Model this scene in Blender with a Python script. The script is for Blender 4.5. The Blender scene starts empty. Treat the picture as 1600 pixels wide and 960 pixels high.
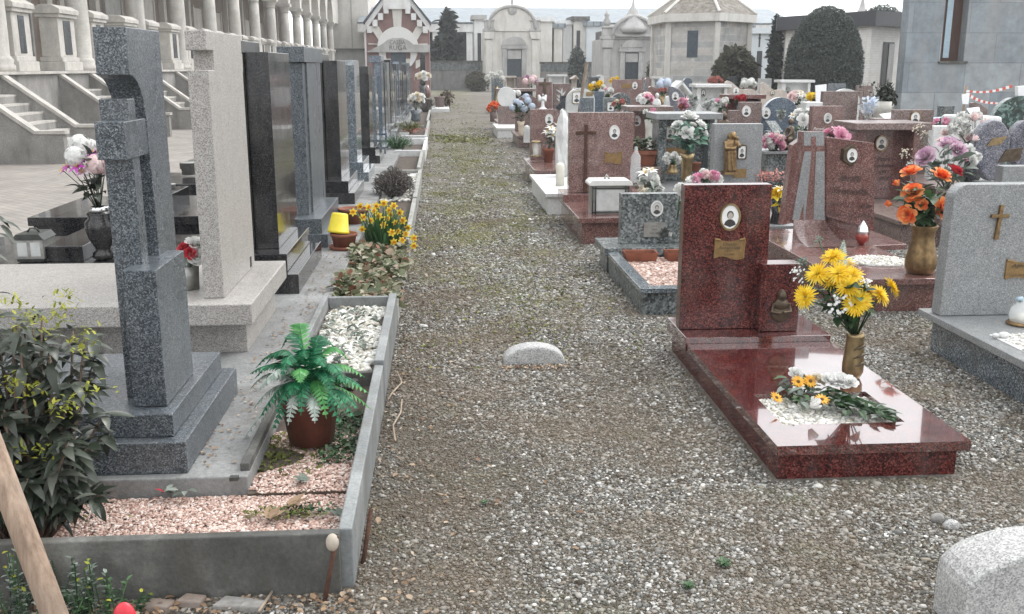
import bpy, bmesh, math, random
import numpy as np
from mathutils import Vector, Matrix, Euler

# ------------------------------------------------------------------ camera, sky, sun, exposure
SC = bpy.context.scene
COL = SC.collection
F, EYE, PITCH, YAW = 1550.0, 1.6, math.radians(13.6355), math.radians(4.0168)
cam_d = bpy.data.cameras.new("camera")
cam_d.sensor_width = 36.0
cam_d.lens = F / 1600 * 36.0
cam_d.clip_start, cam_d.clip_end = 0.05, 3000
cam = bpy.data.objects.new("camera", cam_d)
cam.location = (0, 0, EYE)
cam.rotation_euler = (math.pi / 2 - PITCH, 0, -YAW)
COL.objects.link(cam)
SC.camera = cam

SUN_EL, SUN_AZ = 52.0, 62.0          # azimuth measured from +Y towards +X
world = bpy.data.worlds.new("World")
SC.world = world
world.use_nodes = True
wn = world.node_tree
bg = wn.nodes["Background"]
sky = wn.nodes.new("ShaderNodeTexSky")
sky.sky_type = 'NISHITA'
sky.sun_disc = False
sky.sun_elevation = math.radians(SUN_EL)
sky.sun_rotation = math.radians(SUN_AZ)
sky.air_density, sky.dust_density, sky.ozone_density = 1.0, 6.0, 1.0
hs = wn.nodes.new("ShaderNodeHueSaturation")
hs.inputs['Saturation'].default_value = 0.16
wn.links.new(sky.outputs[0], hs.inputs['Color'])
cloud = wn.nodes.new("ShaderNodeMix"); cloud.data_type = 'RGBA'      # an even white cloud deck over the clear sky
cloud.inputs[0].default_value = 0.8
wn.links.new(hs.outputs[0], cloud.inputs[6])
cloud.inputs[7].default_value = (7.6, 7.75, 7.9, 1)
wn.links.new(cloud.outputs[2], bg.inputs['Color'])
bg.inputs['Strength'].default_value = 0.15

sun_d = bpy.data.lights.new("sun", 'SUN')
sun_d.energy = 0.8
sun_d.angle = math.radians(28)
sun_d.color = (1.0, 0.97, 0.93)
sun = bpy.data.objects.new("sun", sun_d)
el, az = math.radians(SUN_EL), math.radians(SUN_AZ)
sv = Vector((math.sin(az) * math.cos(el), math.cos(az) * math.cos(el), math.sin(el)))
sun.rotation_euler = sv.to_track_quat('Z', 'Y').to_euler()
sun.location = sv * 60
COL.objects.link(sun)

SC.view_settings.view_transform = 'Standard'
SC.view_settings.look = 'None'
SC.view_settings.exposure = 0.94
SC.view_settings.gamma = 1.0
SC.view_settings.use_curve_mapping = False
SC.render.engine = 'CYCLES'
SC.cycles.max_bounces = 6
SC.cycles.use_denoising = True

# ------------------------------------------------------------------ measuring: a pixel of the photo to a point of the place
_cp, _sp = math.cos(PITCH), math.sin(PITCH)
_f = Vector((math.sin(YAW) * _cp, math.cos(YAW) * _cp, -_sp))
_r = Vector((math.cos(YAW), -math.sin(YAW), 0))
_u = Vector((math.sin(YAW) * _sp, math.cos(YAW) * _sp, _cp))
def ray(px, py):
    return _f + _r * ((px - 800) / F) + _u * ((480 - py) / F)
def G(px, py, z=0.0):
    d = ray(px, py); t = (z - EYE) / d.z
    return Vector((d.x * t, d.y * t, z))
def AY(px, py, Y):
    d = ray(px, py); t = Y / d.y
    return Vector((d.x * t, Y, EYE + d.z * t))
def AX(px, py, X):
    d = ray(px, py); t = X / d.x
    return Vector((X, d.y * t, EYE + d.z * t))

# ------------------------------------------------------------------ materials
MATS = {}
def _new(name):
    m = bpy.data.materials.new(name); m.use_nodes = True
    nt = m.node_tree; b = nt.nodes["Principled BSDF"]
    MATS[name] = m
    return m, nt, b
def _coord(nt, scale=(1, 1, 1)):
    tc = nt.nodes.new("ShaderNodeTexCoord"); mp = nt.nodes.new("ShaderNodeMapping")
    mp.inputs['Scale'].default_value = scale
    nt.links.new(tc.outputs['Object'], mp.inputs['Vector'])
    return mp.outputs[0]
def _ramp(nt, src, stops, interp='LINEAR'):
    r = nt.nodes.new("ShaderNodeValToRGB"); r.color_ramp.interpolation = interp
    e = r.color_ramp.elements
    while len(e) > 1: e.remove(e[-1])
    e[0].position = stops[0][0]; e[0].color = (*stops[0][1], 1)
    for p, c in stops[1:]:
        n = e.new(p); n.color = (*c, 1)
    nt.links.new(src, r.inputs[0])
    return r.outputs[0]
def _noise(nt, vec, scale, detail=4, rough=0.55):
    n = nt.nodes.new("ShaderNodeTexNoise"); n.inputs['Scale'].default_value = scale
    n.inputs['Detail'].default_value = detail; n.inputs['Roughness'].default_value = rough
    nt.links.new(vec, n.inputs['Vector'])
    return n.outputs['Fac']
def _vor(nt, vec, scale, out='Color', feature='F1'):
    n = nt.nodes.new("ShaderNodeTexVoronoi"); n.inputs['Scale'].default_value = scale; n.feature = feature
    nt.links.new(vec, n.inputs['Vector'])
    return n.outputs[out]
def _mix(nt, fac, a, b, mode='MIX'):
    n = nt.nodes.new("ShaderNodeMix"); n.data_type = 'RGBA'; n.blend_type = mode
    if isinstance(fac, (int, float)): n.inputs[0].default_value = fac
    else: nt.links.new(fac, n.inputs[0])
    for s, i in ((a, 6), (b, 7)):
        if isinstance(s, tuple): n.inputs[i].default_value = (*s, 1)
        else: nt.links.new(s, n.inputs[i])
    return n.outputs[2]
def _bump(nt, b, h, strength, dist):
    n = nt.nodes.new("ShaderNodeBump"); n.inputs['Strength'].default_value = strength
    n.inputs['Distance'].default_value = dist
    nt.links.new(h, n.inputs['Height']); nt.links.new(n.outputs[0], b.inputs['Normal'])
def granite(name, stops, grain=170, cloud=0.25, rough=0.12, coat=(.6, 1.6)):
    """polished granite: crystals of several colours, clouded at a larger scale, faint smears in the polish"""
    m, nt, b = _new(name); v = _coord(nt)
    sep = nt.nodes.new("ShaderNodeSeparateColor"); nt.links.new(_vor(nt, v, grain), sep.inputs[0])
    mth = nt.nodes.new("ShaderNodeMath"); mth.operation = 'MULTIPLY_ADD'
    n2 = _noise(nt, v, grain * 0.06, 3, 0.6)
    nt.links.new(n2, mth.inputs[0]); mth.inputs[1].default_value = cloud * 3
    sub = nt.nodes.new("ShaderNodeMath"); sub.operation = 'SUBTRACT'; nt.links.new(sep.outputs[0], sub.inputs[0]); sub.inputs[1].default_value = cloud * 1.5
    nt.links.new(sub.outputs[0], mth.inputs[2])
    c = _ramp(nt, mth.outputs[0], stops)
    d = _noise(nt, _coord(nt, (1, 1, .3)), 5.5, 7, 0.65)
    c = _mix(nt, _ramp(nt, d, [(0.48, (0, 0, 0)), (0.72, (.2, .2, .2))]), c, (0.22, 0.21, 0.19))
    nt.links.new(c, b.inputs['Base Color'])
    rr = _ramp(nt, d, [(0.3, (rough,) * 3), (0.75, (rough + 0.16,) * 3)])
    nt.links.new(rr, b.inputs['Roughness'])
    b.inputs['Specular IOR Level'].default_value = .5 if coat[0] > .3 else .3
    if rough < .2:
        b.inputs['Coat Weight'].default_value = coat[0]; b.inputs['Coat Roughness'].default_value = .03; b.inputs['Coat IOR'].default_value = coat[1]
    return m
def rough_stone(name, stops, scale=6, fine=90, rough=0.8, bump=0.5, stain=None):
    m, nt, b = _new(name); v = _coord(nt)
    n1 = _noise(nt, v, scale, 8, 0.65); c = _ramp(nt, n1, stops)
    n2 = _noise(nt, v, fine, 4, 0.7)
    c = _mix(nt, 0.45, c, _ramp(nt, n2, [(0.3, (.25, .25, .25)), (0.7, (.75, .75, .75))]), 'OVERLAY')
    if stain:
        n3 = _noise(nt, _coord(nt, (1.2, 1.2, .28)), 2.2, 7, .65)
        c = _mix(nt, _ramp(nt, n3, [(.48, (0, 0, 0)), (.68, (.75, .75, .75))]), c, stain)
    nt.links.new(c, b.inputs['Base Color']); b.inputs['Roughness'].default_value = rough
    _bump(nt, b, n2, bump, 0.01)
    return m
def plain(name, col, rough=0.5, metal=0.0, var=0.18, scale=14, coat=0.0, bump=0):
    m, nt, b = _new(name); v = _coord(nt)
    n = _noise(nt, v, scale, 5, 0.6)
    dk = tuple(x * (1 - var) for x in col); lt = tuple(min(1, x * (1 + var)) for x in col)
    nt.links.new(_ramp(nt, n, [(0.3, dk), (0.7, lt)]), b.inputs['Base Color'])
    b.inputs['Roughness'].default_value = rough; b.inputs['Metallic'].default_value = metal
    b.inputs['Coat Weight'].default_value = coat
    if bump: _bump(nt, b, n, bump, 0.01)
    return m
def leafy(name, stops, rough=0.5, trans=0.25, spec=0.5):
    """leaves, petals, pebbles: every piece of the mesh takes its own tone"""
    m, nt, b = _new(name)
    g = nt.nodes.new("ShaderNodeNewGeometry")
    c = _ramp(nt, g.outputs['Random Per Island'], stops)
    v = _coord(nt); n = _noise(nt, v, 60, 3, .6)
    c = _mix(nt, 0.3, c, _ramp(nt, n, [(0.3, (.3, .3, .3)), (0.7, (.7, .7, .7))]), 'OVERLAY')
    nt.links.new(c, b.inputs['Base Color'])
    b.inputs['Roughness'].default_value = rough
    b.inputs['Specular IOR Level'].default_value = spec
    if trans:
        t = nt.nodes.new("ShaderNodeBsdfTranslucent"); nt.links.new(c, t.inputs[0])
        mx = nt.nodes.new("ShaderNodeMixShader"); mx.inputs[0].default_value = trans
        nt.links.new(b.outputs[0], mx.inputs[1]); nt.links.new(t.outputs[0], mx.inputs[2])
        nt.links.new(mx.outputs[0], nt.nodes["Material Output"].inputs['Surface'])
    return m
def glass(name, col=(.9, .93, .93), rough=0.08, alpha=0.35):
    m, nt, b = _new(name)
    b.inputs['Base Color'].default_value = (*col, 1); b.inputs['Roughness'].default_value = rough
    t = nt.nodes.new("ShaderNodeBsdfTransparent")
    mx = nt.nodes.new("ShaderNodeMixShader"); mx.inputs[0].default_value = alpha
    nt.links.new(t.outputs[0], mx.inputs[1]); nt.links.new(b.outputs[0], mx.inputs[2])
    nt.links.new(mx.outputs[0], nt.nodes["Material Output"].inputs['Surface'])
    return m
def blocks(name, c1, c2, mortar, bw, bh, stops=None, rough=0.8, stain=None, msize=0.012):
    """coursed masonry or pavers, uneven in tone block by block"""
    m, nt, b = _new(name)
    tc = nt.nodes.new("ShaderNodeTexCoord"); sx = nt.nodes.new("ShaderNodeSeparateXYZ")
    nt.links.new(tc.outputs['Object'], sx.inputs[0])
    ad = nt.nodes.new("ShaderNodeMath"); ad.operation = 'ADD'
    nt.links.new(sx.outputs[0], ad.inputs[0]); nt.links.new(sx.outputs[1], ad.inputs[1])
    cb = nt.nodes.new("ShaderNodeCombineXYZ")
    nt.links.new(ad.outputs[0], cb.inputs[0]); nt.links.new(sx.outputs[2], cb.inputs[1])
    br = nt.nodes.new("ShaderNodeTexBrick"); nt.links.new(cb.outputs[0], br.inputs['Vector'])
    br.inputs['Color1'].default_value = (*c1, 1); br.inputs['Color2'].default_value = (*c2, 1); br.inputs['Mortar'].default_value = (*mortar, 1)
    br.inputs['Scale'].default_value = 1; br.inputs['Mortar Size'].default_value = msize; br.inputs['Bias'].default_value = 0
    br.inputs['Brick Width'].default_value = bw; br.inputs['Row Height'].default_value = bh
    v = tc.outputs['Object']; c = br.outputs[0]
    c = _mix(nt, 0.6, c, _ramp(nt, _noise(nt, v, 2.5, 8, .7), [(.3, (.25, .25, .25)), (.7, (.75, .75, .75))]), 'OVERLAY')
    if stain:
        c = _mix(nt, _ramp(nt, _noise(nt, _coord(nt, (1, 1, .25)), 1.6, 7, .65), [(.45, (0, 0, 0)), (.7, (.7, .7, .7))]), c, stain)
    nt.links.new(c, b.inputs['Base Color']); b.inputs['Roughness'].default_value = rough
    return m

M = {}
M['blue_granite'] = granite('blue grey granite', [(0.0, (.014, .017, .021)), (.35, (.038, .047, .056)), (.6, (.085, .101, .117)), (.85, (.14, .16, .177)), (1, (.24, .26, .275))], 240, .08, .24)
M['dark_granite'] = granite('dark granite', [(0.0, (.008, .01, .013)), (.5, (.02, .024, .03)), (.8, (.06, .07, .08)), (1, (.18, .19, .2))], 170, .18, .09, (.3, 1.5))
M['black_granite'] = granite('black granite', [(0.0, (.006, .006, .007)), (.7, (.015, .015, .017)), (1, (.06, .06, .062))], 220, .12, .06, (.25, 1.5))
M['steel_granite'] = granite('steel blue granite', [(0.0, (.03, .04, .05)), (.4, (.075, .095, .115)), (.7, (.15, .18, .2)), (1, (.34, .37, .39))], 170, .2, .12)
M['beige_granite'] = granite('beige granite', [(0.0, (.15, .138, .126)), (.25, (.265, .248, .232)), (.6, (.345, .328, .31)), (.85, (.41, .392, .372)), (1, (.47, .45, .43))], 240, .08, .38)
M['red_granite'] = granite('red granite', [(0.0, (.012, .006, .007)), (.3, (.032, .008, .009)), (.55, (.075, .016, .015)), (.8, (.125, .028, .024)), (1, (.18, .062, .05))], 170, .26, .1, (.2, 1.5))
M['red_polished'] = granite('mirror polished red granite', [(0.0, (.012, .006, .007)), (.3, (.030, .008, .009)), (.55, (.078, .012, .013)), (.8, (.13, .023, .02)), (1, (.18, .055, .042))], 190, .24, .05, (1, 2.0))
M['pink_granite'] = granite('pink granite', [(0.0, (.07, .04, .038)), (.3, (.14, .078, .07)), (.6, (.2, .112, .1)), (.85, (.27, .17, .155)), (1, (.36, .26, .24))], 170, .22, .18)
M['rose_granite'] = granite('rose granite', [(0.0, (.06, .03, .028)), (.3, (.115, .052, .046)), (.6, (.17, .075, .066)), (.85, (.24, .125, .11)), (1, (.32, .2, .18))], 170, .22, .16)
M['brown_granite'] = granite('brown granite', [(0.0, (.05, .035, .03)), (.4, (.14, .095, .085)), (.7, (.21, .15, .135)), (1, (.33, .26, .24))], 130, .2, .25)
M['grey_granite'] = granite('light grey granite', [(0.0, (.13, .136, .14)), (.3, (.185, .193, .198)), (.6, (.235, .243, .247)), (.85, (.28, .289, .293)), (1, (.36, .369, .369))], 220, .15, .3)
M['marbled_grey'] = granite('marbled dark grey stone', [(0.0, (.03, .035, .036)), (.4, (.085, .098, .1)), (.65, (.14, .158, .16)), (1, (.26, .28, .28))], 70, .45, .2)
M['green_marble'] = granite('dark green marble', [(0.0, (.004, .012, .01)), (.5, (.015, .04, .035)), (.8, (.05, .1, .085)), (1, (.16, .24, .22))], 30, .5, .08)
M['purple_granite'] = granite('purple grey granite', [(0.0, (.03, .035, .05)), (.4, (.09, .1, .13)), (.7, (.16, .16, .19)), (1, (.32, .3, .33))], 120, .22, .25)
M['blue_slate'] = granite('blue granite slab', [(0.0, (.02, .035, .055)), (.5, (.055, .085, .12)), (1, (.16, .2, .25))], 110, .3, .15)
M['pale_stone'] = rough_stone('pale grey stone', [(.3, (.42, .43, .42)), (.7, (.62, .63, .62))], 8, 90, .6, .3)
M['white_marble'] = rough_stone('white marble', [(.3, (.52, .53, .53)), (.7, (.68, .68, .67))], 4, 40, .4, .05)
M['beige_stone'] = rough_stone('beige rough stone', [(.3, (.33, .29, .25)), (.7, (.52, .47, .43))], 9, 80, .8, .6)
M['cast_white'] = rough_stone('cast white stone', [(.3, (.5, .5, .5)), (.7, (.72, .72, .71))], 9, 120, .85, .5)
M['marker_stone'] = granite('worn grey granite', [(0.0, (.2, .2, .2)), (.3, (.3, .3, .295)), (.6, (.39, .39, .38)), (1, (.52, .52, .51))], 210, .2, .75)
M['kerb'] = rough_stone('worn slate kerb', [(.3, (.036, .036, .032)), (.5, (.085, .085, .079)), (.7, (.19, .188, .175))], 3.2, 70, .8, .35, (.045, .038, .028))  # stained and worn; the front kerb's shade is put into the dark tone
M['kerb_skylit'] = rough_stone('sky lit toned kerb', [(.25, (.12, .13, .132)), (.5, (.2, .212, .214)), (.75, (.3, .31, .31))], 4, 70, .55, .25, (.12, .115, .1))  # paler kerb copy; sky light on its tops put into the colour
M['pale_kerb'] = rough_stone('pale worn kerb', [(.3, (.2, .2, .185)), (.7, (.4, .4, .38))], 7, 70, .75, .35, (.2, .19, .16))
M['concrete'] = rough_stone('weathered concrete', [(.3, (.155, .158, .158)), (.7, (.29, .294, .29))], 2.6, 60, .85, .4, (.125, .12, .108))
M['stucco'] = rough_stone('pale plaster', [(.3, (.5, .475, .44)), (.7, (.62, .595, .56))], 1.8, 40, .9, .3, (.4, .38, .345))
M['stair_stone'] = rough_stone('stained grey plaster', [(.3, (.2, .193, .182)), (.7, (.34, .33, .315))], 1.6, 40, .9, .4, (.13, .127, .118))
M['coping'] = rough_stone('pale coping stone', [(.3, (.4, .382, .35)), (.7, (.54, .52, .485))], 4, 60, .8, .2, (.29, .28, .265))
M['brown_plaster'] = rough_stone('brown plaster wall', [(.3, (.16, .125, .1)), (.7, (.3, .24, .2))], .7, 30, .9, .3, (.22, .21, .2))  # brown plaster's own colour, with stains
M['metal_roof'] = blocks('grey sheet roof', (.2, .235, .26), (.25, .285, .31), (.12, .14, .16), .5, 30, rough=.5, msize=.05)
M['tuff'] = blocks('mixed pale stone blocks', (.56, .52, .47), (.32, .335, .34), (.5, .49, .47), .62, .3, stain=(.42, .41, .40), msize=.02)
M['grey_blocks'] = blocks('blue grey stone facing', (.2, .235, .26), (.29, .315, .33), (.16, .18, .2), 1.7, .85, rough=.7, stain=(.3, .285, .275), msize=.012)
M['brick_red'] = rough_stone('red rough facing', [(.3, (.18, .105, .096)), (.7, (.27, .18, .165))], 3, 40, .9, .4)
M['stone_roof'] = rough_stone('mossy slate roof', [(.3, (.08, .075, .062)), (.5, (.18, .16, .135)), (.75, (.33, .32, .3))], 5, 40, .9, .4)
M['maus_white'] = rough_stone('white plaster', [(.3, (.62, .625, .63)), (.7, (.76, .76, .76))], 2, 30, .8, .2, (.52, .51, .48))
M['maus_cream'] = rough_stone('cream stone', [(.3, (.55, .53, .49)), (.7, (.68, .665, .63))], 1.6, 30, .8, .2, (.42, .40, .37))
M['maus_grey'] = rough_stone('carved grey stone', [(.3, (.34, .335, .325)), (.7, (.48, .475, .465))], 1.6, 30, .8, .4, (.25, .245, .24))
M['maus_blue'] = rough_stone('pale blue grey facing', [(.3, (.5, .55, .58)), (.7, (.62, .66, .69))], 1.2, 30, .6, .2)
M['brick_white'] = blocks('pale brick', (.7, .685, .66), (.76, .745, .72), (.58, .565, .54), .25, .09, stain=(.6, .585, .56), msize=.006)
M['door_blue'] = plain('dark blue grey door', (.045, .065, .085), .4, 0, .3, 6)
M['void'] = plain('dark opening', (.03, .032, .034), .6)
M['black_paint'] = plain('black roof edge', (.035, .038, .045), .5)
M['yellow_wall'] = plain('yellow plaster', (.62, .5, .28), .8)
M['rust'] = plain('rusty iron', (.075, .035, .022), .85, .2, .4, 60, 0, .3)
M['bronze'] = plain('bronze', (.24, .16, .08), .42, .85, .4, 30)
M['dark_bronze'] = plain('dark bronze', (.1, .075, .052), .42, .7, .4, 22)
M['old_brass'] = plain('old brass', (.29, .215, .115), .33, .85, .35, 18)
M['plaque_gold'] = plain('gold brown plaque', (.24, .15, .062), .5, .5, .25, 30)
M['engraved'] = plain('dark engraving', (.035, .028, .022), .6)
M['white_paint'] = plain('white lettering', (.75, .73, .7), .6)
M['grey_metal'] = plain('dull grey metal', (.33, .33, .31), .4, .6, .25, 20)
M['dark_metal'] = plain('dark metal', (.06, .065, .06), .4, .5, .3, 20)
M['white_cap'] = plain('white enamel', (.66, .66, .64), .35, 0, .06)
M['silver'] = plain('silver foil', (.7, .71, .72), .2, .9, .15, 40)
M['photo_white'] = plain('white porcelain', (.74, .75, .74), .18, 0, .06)
M['photo_grey'] = plain('photo background', (.5, .51, .5), .2, 0, .15)
M['photo_dark'] = plain('photo dark tones', (.05, .05, .052), .2, 0, .3, 60)
M['photo_skin'] = plain('photo face tones', (.42, .38, .35), .2, 0, .25, 90)
M['terracotta'] = plain('terracotta', (.22, .075, .042), .8, 0, .3, 12, 0, .2)
M['brown_pot'] = plain('dark brown plastic pot', (.13, .04, .026), .5, 0, .35, 14)
M['black_pot'] = plain('black plastic', (.02, .02, .02), .5)
M['yellow_plastic'] = plain('yellow plastic', (.66, .54, .02), .45, 0, .1)
M['red_plastic'] = plain('red plastic', (.62, .03, .05), .35, 0, .08)
M['pale_pot'] = plain('pale stone pot', (.45, .44, .4), .8)
M['cream_pot'] = plain('cream glazed pot', (.6, .5, .39), .4)
M['pebble'] = plain('beige pebble', (.4, .35, .29), .7)
M['wood'] = plain('weathered wood', (.3, .22, .165), .85, 0, .4, 9, 0, .3)
def grained(name, dark, light):
    m, nt, b = _new(name); n = _noise(nt, _coord(nt, (26, 26, 1.6)), 2.2, 7, .65); n2 = _noise(nt, _coord(nt), 5, 5, .6)
    c = _ramp(nt, n, [(.3, dark), (.7, light)]); c = _mix(nt, _ramp(nt, n2, [(.5, (0, 0, 0)), (.7, (.6, .6, .6))]), c, (.2, .17, .14))
    nt.links.new(c, b.inputs['Base Color']); b.inputs['Roughness'].default_value = .85; _bump(nt, b, n, .5, .004); return m
M['wood'] = grained('weathered wood', (.16, .105, .072), (.38, .285, .215))
M['dark_wood'] = plain('dark weathered wood', (.17, .13, .1), .8, 0, .3, 9)
M['soil'] = plain('dark soil', (.075, .058, .045), .95, 0, .4, 20, 0, .5)
M['glass'] = glass('lantern glass')
M['film'] = glass('clear wrapping film', (.78, .83, .84), .15, .3)
M['candle_red'] = plain('red candle glass', (.25, .03, .02), .15, 0, .2)
M['wax'] = plain('white wax', (.66, .64, .56), .5, 0, .05)
M['paper'] = plain('white paper', (.78, .79, .8), .7, 0, .06)
M['card_blue'] = plain('pale blue card', (.38, .5, .58), .5, 0, .1)
M['tape_red'] = plain('red tape', (.6, .1, .07), .5)
M['bark'] = plain('bark', (.14, .1, .075), .9, 0, .35, 25, 0, .5)
M['dry_clump'] = leafy('dry brown foliage', [(0, (.05, .035, .025)), (.5, (.11, .08, .055)), (1, (.18, .14, .1))], .9, .1)
M['twig'] = plain('pale twig', (.3, .24, .18), .9, 0, .3)

def dusted(m):  # noqa
    """lower stones carry the brown earth of the path in broad patches"""
    nt = m.node_tree; b = nt.nodes["Principled BSDF"]; src = b.inputs['Base Color'].links[0].from_socket
    tc = nt.nodes.new("ShaderNodeTexCoord"); gm = nt.nodes.new("ShaderNodeNewGeometry")
    n = _noise(nt, gm.outputs['Position'], 1.35, 6, .62)
    c = _mix(nt, _ramp(nt, n, [(.46, (0, 0, 0)), (.62, (.68, .68, .68))]), src, (.15, .118, .084))
    n2 = _noise(nt, gm.outputs['Position'], 2.1, 5, .6)
    c = _mix(nt, _ramp(nt, n2, [(.56, (0, 0, 0)), (.7, (.4, .4, .4))]), c, (.16, .16, .09))
    def mth(op, x, y=None):
        q = nt.nodes.new("ShaderNodeMath"); q.operation = op; q.use_clamp = op == 'MULTIPLY'
        for i, s_ in enumerate((x, y)):
            if s_ is None: continue
            if isinstance(s_, (int, float)): q.inputs[i].default_value = s_
            else: nt.links.new(s_, q.inputs[i])
        return q.outputs[0]
    sx = nt.nodes.new("ShaderNodeSeparateXYZ"); nt.links.new(gm.outputs['Position'], sx.inputs[0])
    n3 = _noise(nt, gm.outputs['Position'], 3.2, 7, .7); wob = _ramp(nt, n3, [(.35, (0, 0, 0)), (.6, (1, 1, 1))])
    def blob(cx, cy, rx, ry, k):        # bare trodden earth: a worn place of its own shape
        dx = mth('DIVIDE', mth('SUBTRACT', sx.outputs[0], cx), rx); dy = mth('DIVIDE', mth('SUBTRACT', sx.outputs[1], cy), ry)
        g = mth('POWER', 2.718, mth('SUBTRACT', 0.0, mth('ADD', mth('POWER', mth('ABSOLUTE', dx), 2.0), mth('POWER', mth('ABSOLUTE', dy), 2.0))))
        return mth('MULTIPLY', mth('MULTIPLY', g, wob), k)
    for cx, cy, rx, ry, k in ((-.08, 3.3, .3, 1.6, .75), (.98, 4.5, .32, .9, .6), (.25, 4.3, .5, .5, .3), (1.1, 2.7, .6, .4, .3), (-.1, 6.5, .2, 1.5, .5)):
        c = _mix(nt, blob(cx, cy, rx, ry, k), c, (.145, .112, .08))
    yf = nt.nodes.new("ShaderNodeMapRange"); yf.inputs[1].default_value = 5.5; yf.inputs[2].default_value = 11; nt.links.new(sx.outputs[1], yf.inputs[0])
    xf = nt.nodes.new("ShaderNodeMapRange"); xf.inputs[1].default_value = 1.5; xf.inputs[2].default_value = .9; nt.links.new(sx.outputs[0], xf.inputs[0])
    n4 = _noise(nt, _pos_scaled(nt, gm, (.9, .55, 1)), 1.5, 7, .7)
    c = _mix(nt, mth('MULTIPLY', mth('MULTIPLY', _ramp(nt, n4, [(.48, (0, 0, 0)), (.62, (.75, .75, .75))]), yf.outputs[0]), xf.outputs[0]), c, (.2, .195, .07))
    nt.links.new(c, b.inputs['Base Color'])
def _pos_scaled(nt, gm, s):
    mp = nt.nodes.new("ShaderNodeMapping"); mp.inputs['Scale'].default_value = s; nt.links.new(gm.outputs['Position'], mp.inputs[0]); return mp.outputs[0]
def P3(a, b=None, c=None): return [(0, a), (.5, b or a), (1, c or a)]
M['gravel'] = leafy('gravel pebbles', [(0, (.05, .052, .05)), (.2, (.13, .132, .125)), (.45, (.235, .235, .222)), (.65, (.31, .3, .275)), (.74, (.24, .2, .155)), (.82, (.34, .345, .335)), (.94, (.47, .47, .45)), (.99, (.66, .65, .63)), (1, (.72, .71, .69))], .75, 0, .35)
dusted(M['gravel'])
M['grit'] = leafy('grit', [(0, (.045, .038, .03)), (.5, (.11, .095, .076)), (.85, (.19, .172, .145)), (1, (.34, .325, .3))], .9, 0, .2)
dusted(M['grit'])
M['pink_gravel'] = leafy('pink gravel', [(0, (.24, .145, .115)), (.3, (.42, .275, .225)), (.6, (.54, .4, .345)), (.85, (.63, .52, .465)), (1, (.7, .64, .6))], .7, 0, .35)
M['white_gravel'] = leafy('white pebbles', [(0, (.3, .27, .21)), (.15, (.48, .46, .4)), (.6, (.66, .65, .61)), (1, (.78, .78, .75))], .6, 0, .35)
M['moss'] = leafy('moss', [(0, (.06, .075, .018)), (.5, (.14, .15, .045)), (1, (.25, .24, .09))], .9, .15, .2)
M['leaf_dark'] = leafy('dark glossy leaves', [(0, (.016, .022, .014)), (.5, (.04, .052, .036)), (.85, (.08, .092, .072)), (1, (.13, .14, .115))], .3, .12)
M['leaf_green'] = leafy('green leaves', [(0, (.012, .035, .012)), (.5, (.03, .075, .025)), (1, (.075, .15, .06))], .5, .2)
M['leaf_teal'] = leafy('blue green silk leaves', [(0, (.03, .09, .06)), (.5, (.08, .19, .13)), (1, (.24, .38, .3))], .6, .25)
M['leaf_grey'] = leafy('grey green leaves', [(0, (.06, .085, .065)), (.5, (.14, .17, .14)), (1, (.3, .34, .3))], .6, .25)
M['shoot'] = leafy('yellow green shoots', [(0, (.12, .15, .015)), (.5, (.28, .30, .03)), (1, (.46, .44, .06))], .5, .3)
M['fern'] = leafy('green silk fern', [(0, (.003, .065, .028)), (.5, (.01, .14, .058)), (1, (.035, .24, .105))], .5, .2)
M['fern_light'] = leafy('light green silk fern', [(0, (.03, .17, .04)), (.5, (.07, .28, .07)), (1, (.14, .38, .13))], .5, .25)
M['fern_pale'] = leafy('faded pale fern', [(0, (.22, .3, .25)), (.5, (.4, .47, .42)), (1, (.58, .63, .58))], .6, .25)
M['cover'] = leafy('ground cover leaves', [(0, (.055, .075, .035)), (.3, (.13, .15, .075)), (.6, (.24, .24, .15)), (.8, (.38, .36, .27)), (.9, (.25, .12, .07)), (1, (.16, .06, .035))], .6, .2)
M['dry'] = leafy('dry leaves', [(0, (.12, .07, .04)), (.5, (.27, .18, .11)), (1, (.42, .34, .26))], .8, .1)
M['lavender'] = leafy('dry lavender stems', [(0, (.055, .045, .045)), (.5, (.12, .10, .095)), (1, (.21, .2, .17))], .8, .1)
M['daff_leaf'] = leafy('daffodil leaves', [(0, (.02, .07, .02)), (1, (.07, .17, .06))], .5, .2)
M['yew'] = leafy('clipped evergreen', [(0, (.04, .053, .046)), (.4, (.085, .105, .093)), (.75, (.13, .15, .134)), (1, (.19, .21, .19))], .7, .1, .3)
M['conifer'] = leafy('dark conifer', [(0, (.012, .02, .014)), (.5, (.03, .045, .035)), (.85, (.06, .075, .06)), (1, (.1, .09, .06))], .7, .1, .3)
M['shrub'] = leafy('brownish shrub', [(0, (.03, .032, .018)), (.5, (.07, .07, .042)), (1, (.14, .125, .085))], .7, .15, .3)
M['yellow'] = leafy('yellow petals', [(0, (.72, .42, .005)), (.5, (.82, .6, .02)), (1, (.88, .72, .09))], .6, .3)
M['orange'] = leafy('orange petals', [(0, (.6, .035, .012)), (.3, (.78, .13, .03)), (.65, (.84, .28, .08)), (1, (.88, .5, .22))], .6, .3)
M['red'] = leafy('red petals', P3((.3, .012, .02), (.46, .025, .04), (.56, .06, .075)), .6, .25)
M['white'] = leafy('white petals', P3((.62, .63, .6), (.78, .78, .76), (.86, .86, .85)), .6, .3)
M['cream'] = leafy('cream petals', P3((.6, .54, .42), (.74, .67, .55), (.8, .74, .62)), .6, .3)
M['pink'] = leafy('pink petals', P3((.6, .2, .34), (.72, .36, .48), (.8, .55, .62)), .6, .3)
M['palepink'] = leafy('pale pink petals', P3((.66, .42, .44), (.8, .64, .63), (.84, .74, .72)), .6, .3)
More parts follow.
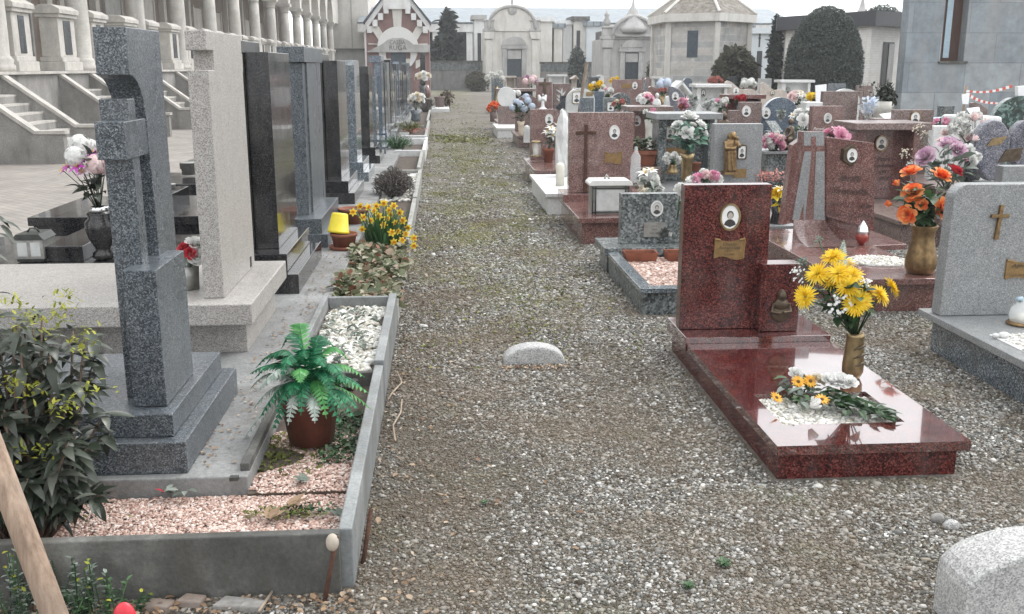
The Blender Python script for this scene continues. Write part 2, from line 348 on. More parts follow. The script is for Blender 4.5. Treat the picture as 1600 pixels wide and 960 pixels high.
M['mauve'] = leafy('mauve petals', P3((.38, .2, .32), (.56, .37, .48), (.7, .55, .62)), .6, .3)
M['purple'] = leafy('purple petals', P3((.32, .02, .28), (.5, .06, .44), (.62, .2, .58)), .6, .3)
M['bluewhite'] = leafy('pale blue petals', P3((.48, .55, .68), (.6, .67, .78), (.7, .76, .84)), .6, .3)
M['coral'] = leafy('coral heather', P3((.34, .1, .085), (.48, .19, .16), (.56, .3, .25)), .7, .2)
M['amber'] = leafy('amber petals', P3((.66, .25, .01), (.78, .4, .03), (.84, .55, .1)), .6, .3)
M['brownheart'] = plain('flower centre', (.12, .06, .015), .9)
# ------------------------------------------------------------------ mesh building
RNG = random.Random(7)
WLOC = {}
def frame_of(d, up=Vector((0, 0, 1))):
    d = Vector(d).normalized()
    s = d.cross(up)
    if s.length < 1e-4: s = d.cross(Vector((0, 1, 0)))
    s.normalize()
    return d, s, s.cross(d).normalized()

class MB:
    """collects shapes in place coordinates; build() links them as ONE mesh object"""
    def __init__(self): self.v, self.f, self.m, self.mats, self.cur = [], [], [], [], 0
    def mat(self, name):
        if name not in self.mats: self.mats.append(name)
        self.cur = self.mats.index(name); return self
    def add(self, vs, fs):
        o = len(self.v); self.v += [tuple(p) for p in vs]
        for f in fs: self.f.append([i + o for i in f]); self.m.append(self.cur)
        return self
    def box(self, x0, x1, y0, y1, z0, z1):
        return self.add([(x, y, z) for z in (z0, z1) for x, y in ((x0, y0), (x1, y0), (x1, y1), (x0, y1))],
                        [(3, 2, 1, 0), (4, 5, 6, 7), (0, 1, 5, 4), (1, 2, 6, 5), (2, 3, 7, 6), (3, 0, 4, 7)])
    def prism(self, poly, axis, a, b):
        """outline poly (list of 2-D points) pushed from a to b along axis; 'x': (y,z)  'y': (x,z)  'z': (x,y)"""
        mk = {'x': lambda p, t: (t, p[0], p[1]), 'y': lambda p, t: (p[0], t, p[1]), 'z': lambda p, t: (p[0], p[1], t)}[axis]
        n = len(poly)
        vs = [mk(p, a) for p in poly] + [mk(p, b) for p in poly]
        fs = [tuple(range(n)), tuple(range(2 * n - 1, n - 1, -1))] + [(i, i + n, (i + 1) % n + n, (i + 1) % n) for i in range(n)]
        return self.add(vs, fs)
    def lathe(self, prof, c, seg=20, sx=1, sy=1, cap=True):
        vs = []
        for r, z in prof:
            for k in range(seg):
                a = 2 * math.pi * k / seg
                vs.append((c[0] + r * math.cos(a) * sx, c[1] + r * math.sin(a) * sy, c[2] + z))
        fs = [(i * seg + k, i * seg + (k + 1) % seg, (i + 1) * seg + (k + 1) % seg, (i + 1) * seg + k) for i in range(len(prof) - 1) for k in range(seg)]
        if cap: fs += [tuple(range(seg - 1, -1, -1)), tuple((len(prof) - 1) * seg + k for k in range(seg))]
        return self.add(vs, fs)
    def ell(self, c, r, seg=12, rings=8, rot=None):
        vs, fs = [], []
        for i in range(rings + 1):
            t = math.pi * i / rings
            for k in range(seg):
                a = 2 * math.pi * k / seg
                p = Vector((r[0] * math.sin(t) * math.cos(a), r[1] * math.sin(t) * math.sin(a), r[2] * math.cos(t)))
                if rot: p = rot @ p
                vs.append((c[0] + p.x, c[1] + p.y, c[2] + p.z))
        for i in range(rings):
            for k in range(seg): fs.append((i * seg + k, (i + 1) * seg + k, (i + 1) * seg + (k + 1) % seg, i * seg + (k + 1) % seg))
        return self.add(vs, fs)
    def tube(self, pts, r, seg=8):
        pts = [Vector(p) for p in pts]; n = len(pts)
        rs = r if isinstance(r, (list, tuple)) else [r] * n
        vs, fs = [], []
        for i, p in enumerate(pts):
            d = (pts[min(i + 1, n - 1)] - pts[max(i - 1, 0)])
            _, s, u = frame_of(d, Vector((0, 0, 1)) if abs(d.normalized().z) < .95 else Vector((0, 1, 0)))
            for k in range(seg):
                a = 2 * math.pi * k / seg
                vs.append(p + s * (math.cos(a) * rs[i]) + u * (math.sin(a) * rs[i]))
        for i in range(n - 1):
            for k in range(seg): fs.append((i * seg + k, i * seg + (k + 1) % seg, (i + 1) * seg + (k + 1) % seg, (i + 1) * seg + k))
        fs += [tuple(range(seg - 1, -1, -1)), tuple((n - 1) * seg + k for k in range(seg))]
        return self.add(vs, fs)
    def oval(self, c, w, h, t, seg=24):
        """upright oval plate facing -Y, its face at c.y - t"""
        poly = [(c[0] + w / 2 * math.cos(2 * math.pi * k / seg), c[2] + h / 2 * math.sin(2 * math.pi * k / seg)) for k in range(seg)]
        return self.prism(poly, 'y', c[1] - t, c[1])
    def leaf(self, p, d, up, L, W, bend=.3, fold=.15, n=4, tip=0.0, base=.25):
        """one blade: starts at p, runs along d, droops by bend, folded along its midrib"""
        p = Vector(p); d, s, u = frame_of(d, Vector(up))
        vs, fs = [], []
        for i in range(n + 1):
            t = i / n
            c = p + d * (L * t * (1 - .25 * bend * t)) - u * (bend * L * t * t)
            w = W * .5 * (base * (1 - t) + math.sin(math.pi * min(1, t * .86 + .1)) * (1 - .35 * t))
            if i == n: w = W * .5 * tip + .0004
            vs += [c - s * w + u * (fold * w), c, c + s * w + u * (fold * w)]
        for i in range(n):
            a = i * 3
            fs += [(a, a + 1, a + 4, a + 3), (a + 1, a + 2, a + 5, a + 4)]
        return self.add(vs, fs)
    def build(self, name, mat=None, parent=None, smooth=False, bevel=0.0, recalc=True, auto=True):
        me = bpy.data.meshes.new(name)
        if parent is not None: o0 = WLOC[parent.name]
        else:
            a = np.array(self.v); o0 = Vector(((a[:, 0].min() + a[:, 0].max()) / 2, (a[:, 1].min() + a[:, 1].max()) / 2, a[:, 2].min()))
        me.from_pydata([(x - o0.x, y - o0.y, z - o0.z) for x, y, z in self.v], [], self.f)
        if recalc:
            bm = bmesh.new(); bm.from_mesh(me); bmesh.ops.recalc_face_normals(bm, faces=bm.faces[:]); bm.to_mesh(me); bm.free()
        names = self.mats or [mat]
        for n in names: me.materials.append(M[n])
        if len(names) > 1: me.polygons.foreach_set('material_index', self.m)
        if smooth: me.polygons.foreach_set('use_smooth', [True] * len(me.polygons))
        ob = bpy.data.objects.new(name, me); COL.objects.link(ob)
        if parent is not None: ob.parent = parent; WLOC[ob.name] = o0.copy()
        else: ob.location = o0; WLOC[ob.name] = o0.copy()
        if bevel:
            bv = ob.modifiers.new('soft edges', 'BEVEL'); bv.width = bevel; bv.segments = 2; bv.limit_method = 'ANGLE'; bv.angle_limit = .6
            bv.harden_normals = False
        return ob

def tag(o, label, cat, group=None, kind=None):
    o['label'] = label; o['category'] = cat
    if group: o['group'] = group
    if kind: o['kind'] = kind
    return o
def setting(o, kind='structure'):
    o['kind'] = kind; return o
def thing(name, loc, label, cat, group=None):
    o = bpy.data.objects.new(name, None); COL.objects.link(o)
    o.location = loc; o.empty_display_size = .2; WLOC[o.name] = Vector(loc)
    return tag(o, label, cat, group)
def copy_thing(root, loc, label=None, rz=None, scale=None):
    r = root.copy(); COL.objects.link(r); r.location = loc; WLOC[r.name] = Vector(loc)
    if label: r['label'] = label
    if rz is not None: r.rotation_euler = (0, 0, rz)
    if scale: r.scale = (scale,) * 3
    for ch in list(root.children):
        c = ch.copy(); COL.objects.link(c); c.parent = r
        for g in ch.children:
            d = g.copy(); COL.objects.link(d); d.parent = c
    return r
def scatter(name, base, tris, mats, locs, mat, parent=None, smooth=False):
    """many small pieces (pebbles, leaflets) in one mesh: base (k,3), mats (n,3,3), locs (n,3)"""
    base = np.asarray(base, float); n = len(locs); k = len(base)
    if base.ndim == 2: P = np.einsum('nij,kj->nki', mats, base)
    else: P = np.einsum('nij,nkj->nki', mats, base); k = base.shape[1]
    P = P + locs[:, None, :]
    o0 = np.array(WLOC[parent.name]) if parent is not None else np.array([locs[:, 0].mean(), locs[:, 1].mean(), locs[:, 2].min()])
    P = (P - o0).reshape(-1, 3)
    fl = np.asarray(tris); fn = len(fl); w = fl.shape[1]
    idx = (fl[None] + (np.arange(n) * k)[:, None, None]).reshape(-1)
    me = bpy.data.meshes.new(name)
    me.vertices.add(len(P)); me.vertices.foreach_set('co', P.astype(np.float32).ravel())
    me.loops.add(len(idx)); me.loops.foreach_set('vertex_index', idx.astype(np.int32))
    me.polygons.add(n * fn); me.polygons.foreach_set('loop_start', (np.arange(n * fn) * w).astype(np.int32))
    me.polygons.foreach_set('loop_total', np.full(n * fn, w, np.int32))
    me.update(calc_edges=True); me.validate()
    me.materials.append(M[mat])
    if smooth: me.polygons.foreach_set('use_smooth', [True] * len(me.polygons))
    ob = bpy.data.objects.new(name, me); COL.objects.link(ob)
    if parent is not None: ob.parent = parent
    else: ob.location = o0
    WLOC[ob.name] = Vector(o0)
    return ob
NP = np.random.default_rng(11)
def rand_rot(n, tilt=math.pi):
    a = NP.uniform(0, 2 * math.pi, n); b = NP.uniform(-tilt, tilt, n); c = NP.uniform(0, 2 * math.pi, n)
    def R(ax, t):
        m = np.zeros((n, 3, 3)); C, S = np.cos(t), np.sin(t); i, j = [(1, 2), (2, 0), (0, 1)][ax]
        m[:, ax, ax] = 1; m[:, i, i] = C; m[:, j, j] = C; m[:, i, j] = -S; m[:, j, i] = S; return m
    return R(2, a) @ R(0, b) @ R(2, c)
_t = (1 + 5 ** .5) / 2
ICO = np.array([(-1, _t, 0), (1, _t, 0), (-1, -_t, 0), (1, -_t, 0), (0, -1, _t), (0, 1, _t), (0, -1, -_t), (0, 1, -_t), (_t, 0, -1), (_t, 0, 1), (-_t, 0, -1), (-_t, 0, 1)]) / math.sqrt(1 + _t * _t)
ICOF = np.array([(0, 11, 5), (0, 5, 1), (0, 1, 7), (0, 7, 10), (0, 10, 11), (1, 5, 9), (5, 11, 4), (11, 10, 2), (10, 7, 6), (7, 1, 8), (3, 9, 4), (3, 4, 2), (3, 2, 6), (3, 6, 8), (3, 8, 9), (4, 9, 5), (2, 4, 11), (6, 2, 10), (8, 6, 7), (9, 8, 1)])
def pebbles(name, xy, z, size, mat, parent=None, flat=.55, sink=.25):
    n = len(xy)
    sh = ICO[None] * (1 + NP.uniform(-.28, .28, (n, 12, 1)))
    s = size * np.exp(NP.normal(0, .32, n))
    sc = np.zeros((n, 3, 3)); sc[:, 0, 0] = s * NP.uniform(.75, 1.35, n); sc[:, 1, 1] = s * NP.uniform(.6, 1, n); sc[:, 2, 2] = s * flat * NP.uniform(.7, 1.1, n)
    m = rand_rot(n, .5) @ sc
    zz = (z if np.ndim(z) else np.full(n, z)) + s * flat * (1 - 2 * sink) * .5
    return scatter(name, sh, ICOF, m, np.column_stack([xy[:, 0], xy[:, 1], zz]), mat, parent)
LEAF = np.array([(0, 0, 0), (-.5, .35, .08), (.5, .35, .08), (-.42, .7, .05), (.42, .7, .05), (0, 1, -.1), (0, .4, -.02)])
LEAFF = np.array([(0, 6, 1), (0, 2, 6), (1, 6, 3), (6, 2, 4), (3, 6, 5), (6, 4, 5)])
def leaflets(name, locs, L, W, mat, parent=None, tilt=math.pi):
    n = len(locs); s = np.exp(NP.normal(0, .25, n)); sc = np.zeros((n, 3, 3))
    sc[:, 0, 0] = W * s; sc[:, 1, 1] = L * s; sc[:, 2, 2] = L * s
    return scatter(name, LEAF, LEAFF, rand_rot(n, tilt) @ sc, np.asarray(locs), mat, parent)

# ------------------------------------------------------------------ writing
_font = bpy.data.curves.new('lettering', 'FONT')
_fob = bpy.data.objects.new('lettering', _font)
def lettering(mb, text, c, h, mat, shear=0.0, depth=.003, width=None):
    """raised letters on a face that looks towards -Y, centred on c"""
    _font.body = text; _font.size = 1; _font.shear = shear; _font.align_x = 'CENTER'; _font.align_y = 'CENTER'; _font.extrude = 0; _font.resolution_u = 2
    COL.objects.link(_fob); dg = bpy.context.evaluated_depsgraph_get(); ev = _fob.evaluated_get(dg); me = ev.to_mesh()
    vs = [(v.co.x, v.co.y) for v in me.vertices]; fs = [tuple(p.vertices) for p in me.polygons]
    ev.to_mesh_clear(); COL.objects.unlink(_fob)
    if not vs: return
    xs = [v[0] for v in vs]; w = max(xs) - min(xs); k = h / .72; kx = k if width is None else width / w
    mb.mat(mat); mb.add([(c[0] + x * kx, c[1] - depth, c[2] + y * k) for x, y in vs], fs)

# ------------------------------------------------------------------ flowers
def petal_patch(mb, c, d, up, L, W, cup, flare, nx=2, ny=3):
    d, s, u = frame_of(d, up); vs, fs = [], []
    for j in range(ny + 1):
        t = j / ny
        w = W * (.35 + .65 * math.sin(math.pi * (.15 + .6 * t))) * (.8 if j == ny else 1)
        for i in range(nx + 1):
            q = i / nx * 2 - 1
            p = c + d * (L * t) + s * (w * .5 * q) + u * (cup * L * (q * q * .5 + .6 * t * (1 - t)) * 1) - u * (flare * L * t * t)
            vs.append(p)
    for j in range(ny):
        for i in range(nx):
            a = j * (nx + 1) + i; fs.append((a, a + 1, a + nx + 2, a + nx + 1))
    mb.add(vs, fs)
BLOOMS = {}
def bloom_mesh(kind, mat, seed=0):
    """a flower head of unit radius at the origin, looking along +Z"""
    key = (kind, mat, seed)
    if key in BLOOMS: return BLOOMS[key]
    r = random.Random(len(kind) * 13 + seed * 31); mb = MB(); Z = Vector((0, 0, 1)); o = Vector((0, 0, 0))
    def rad(a, el): return Vector((math.cos(a) * math.cos(el), math.sin(a) * math.cos(el), math.sin(el)))
    if kind == 'rose':
        mb.mat(mat)
        for ring, (n, el, L, W, fl) in enumerate([(3, 1.4, .62, .5, -.1), (4, 1.2, .72, .65, .0), (5, .95, .85, .8, .1), (6, .78, .92, .9, .16), (6, .5, .95, .95, .26)]):
            for k in range(n):
                a = 2 * math.pi * (k + .5 * ring + r.uniform(-.12, .12)) / n
                base = rad(a, 0) * (.04 + .05 * ring) + Z * (.05 - .06 * ring)
                petal_patch(mb, base, rad(a, el + r.uniform(-.12, .12)), -rad(a, 0) + Z * .4, L * r.uniform(.9, 1.08), W, .28, fl)
    elif kind == 'mum':
        mb.mat(mat)
        for ring, (n, el, L) in enumerate([(26, .1, 1.0), (22, .38, .92), (18, .72, .75), (12, 1.1, .5)]):
            for k in range(n):
                a = 2 * math.pi * (k + r.uniform(-.2, .2)) / n
                mb.leaf(rad(a, 0) * .08, rad(a, el + r.uniform(-.12, .12)), Z, L * r.uniform(.82, 1.08), .15, .14, .3, 3, .3, .6)
    elif kind == 'daisy':
        mb.mat(mat)
        for ring in range(2):
            for k in range(12):
                a = 2 * math.pi * (k + .5 * ring) / 12
                mb.leaf(rad(a, 0) * .1, rad(a, .15 + .25 * ring), Z, r.uniform(.85, 1.0), .3, .15, .2, 3, .3, .6)
        mb.mat('brownheart'); mb.ell((0, 0, .12), (.26, .26, .16), 10, 6)
    elif kind == 'ball':
        mb.mat(mat)
        mb.ell((0, 0, .12), (.74, .74, .7), 10, 7)
        for k in range(90):
            el = math.asin(r.uniform(-.35, 1)); a = r.uniform(0, 6.283); d = rad(a, el); c = d * .82
            _, s, u = frame_of(d)
            for q in range(4):
                t = q * math.pi / 2 + r.uniform(-.3, .3)
                mb.leaf(c, s * math.cos(t) + u * math.sin(t) + d * .25, d, .26, .22, .2, .1, 2, .6, .6)
    elif kind == 'ruffle':
        mb.mat(mat)
        mb.ell((0, 0, .25), (.5, .5, .4), 8, 6)
        for k in range(46):
            el = math.asin(r.uniform(-.1, 1)); a = r.uniform(0, 6.283); d = rad(a, el)
            petal_patch(mb, d * .2, d + Vector((r.uniform(-.3, .3), r.uniform(-.3, .3), r.uniform(-.2, .3))), rad(a + 1.3, .4), .78 * r.uniform(.8, 1.05), .55, .3, .1, 2, 2)
    elif kind == 'lily':
        mb.mat(mat)
        for k in range(6):
            a = 2 * math.pi * k / 6
            mb.leaf(rad(a, 0) * .03, rad(a, .75), Z, 1.15, .42, .55, .3, 4, 0, .3)
        mb.mat('yellow')
        for k in range(5):
            a = k * 1.256; mb.tube([o, rad(a, 1.15) * .7], .025, 4)
    elif kind == 'daffodil':
        mb.mat(mat)
        for k in range(6):
            a = 2 * math.pi * k / 6
            mb.leaf(o, rad(a, .15), Z, 1.0, .5, .05, .15, 3, 0, .6)
        mb.mat('amber'); mb.lathe([(.16, 0), (.24, .3), (.3, .52), (.38, .58)], (0, 0, 0), 10, cap=False)
    elif kind == 'bud':
        mb.mat(mat)
        for ring, (n, el) in enumerate([(3, 1.45), (4, 1.2), (4, 1.0)]):
            for k in range(n):
                a = 2 * math.pi * (k + ring * .5) / n
                petal_patch(mb, rad(a, 0) * (.12 + .06 * ring), rad(a, el), -rad(a, 0), 1.0, .6, .3, -.1)
    elif kind == 'spray':
        mb.mat(mat)
        for k in range(26):
            d = rad(r.uniform(0, 6.283), r.uniform(-.2, 1.5)); c = d * r.uniform(.5, 1)
            for q in range(5):
                mb.leaf(c, rad(q * 1.257, .3), Z, .13, .11, .1, .1, 2, .5, .6)
        mb.mat('leaf_grey')
        for k in range(12): mb.tube([o, rad(r.uniform(0, 6.28), r.uniform(.1, 1.5)) * .8], .012, 3)
    me = bpy.data.meshes.new(kind)
    me.from_pydata(mb.v, [], mb.f)
    for n in mb.mats: me.materials.append(M[n])
    me.polygons.foreach_set('material_index', mb.m); me.polygons.foreach_set('use_smooth', [True] * len(me.polygons))
    BLOOMS[key] = me
    return me
FLOWER_NAME = dict(rose='rose', mum='chrysanthemum', daisy='daisy', ball='hydrangea_head', ruffle='carnation', lily='lily', daffodil='daffodil_flower', bud='rosebud', spray='flower_spray')
def put_bloom(root, kind, mat, p, d, r, seed=0):
    o = bpy.data.objects.new(FLOWER_NAME[kind], bloom_mesh(kind, mat, seed)); COL.objects.link(o)
    o.parent = root; o.location = Vector(p) - WLOC[root.name]
    q = Vector(d).to_track_quat('Z', 'Y'); o.rotation_euler = (q.to_matrix() @ Matrix.Rotation(RNG.uniform(0, 6.28), 3, 'Z')).to_euler()
    o.scale = (r,) * 3
    return o
def bouquet(label, base, blooms, leaf_mat='leaf_green', n_leaf=40, spread=.18, height=.3, leaf=(.09, .04), cat='flowers', name='flower_bouquet', group=None, lean=(0, 0), stems=True, face=None):
    """cut flowers: base = mouth of the vase; blooms = [(kind, mat, point, radius)] with points in the place"""
    base = Vector(base); root = thing(name, base, label, cat, group)
    r = random.Random(label)
    mb = MB().mat(leaf_mat); st = MB()
    cen = sum((Vector(b[2]) for b in blooms), Vector()) / max(1, len(blooms))
    for i, (kind, mat, p, rad) in enumerate(blooms):
        p = Vector(p); d = (p - (base + (cen - base) * .35)); d.z = max(d.z, -.02); d.y -= .35 * d.length
        if face: d = Vector(face) + Vector((r.uniform(-.5, .5), r.uniform(-.4, .4), 0))
        put_bloom(root, kind, mat, p, d, rad, i % 3)
        if stems: st.tube([base - Vector((0, 0, .03)), base.lerp(p, .55) + Vector((0, 0, .02)), p], [.004, .0035, .003], 5)
    for k in range(n_leaf):
        t = r.uniform(.25, .86); a = r.uniform(0, 6.283)
        q = base.lerp(cen, t) + Vector((math.cos(a) * spread * t * r.uniform(.2, 1), math.sin(a) * spread * t * r.uniform(.2, 1), r.uniform(-.35, .35) * height * t))
        d = (q - base); d.z *= .5; d += Vector((r.uniform(-.1, .1), r.uniform(-.1, .1), r.uniform(-.08, .05)))
        mb.leaf(q, d, (r.uniform(-.5, .5), r.uniform(-.5, .5), 1), leaf[0] * r.uniform(.7, 1.25), leaf[1] * r.uniform(.8, 1.2), r.uniform(.1, .6), .25, 4)
    mb.build('leaves', None, root, True, recalc=False)
    if stems and st.v: st.build('stems', leaf_mat, root, True)
    return root
def blob_blooms(c, r, n, kinds, rad, seed=1, flat=.75):
    """n flower heads spread over the outside of a rounded bunch"""
    rr = random.Random(seed); out = []; c = Vector(c)
    for k in range(n):
        z = 1 - 1.35 * (k + .5) / n; a = k * 2.39996 + rr.uniform(-.3, .3); q = math.sqrt(max(0, 1 - z * z))
        p = c + Vector((math.cos(a) * q * r, math.sin(a) * q * r, z * r * flat)) * rr.uniform(.8, 1.05)
        kd, mt = kinds[k % len(kinds)]
        out.append((kd, mt, p, rad * rr.uniform(.85, 1.15)))
    return out
def vase(label, foot, h, prof, mat, seg=24, name='flower_vase', group=None, extra=None):
    """prof: (radius, height share) pairs"""
    root = thing(name, foot, label, 'vase', group)
    mb = MB(); mb.lathe([(r, z * h) for r, z in prof] + [(prof[-1][0] * .82, h * .995), (prof[-1][0] * .75, h * .9)], foot, seg)
    mb.build('body', mat, root, True)
    if extra: extra(root)
    return root
def flowerpot(label, foot, h, r, mat, name='plant_pot', rim=True, taper=.75, soil=True):
    root = thing(name, foot, label, 'pot')
    mb = MB(); p = [(r * taper, 0), (r * .96, h * .82)]
    if rim: p += [(r * 1.04, h * .83), (r * 1.06, h), (r * .93, h), (r * .9, h * .88)]
    else: p += [(r, h), (r * .93, h), (r * .9, h * .88)]
    mb.lathe(p, foot, 24); mb.build('body', mat, root, True, .0)
    if soil:
        s = MB(); s.lathe([(r * .92, h * .86), (r * .4, h * .9), (.001, h * .91)], foot, 16); s.build('soil', 'soil', root, True)
    return root

# ------------------------------------------------------------------ things fixed on headstones
def portrait(root, c, w, h, rim='white_cap', seed=0, t=.012, kind='oval', frame_w=.012, rim_name='frame'):
    """porcelain photograph: a face with hair and shoulders on a pale ground, in a raised rim"""
    r = random.Random(seed); x, y, z = c
    mb = MB().mat('photo_grey' if seed % 3 == 1 else 'photo_white')
    if kind == 'oval': mb.oval((x, y, z), w - frame_w, h - frame_w, t)
    else: mb.box(x - w / 2 + .004, x + w / 2 - .004, y - t, y, z - h / 2 + .004, z + h / 2 - .004)
    hw = w * .15
    mb.mat('photo_dark')
    sh = [(x - w * .31, z - h * .30), (x - w * .24, z - h * .17), (x - w * .1, z - h * .09), (x + w * .1, z - h * .09), (x + w * .24, z - h * .17), (x + w * .31, z - h * .30), (x, z - h * .40)]
    mb.prism(sh, 'y', y - t - .0012, y - t)
    mb.oval((x, y - t, z + h * .085), hw * 2.3, h * .32, .0018)
    mb.mat('photo_skin'); mb.oval((x, y - t - .0018, z + h * .05), hw * 1.7, h * .27, .0012)
    ob = mb.build('portrait', None, root)
    fr = MB(); n = 28
    def ring(k, ww, hh):
        a = 2 * math.pi * k / n
        if kind == 'oval': return (math.cos(a) * ww / 2, math.sin(a) * hh / 2)
        m = max(abs(math.cos(a)), abs(math.sin(a))); return (math.cos(a) / m * ww / 2, math.sin(a) / m * hh / 2)
    vs, fs = [], []
    for k in range(n):
        for ww, dy in ((w + frame_w, 0), (w + frame_w * .8, t + .006), (w - frame_w * .6, t + .006), (w - frame_w * 1.2, t * .5)):
            q = ring(k, ww, h + (ww - w)); vs.append((x + q[0], y - dy, z + q[1]))
    for k in range(n):
        k2 = (k + 1) % n
        for j in range(3): fs.append((k * 4 + j, k * 4 + j + 1, k2 * 4 + j + 1, k2 * 4 + j))
    fr.add(vs, fs); fr.build(rim_name, rim, ob, False)
    return ob
def scroll_plaque(root, c, w, h, lines=None, mat='plaque_gold', shear=.3):
    """bronze plaque like an opened parchment with rolled, ragged ends"""
    x, y, z = c; mb = MB(); n = 12; top, bot = [], []
    for i in range(n + 1):
        t = i / n; top.append((x - w / 2 + w * t, z + h / 2 + .018 * h / .1 * (.5 - math.sin(math.pi * t)) + (.006 if i in (0, n) else 0)))
        bot.append((x - w / 2 + w * t + (.004 if i % 2 else -.002), z - h / 2 + .010 * math.sin(2 * math.pi * t)))
    mb.prism(top + bot[::-1], 'y', y - .012, y)
    mb.tube([(x - w * .5, y - .012, z + h * .56), (x - w * .32, y - .012, z + h * .5)], h * .07, 8)
    mb.tube([(x + w * .5, y - .012, z + h * .56), (x + w * .32, y - .012, z + h * .5)], h * .07, 8)
    mb.tube([(x + w * .47, y - .012, z - h * .5), (x + w * .5, y - .012, z + h * .5)], h * .05, 8)
    ob = mb.build('name_plaque', mat, root)
    if lines:
        lt = MB()
        for i, (s, hh) in enumerate(lines):
            lettering(lt, s, (x - w * .02, y - .0125, z + h * (.27 - .56 * i / max(1, len(lines) - 1))), h * hh, 'engraved', shear, .002, min(w * .72, len(s) * h * hh * .62))
        if lt.v: lt.build('lettering', None, ob, recalc=False)
    return ob
def cross_fix(root, c, w, h, mat='dark_bronze', t=.02, bw=None, lean=0, at=.72):
    x, y, z = c; b = bw or w * .13; mb = MB()
    def q(px, pz): return (x + px + lean * (pz), z + pz)
    zc = h * (at - .5)
    poly = [q(-b * .6, -h / 2), q(b * .6, -h / 2), q(b / 2, zc - b / 2), q(w / 2, zc - b / 2), q(w / 2, zc + b / 2), q(b / 2, zc + b / 2), q(b / 2, h / 2), q(-b / 2, h / 2), q(-b / 2, zc + b / 2), q(-w / 2, zc + b / 2), q(-w / 2, zc - b / 2), q(-b / 2, zc - b / 2)]
    mb.prism(poly, 'y', y - t, y)
    return mb.build('cross', mat, root, bevel=.002)
def figure_mesh(name, pieces, mat, parent=None, voxel=.01, smooth=6):
    """a carved or cast figure as one continuous surface; pieces: ('e', centre, radii) and ('t', points, radii)"""
    mb = MB()
    for p in pieces:
        if p[0] == 'e': mb.ell(p[1], p[2], 14, 10, p[3] if len(p) > 3 else None)
        else: mb.tube(p[1], p[2], 10)
    ob = mb.build(name, mat, parent, True)
    rm = ob.modifiers.new('one skin', 'REMESH'); rm.mode = 'VOXEL'; rm.voxel_size = voxel; rm.use_smooth_shade = True
    sm = ob.modifiers.new('soften', 'SMOOTH'); sm.iterations = smooth; sm.factor = .5
    return ob
def robed(c, h, arms='fold', k=1.0, bow=0.0):
    """pieces of a standing robed figure of height h with its base at c, facing -Y"""
    x, y, z = c
    def P(a, b, d): return (x + a * h * k, y + b * h * k, z + d * h)
    S = [('t', [P(0, 0, 0), P(0, 0, .12), P(0, .0, .34), P(0, .0, .52)], [.15 * h * k, .135 * h * k, .105 * h * k, .095 * h * k]),
         ('e', P(0, 0, .64), (.105 * h * k, .075 * h * k, .17 * h)), ('e', P(0, 0, .755), (.13 * h * k, .06 * h * k, .05 * h)),
         ('t', [P(0, 0, .76), P(0, -.01 - bow * .02, .85)], [.045 * h * k, .036 * h * k]),
         ('e', P(0, -.015 - bow * .05, .915), (.058 * h, .066 * h, .08 * h)), ('e', P(0, -.08 - bow * .05, .905), (.012 * h, .018 * h, .016 * h))]
    for s in (-1, 1):
        if arms == 'fold': pts = [P(s * .13, 0, .75), P(s * .16, -.03, .6), P(s * .06, -.12, .56)]
        elif arms == 'pray': pts = [P(s * .13, 0, .75), P(s * .15, -.04, .6), P(s * .02, -.12, .68)]
        else: pts = [P(s * .13, 0, .75), P(s * .17, -.01, .58), P(s * .15, -.06, .42)]
        S.append(('t', pts, [.045 * h * k, .04 * h * k, .026 * h * k])); S.append(('e', pts[-1], (.028 * h * k, .028 * h * k, .032 * h)))
    for q in range(5): S.append(('t', [P(-.1 + q * .05, -.1 + .03 * abs(q - 2), .02), P(-.05 + q * .025, -.075 + .015 * abs(q - 2), .5)], [.022 * h * k, .012 * h * k]))
    return S
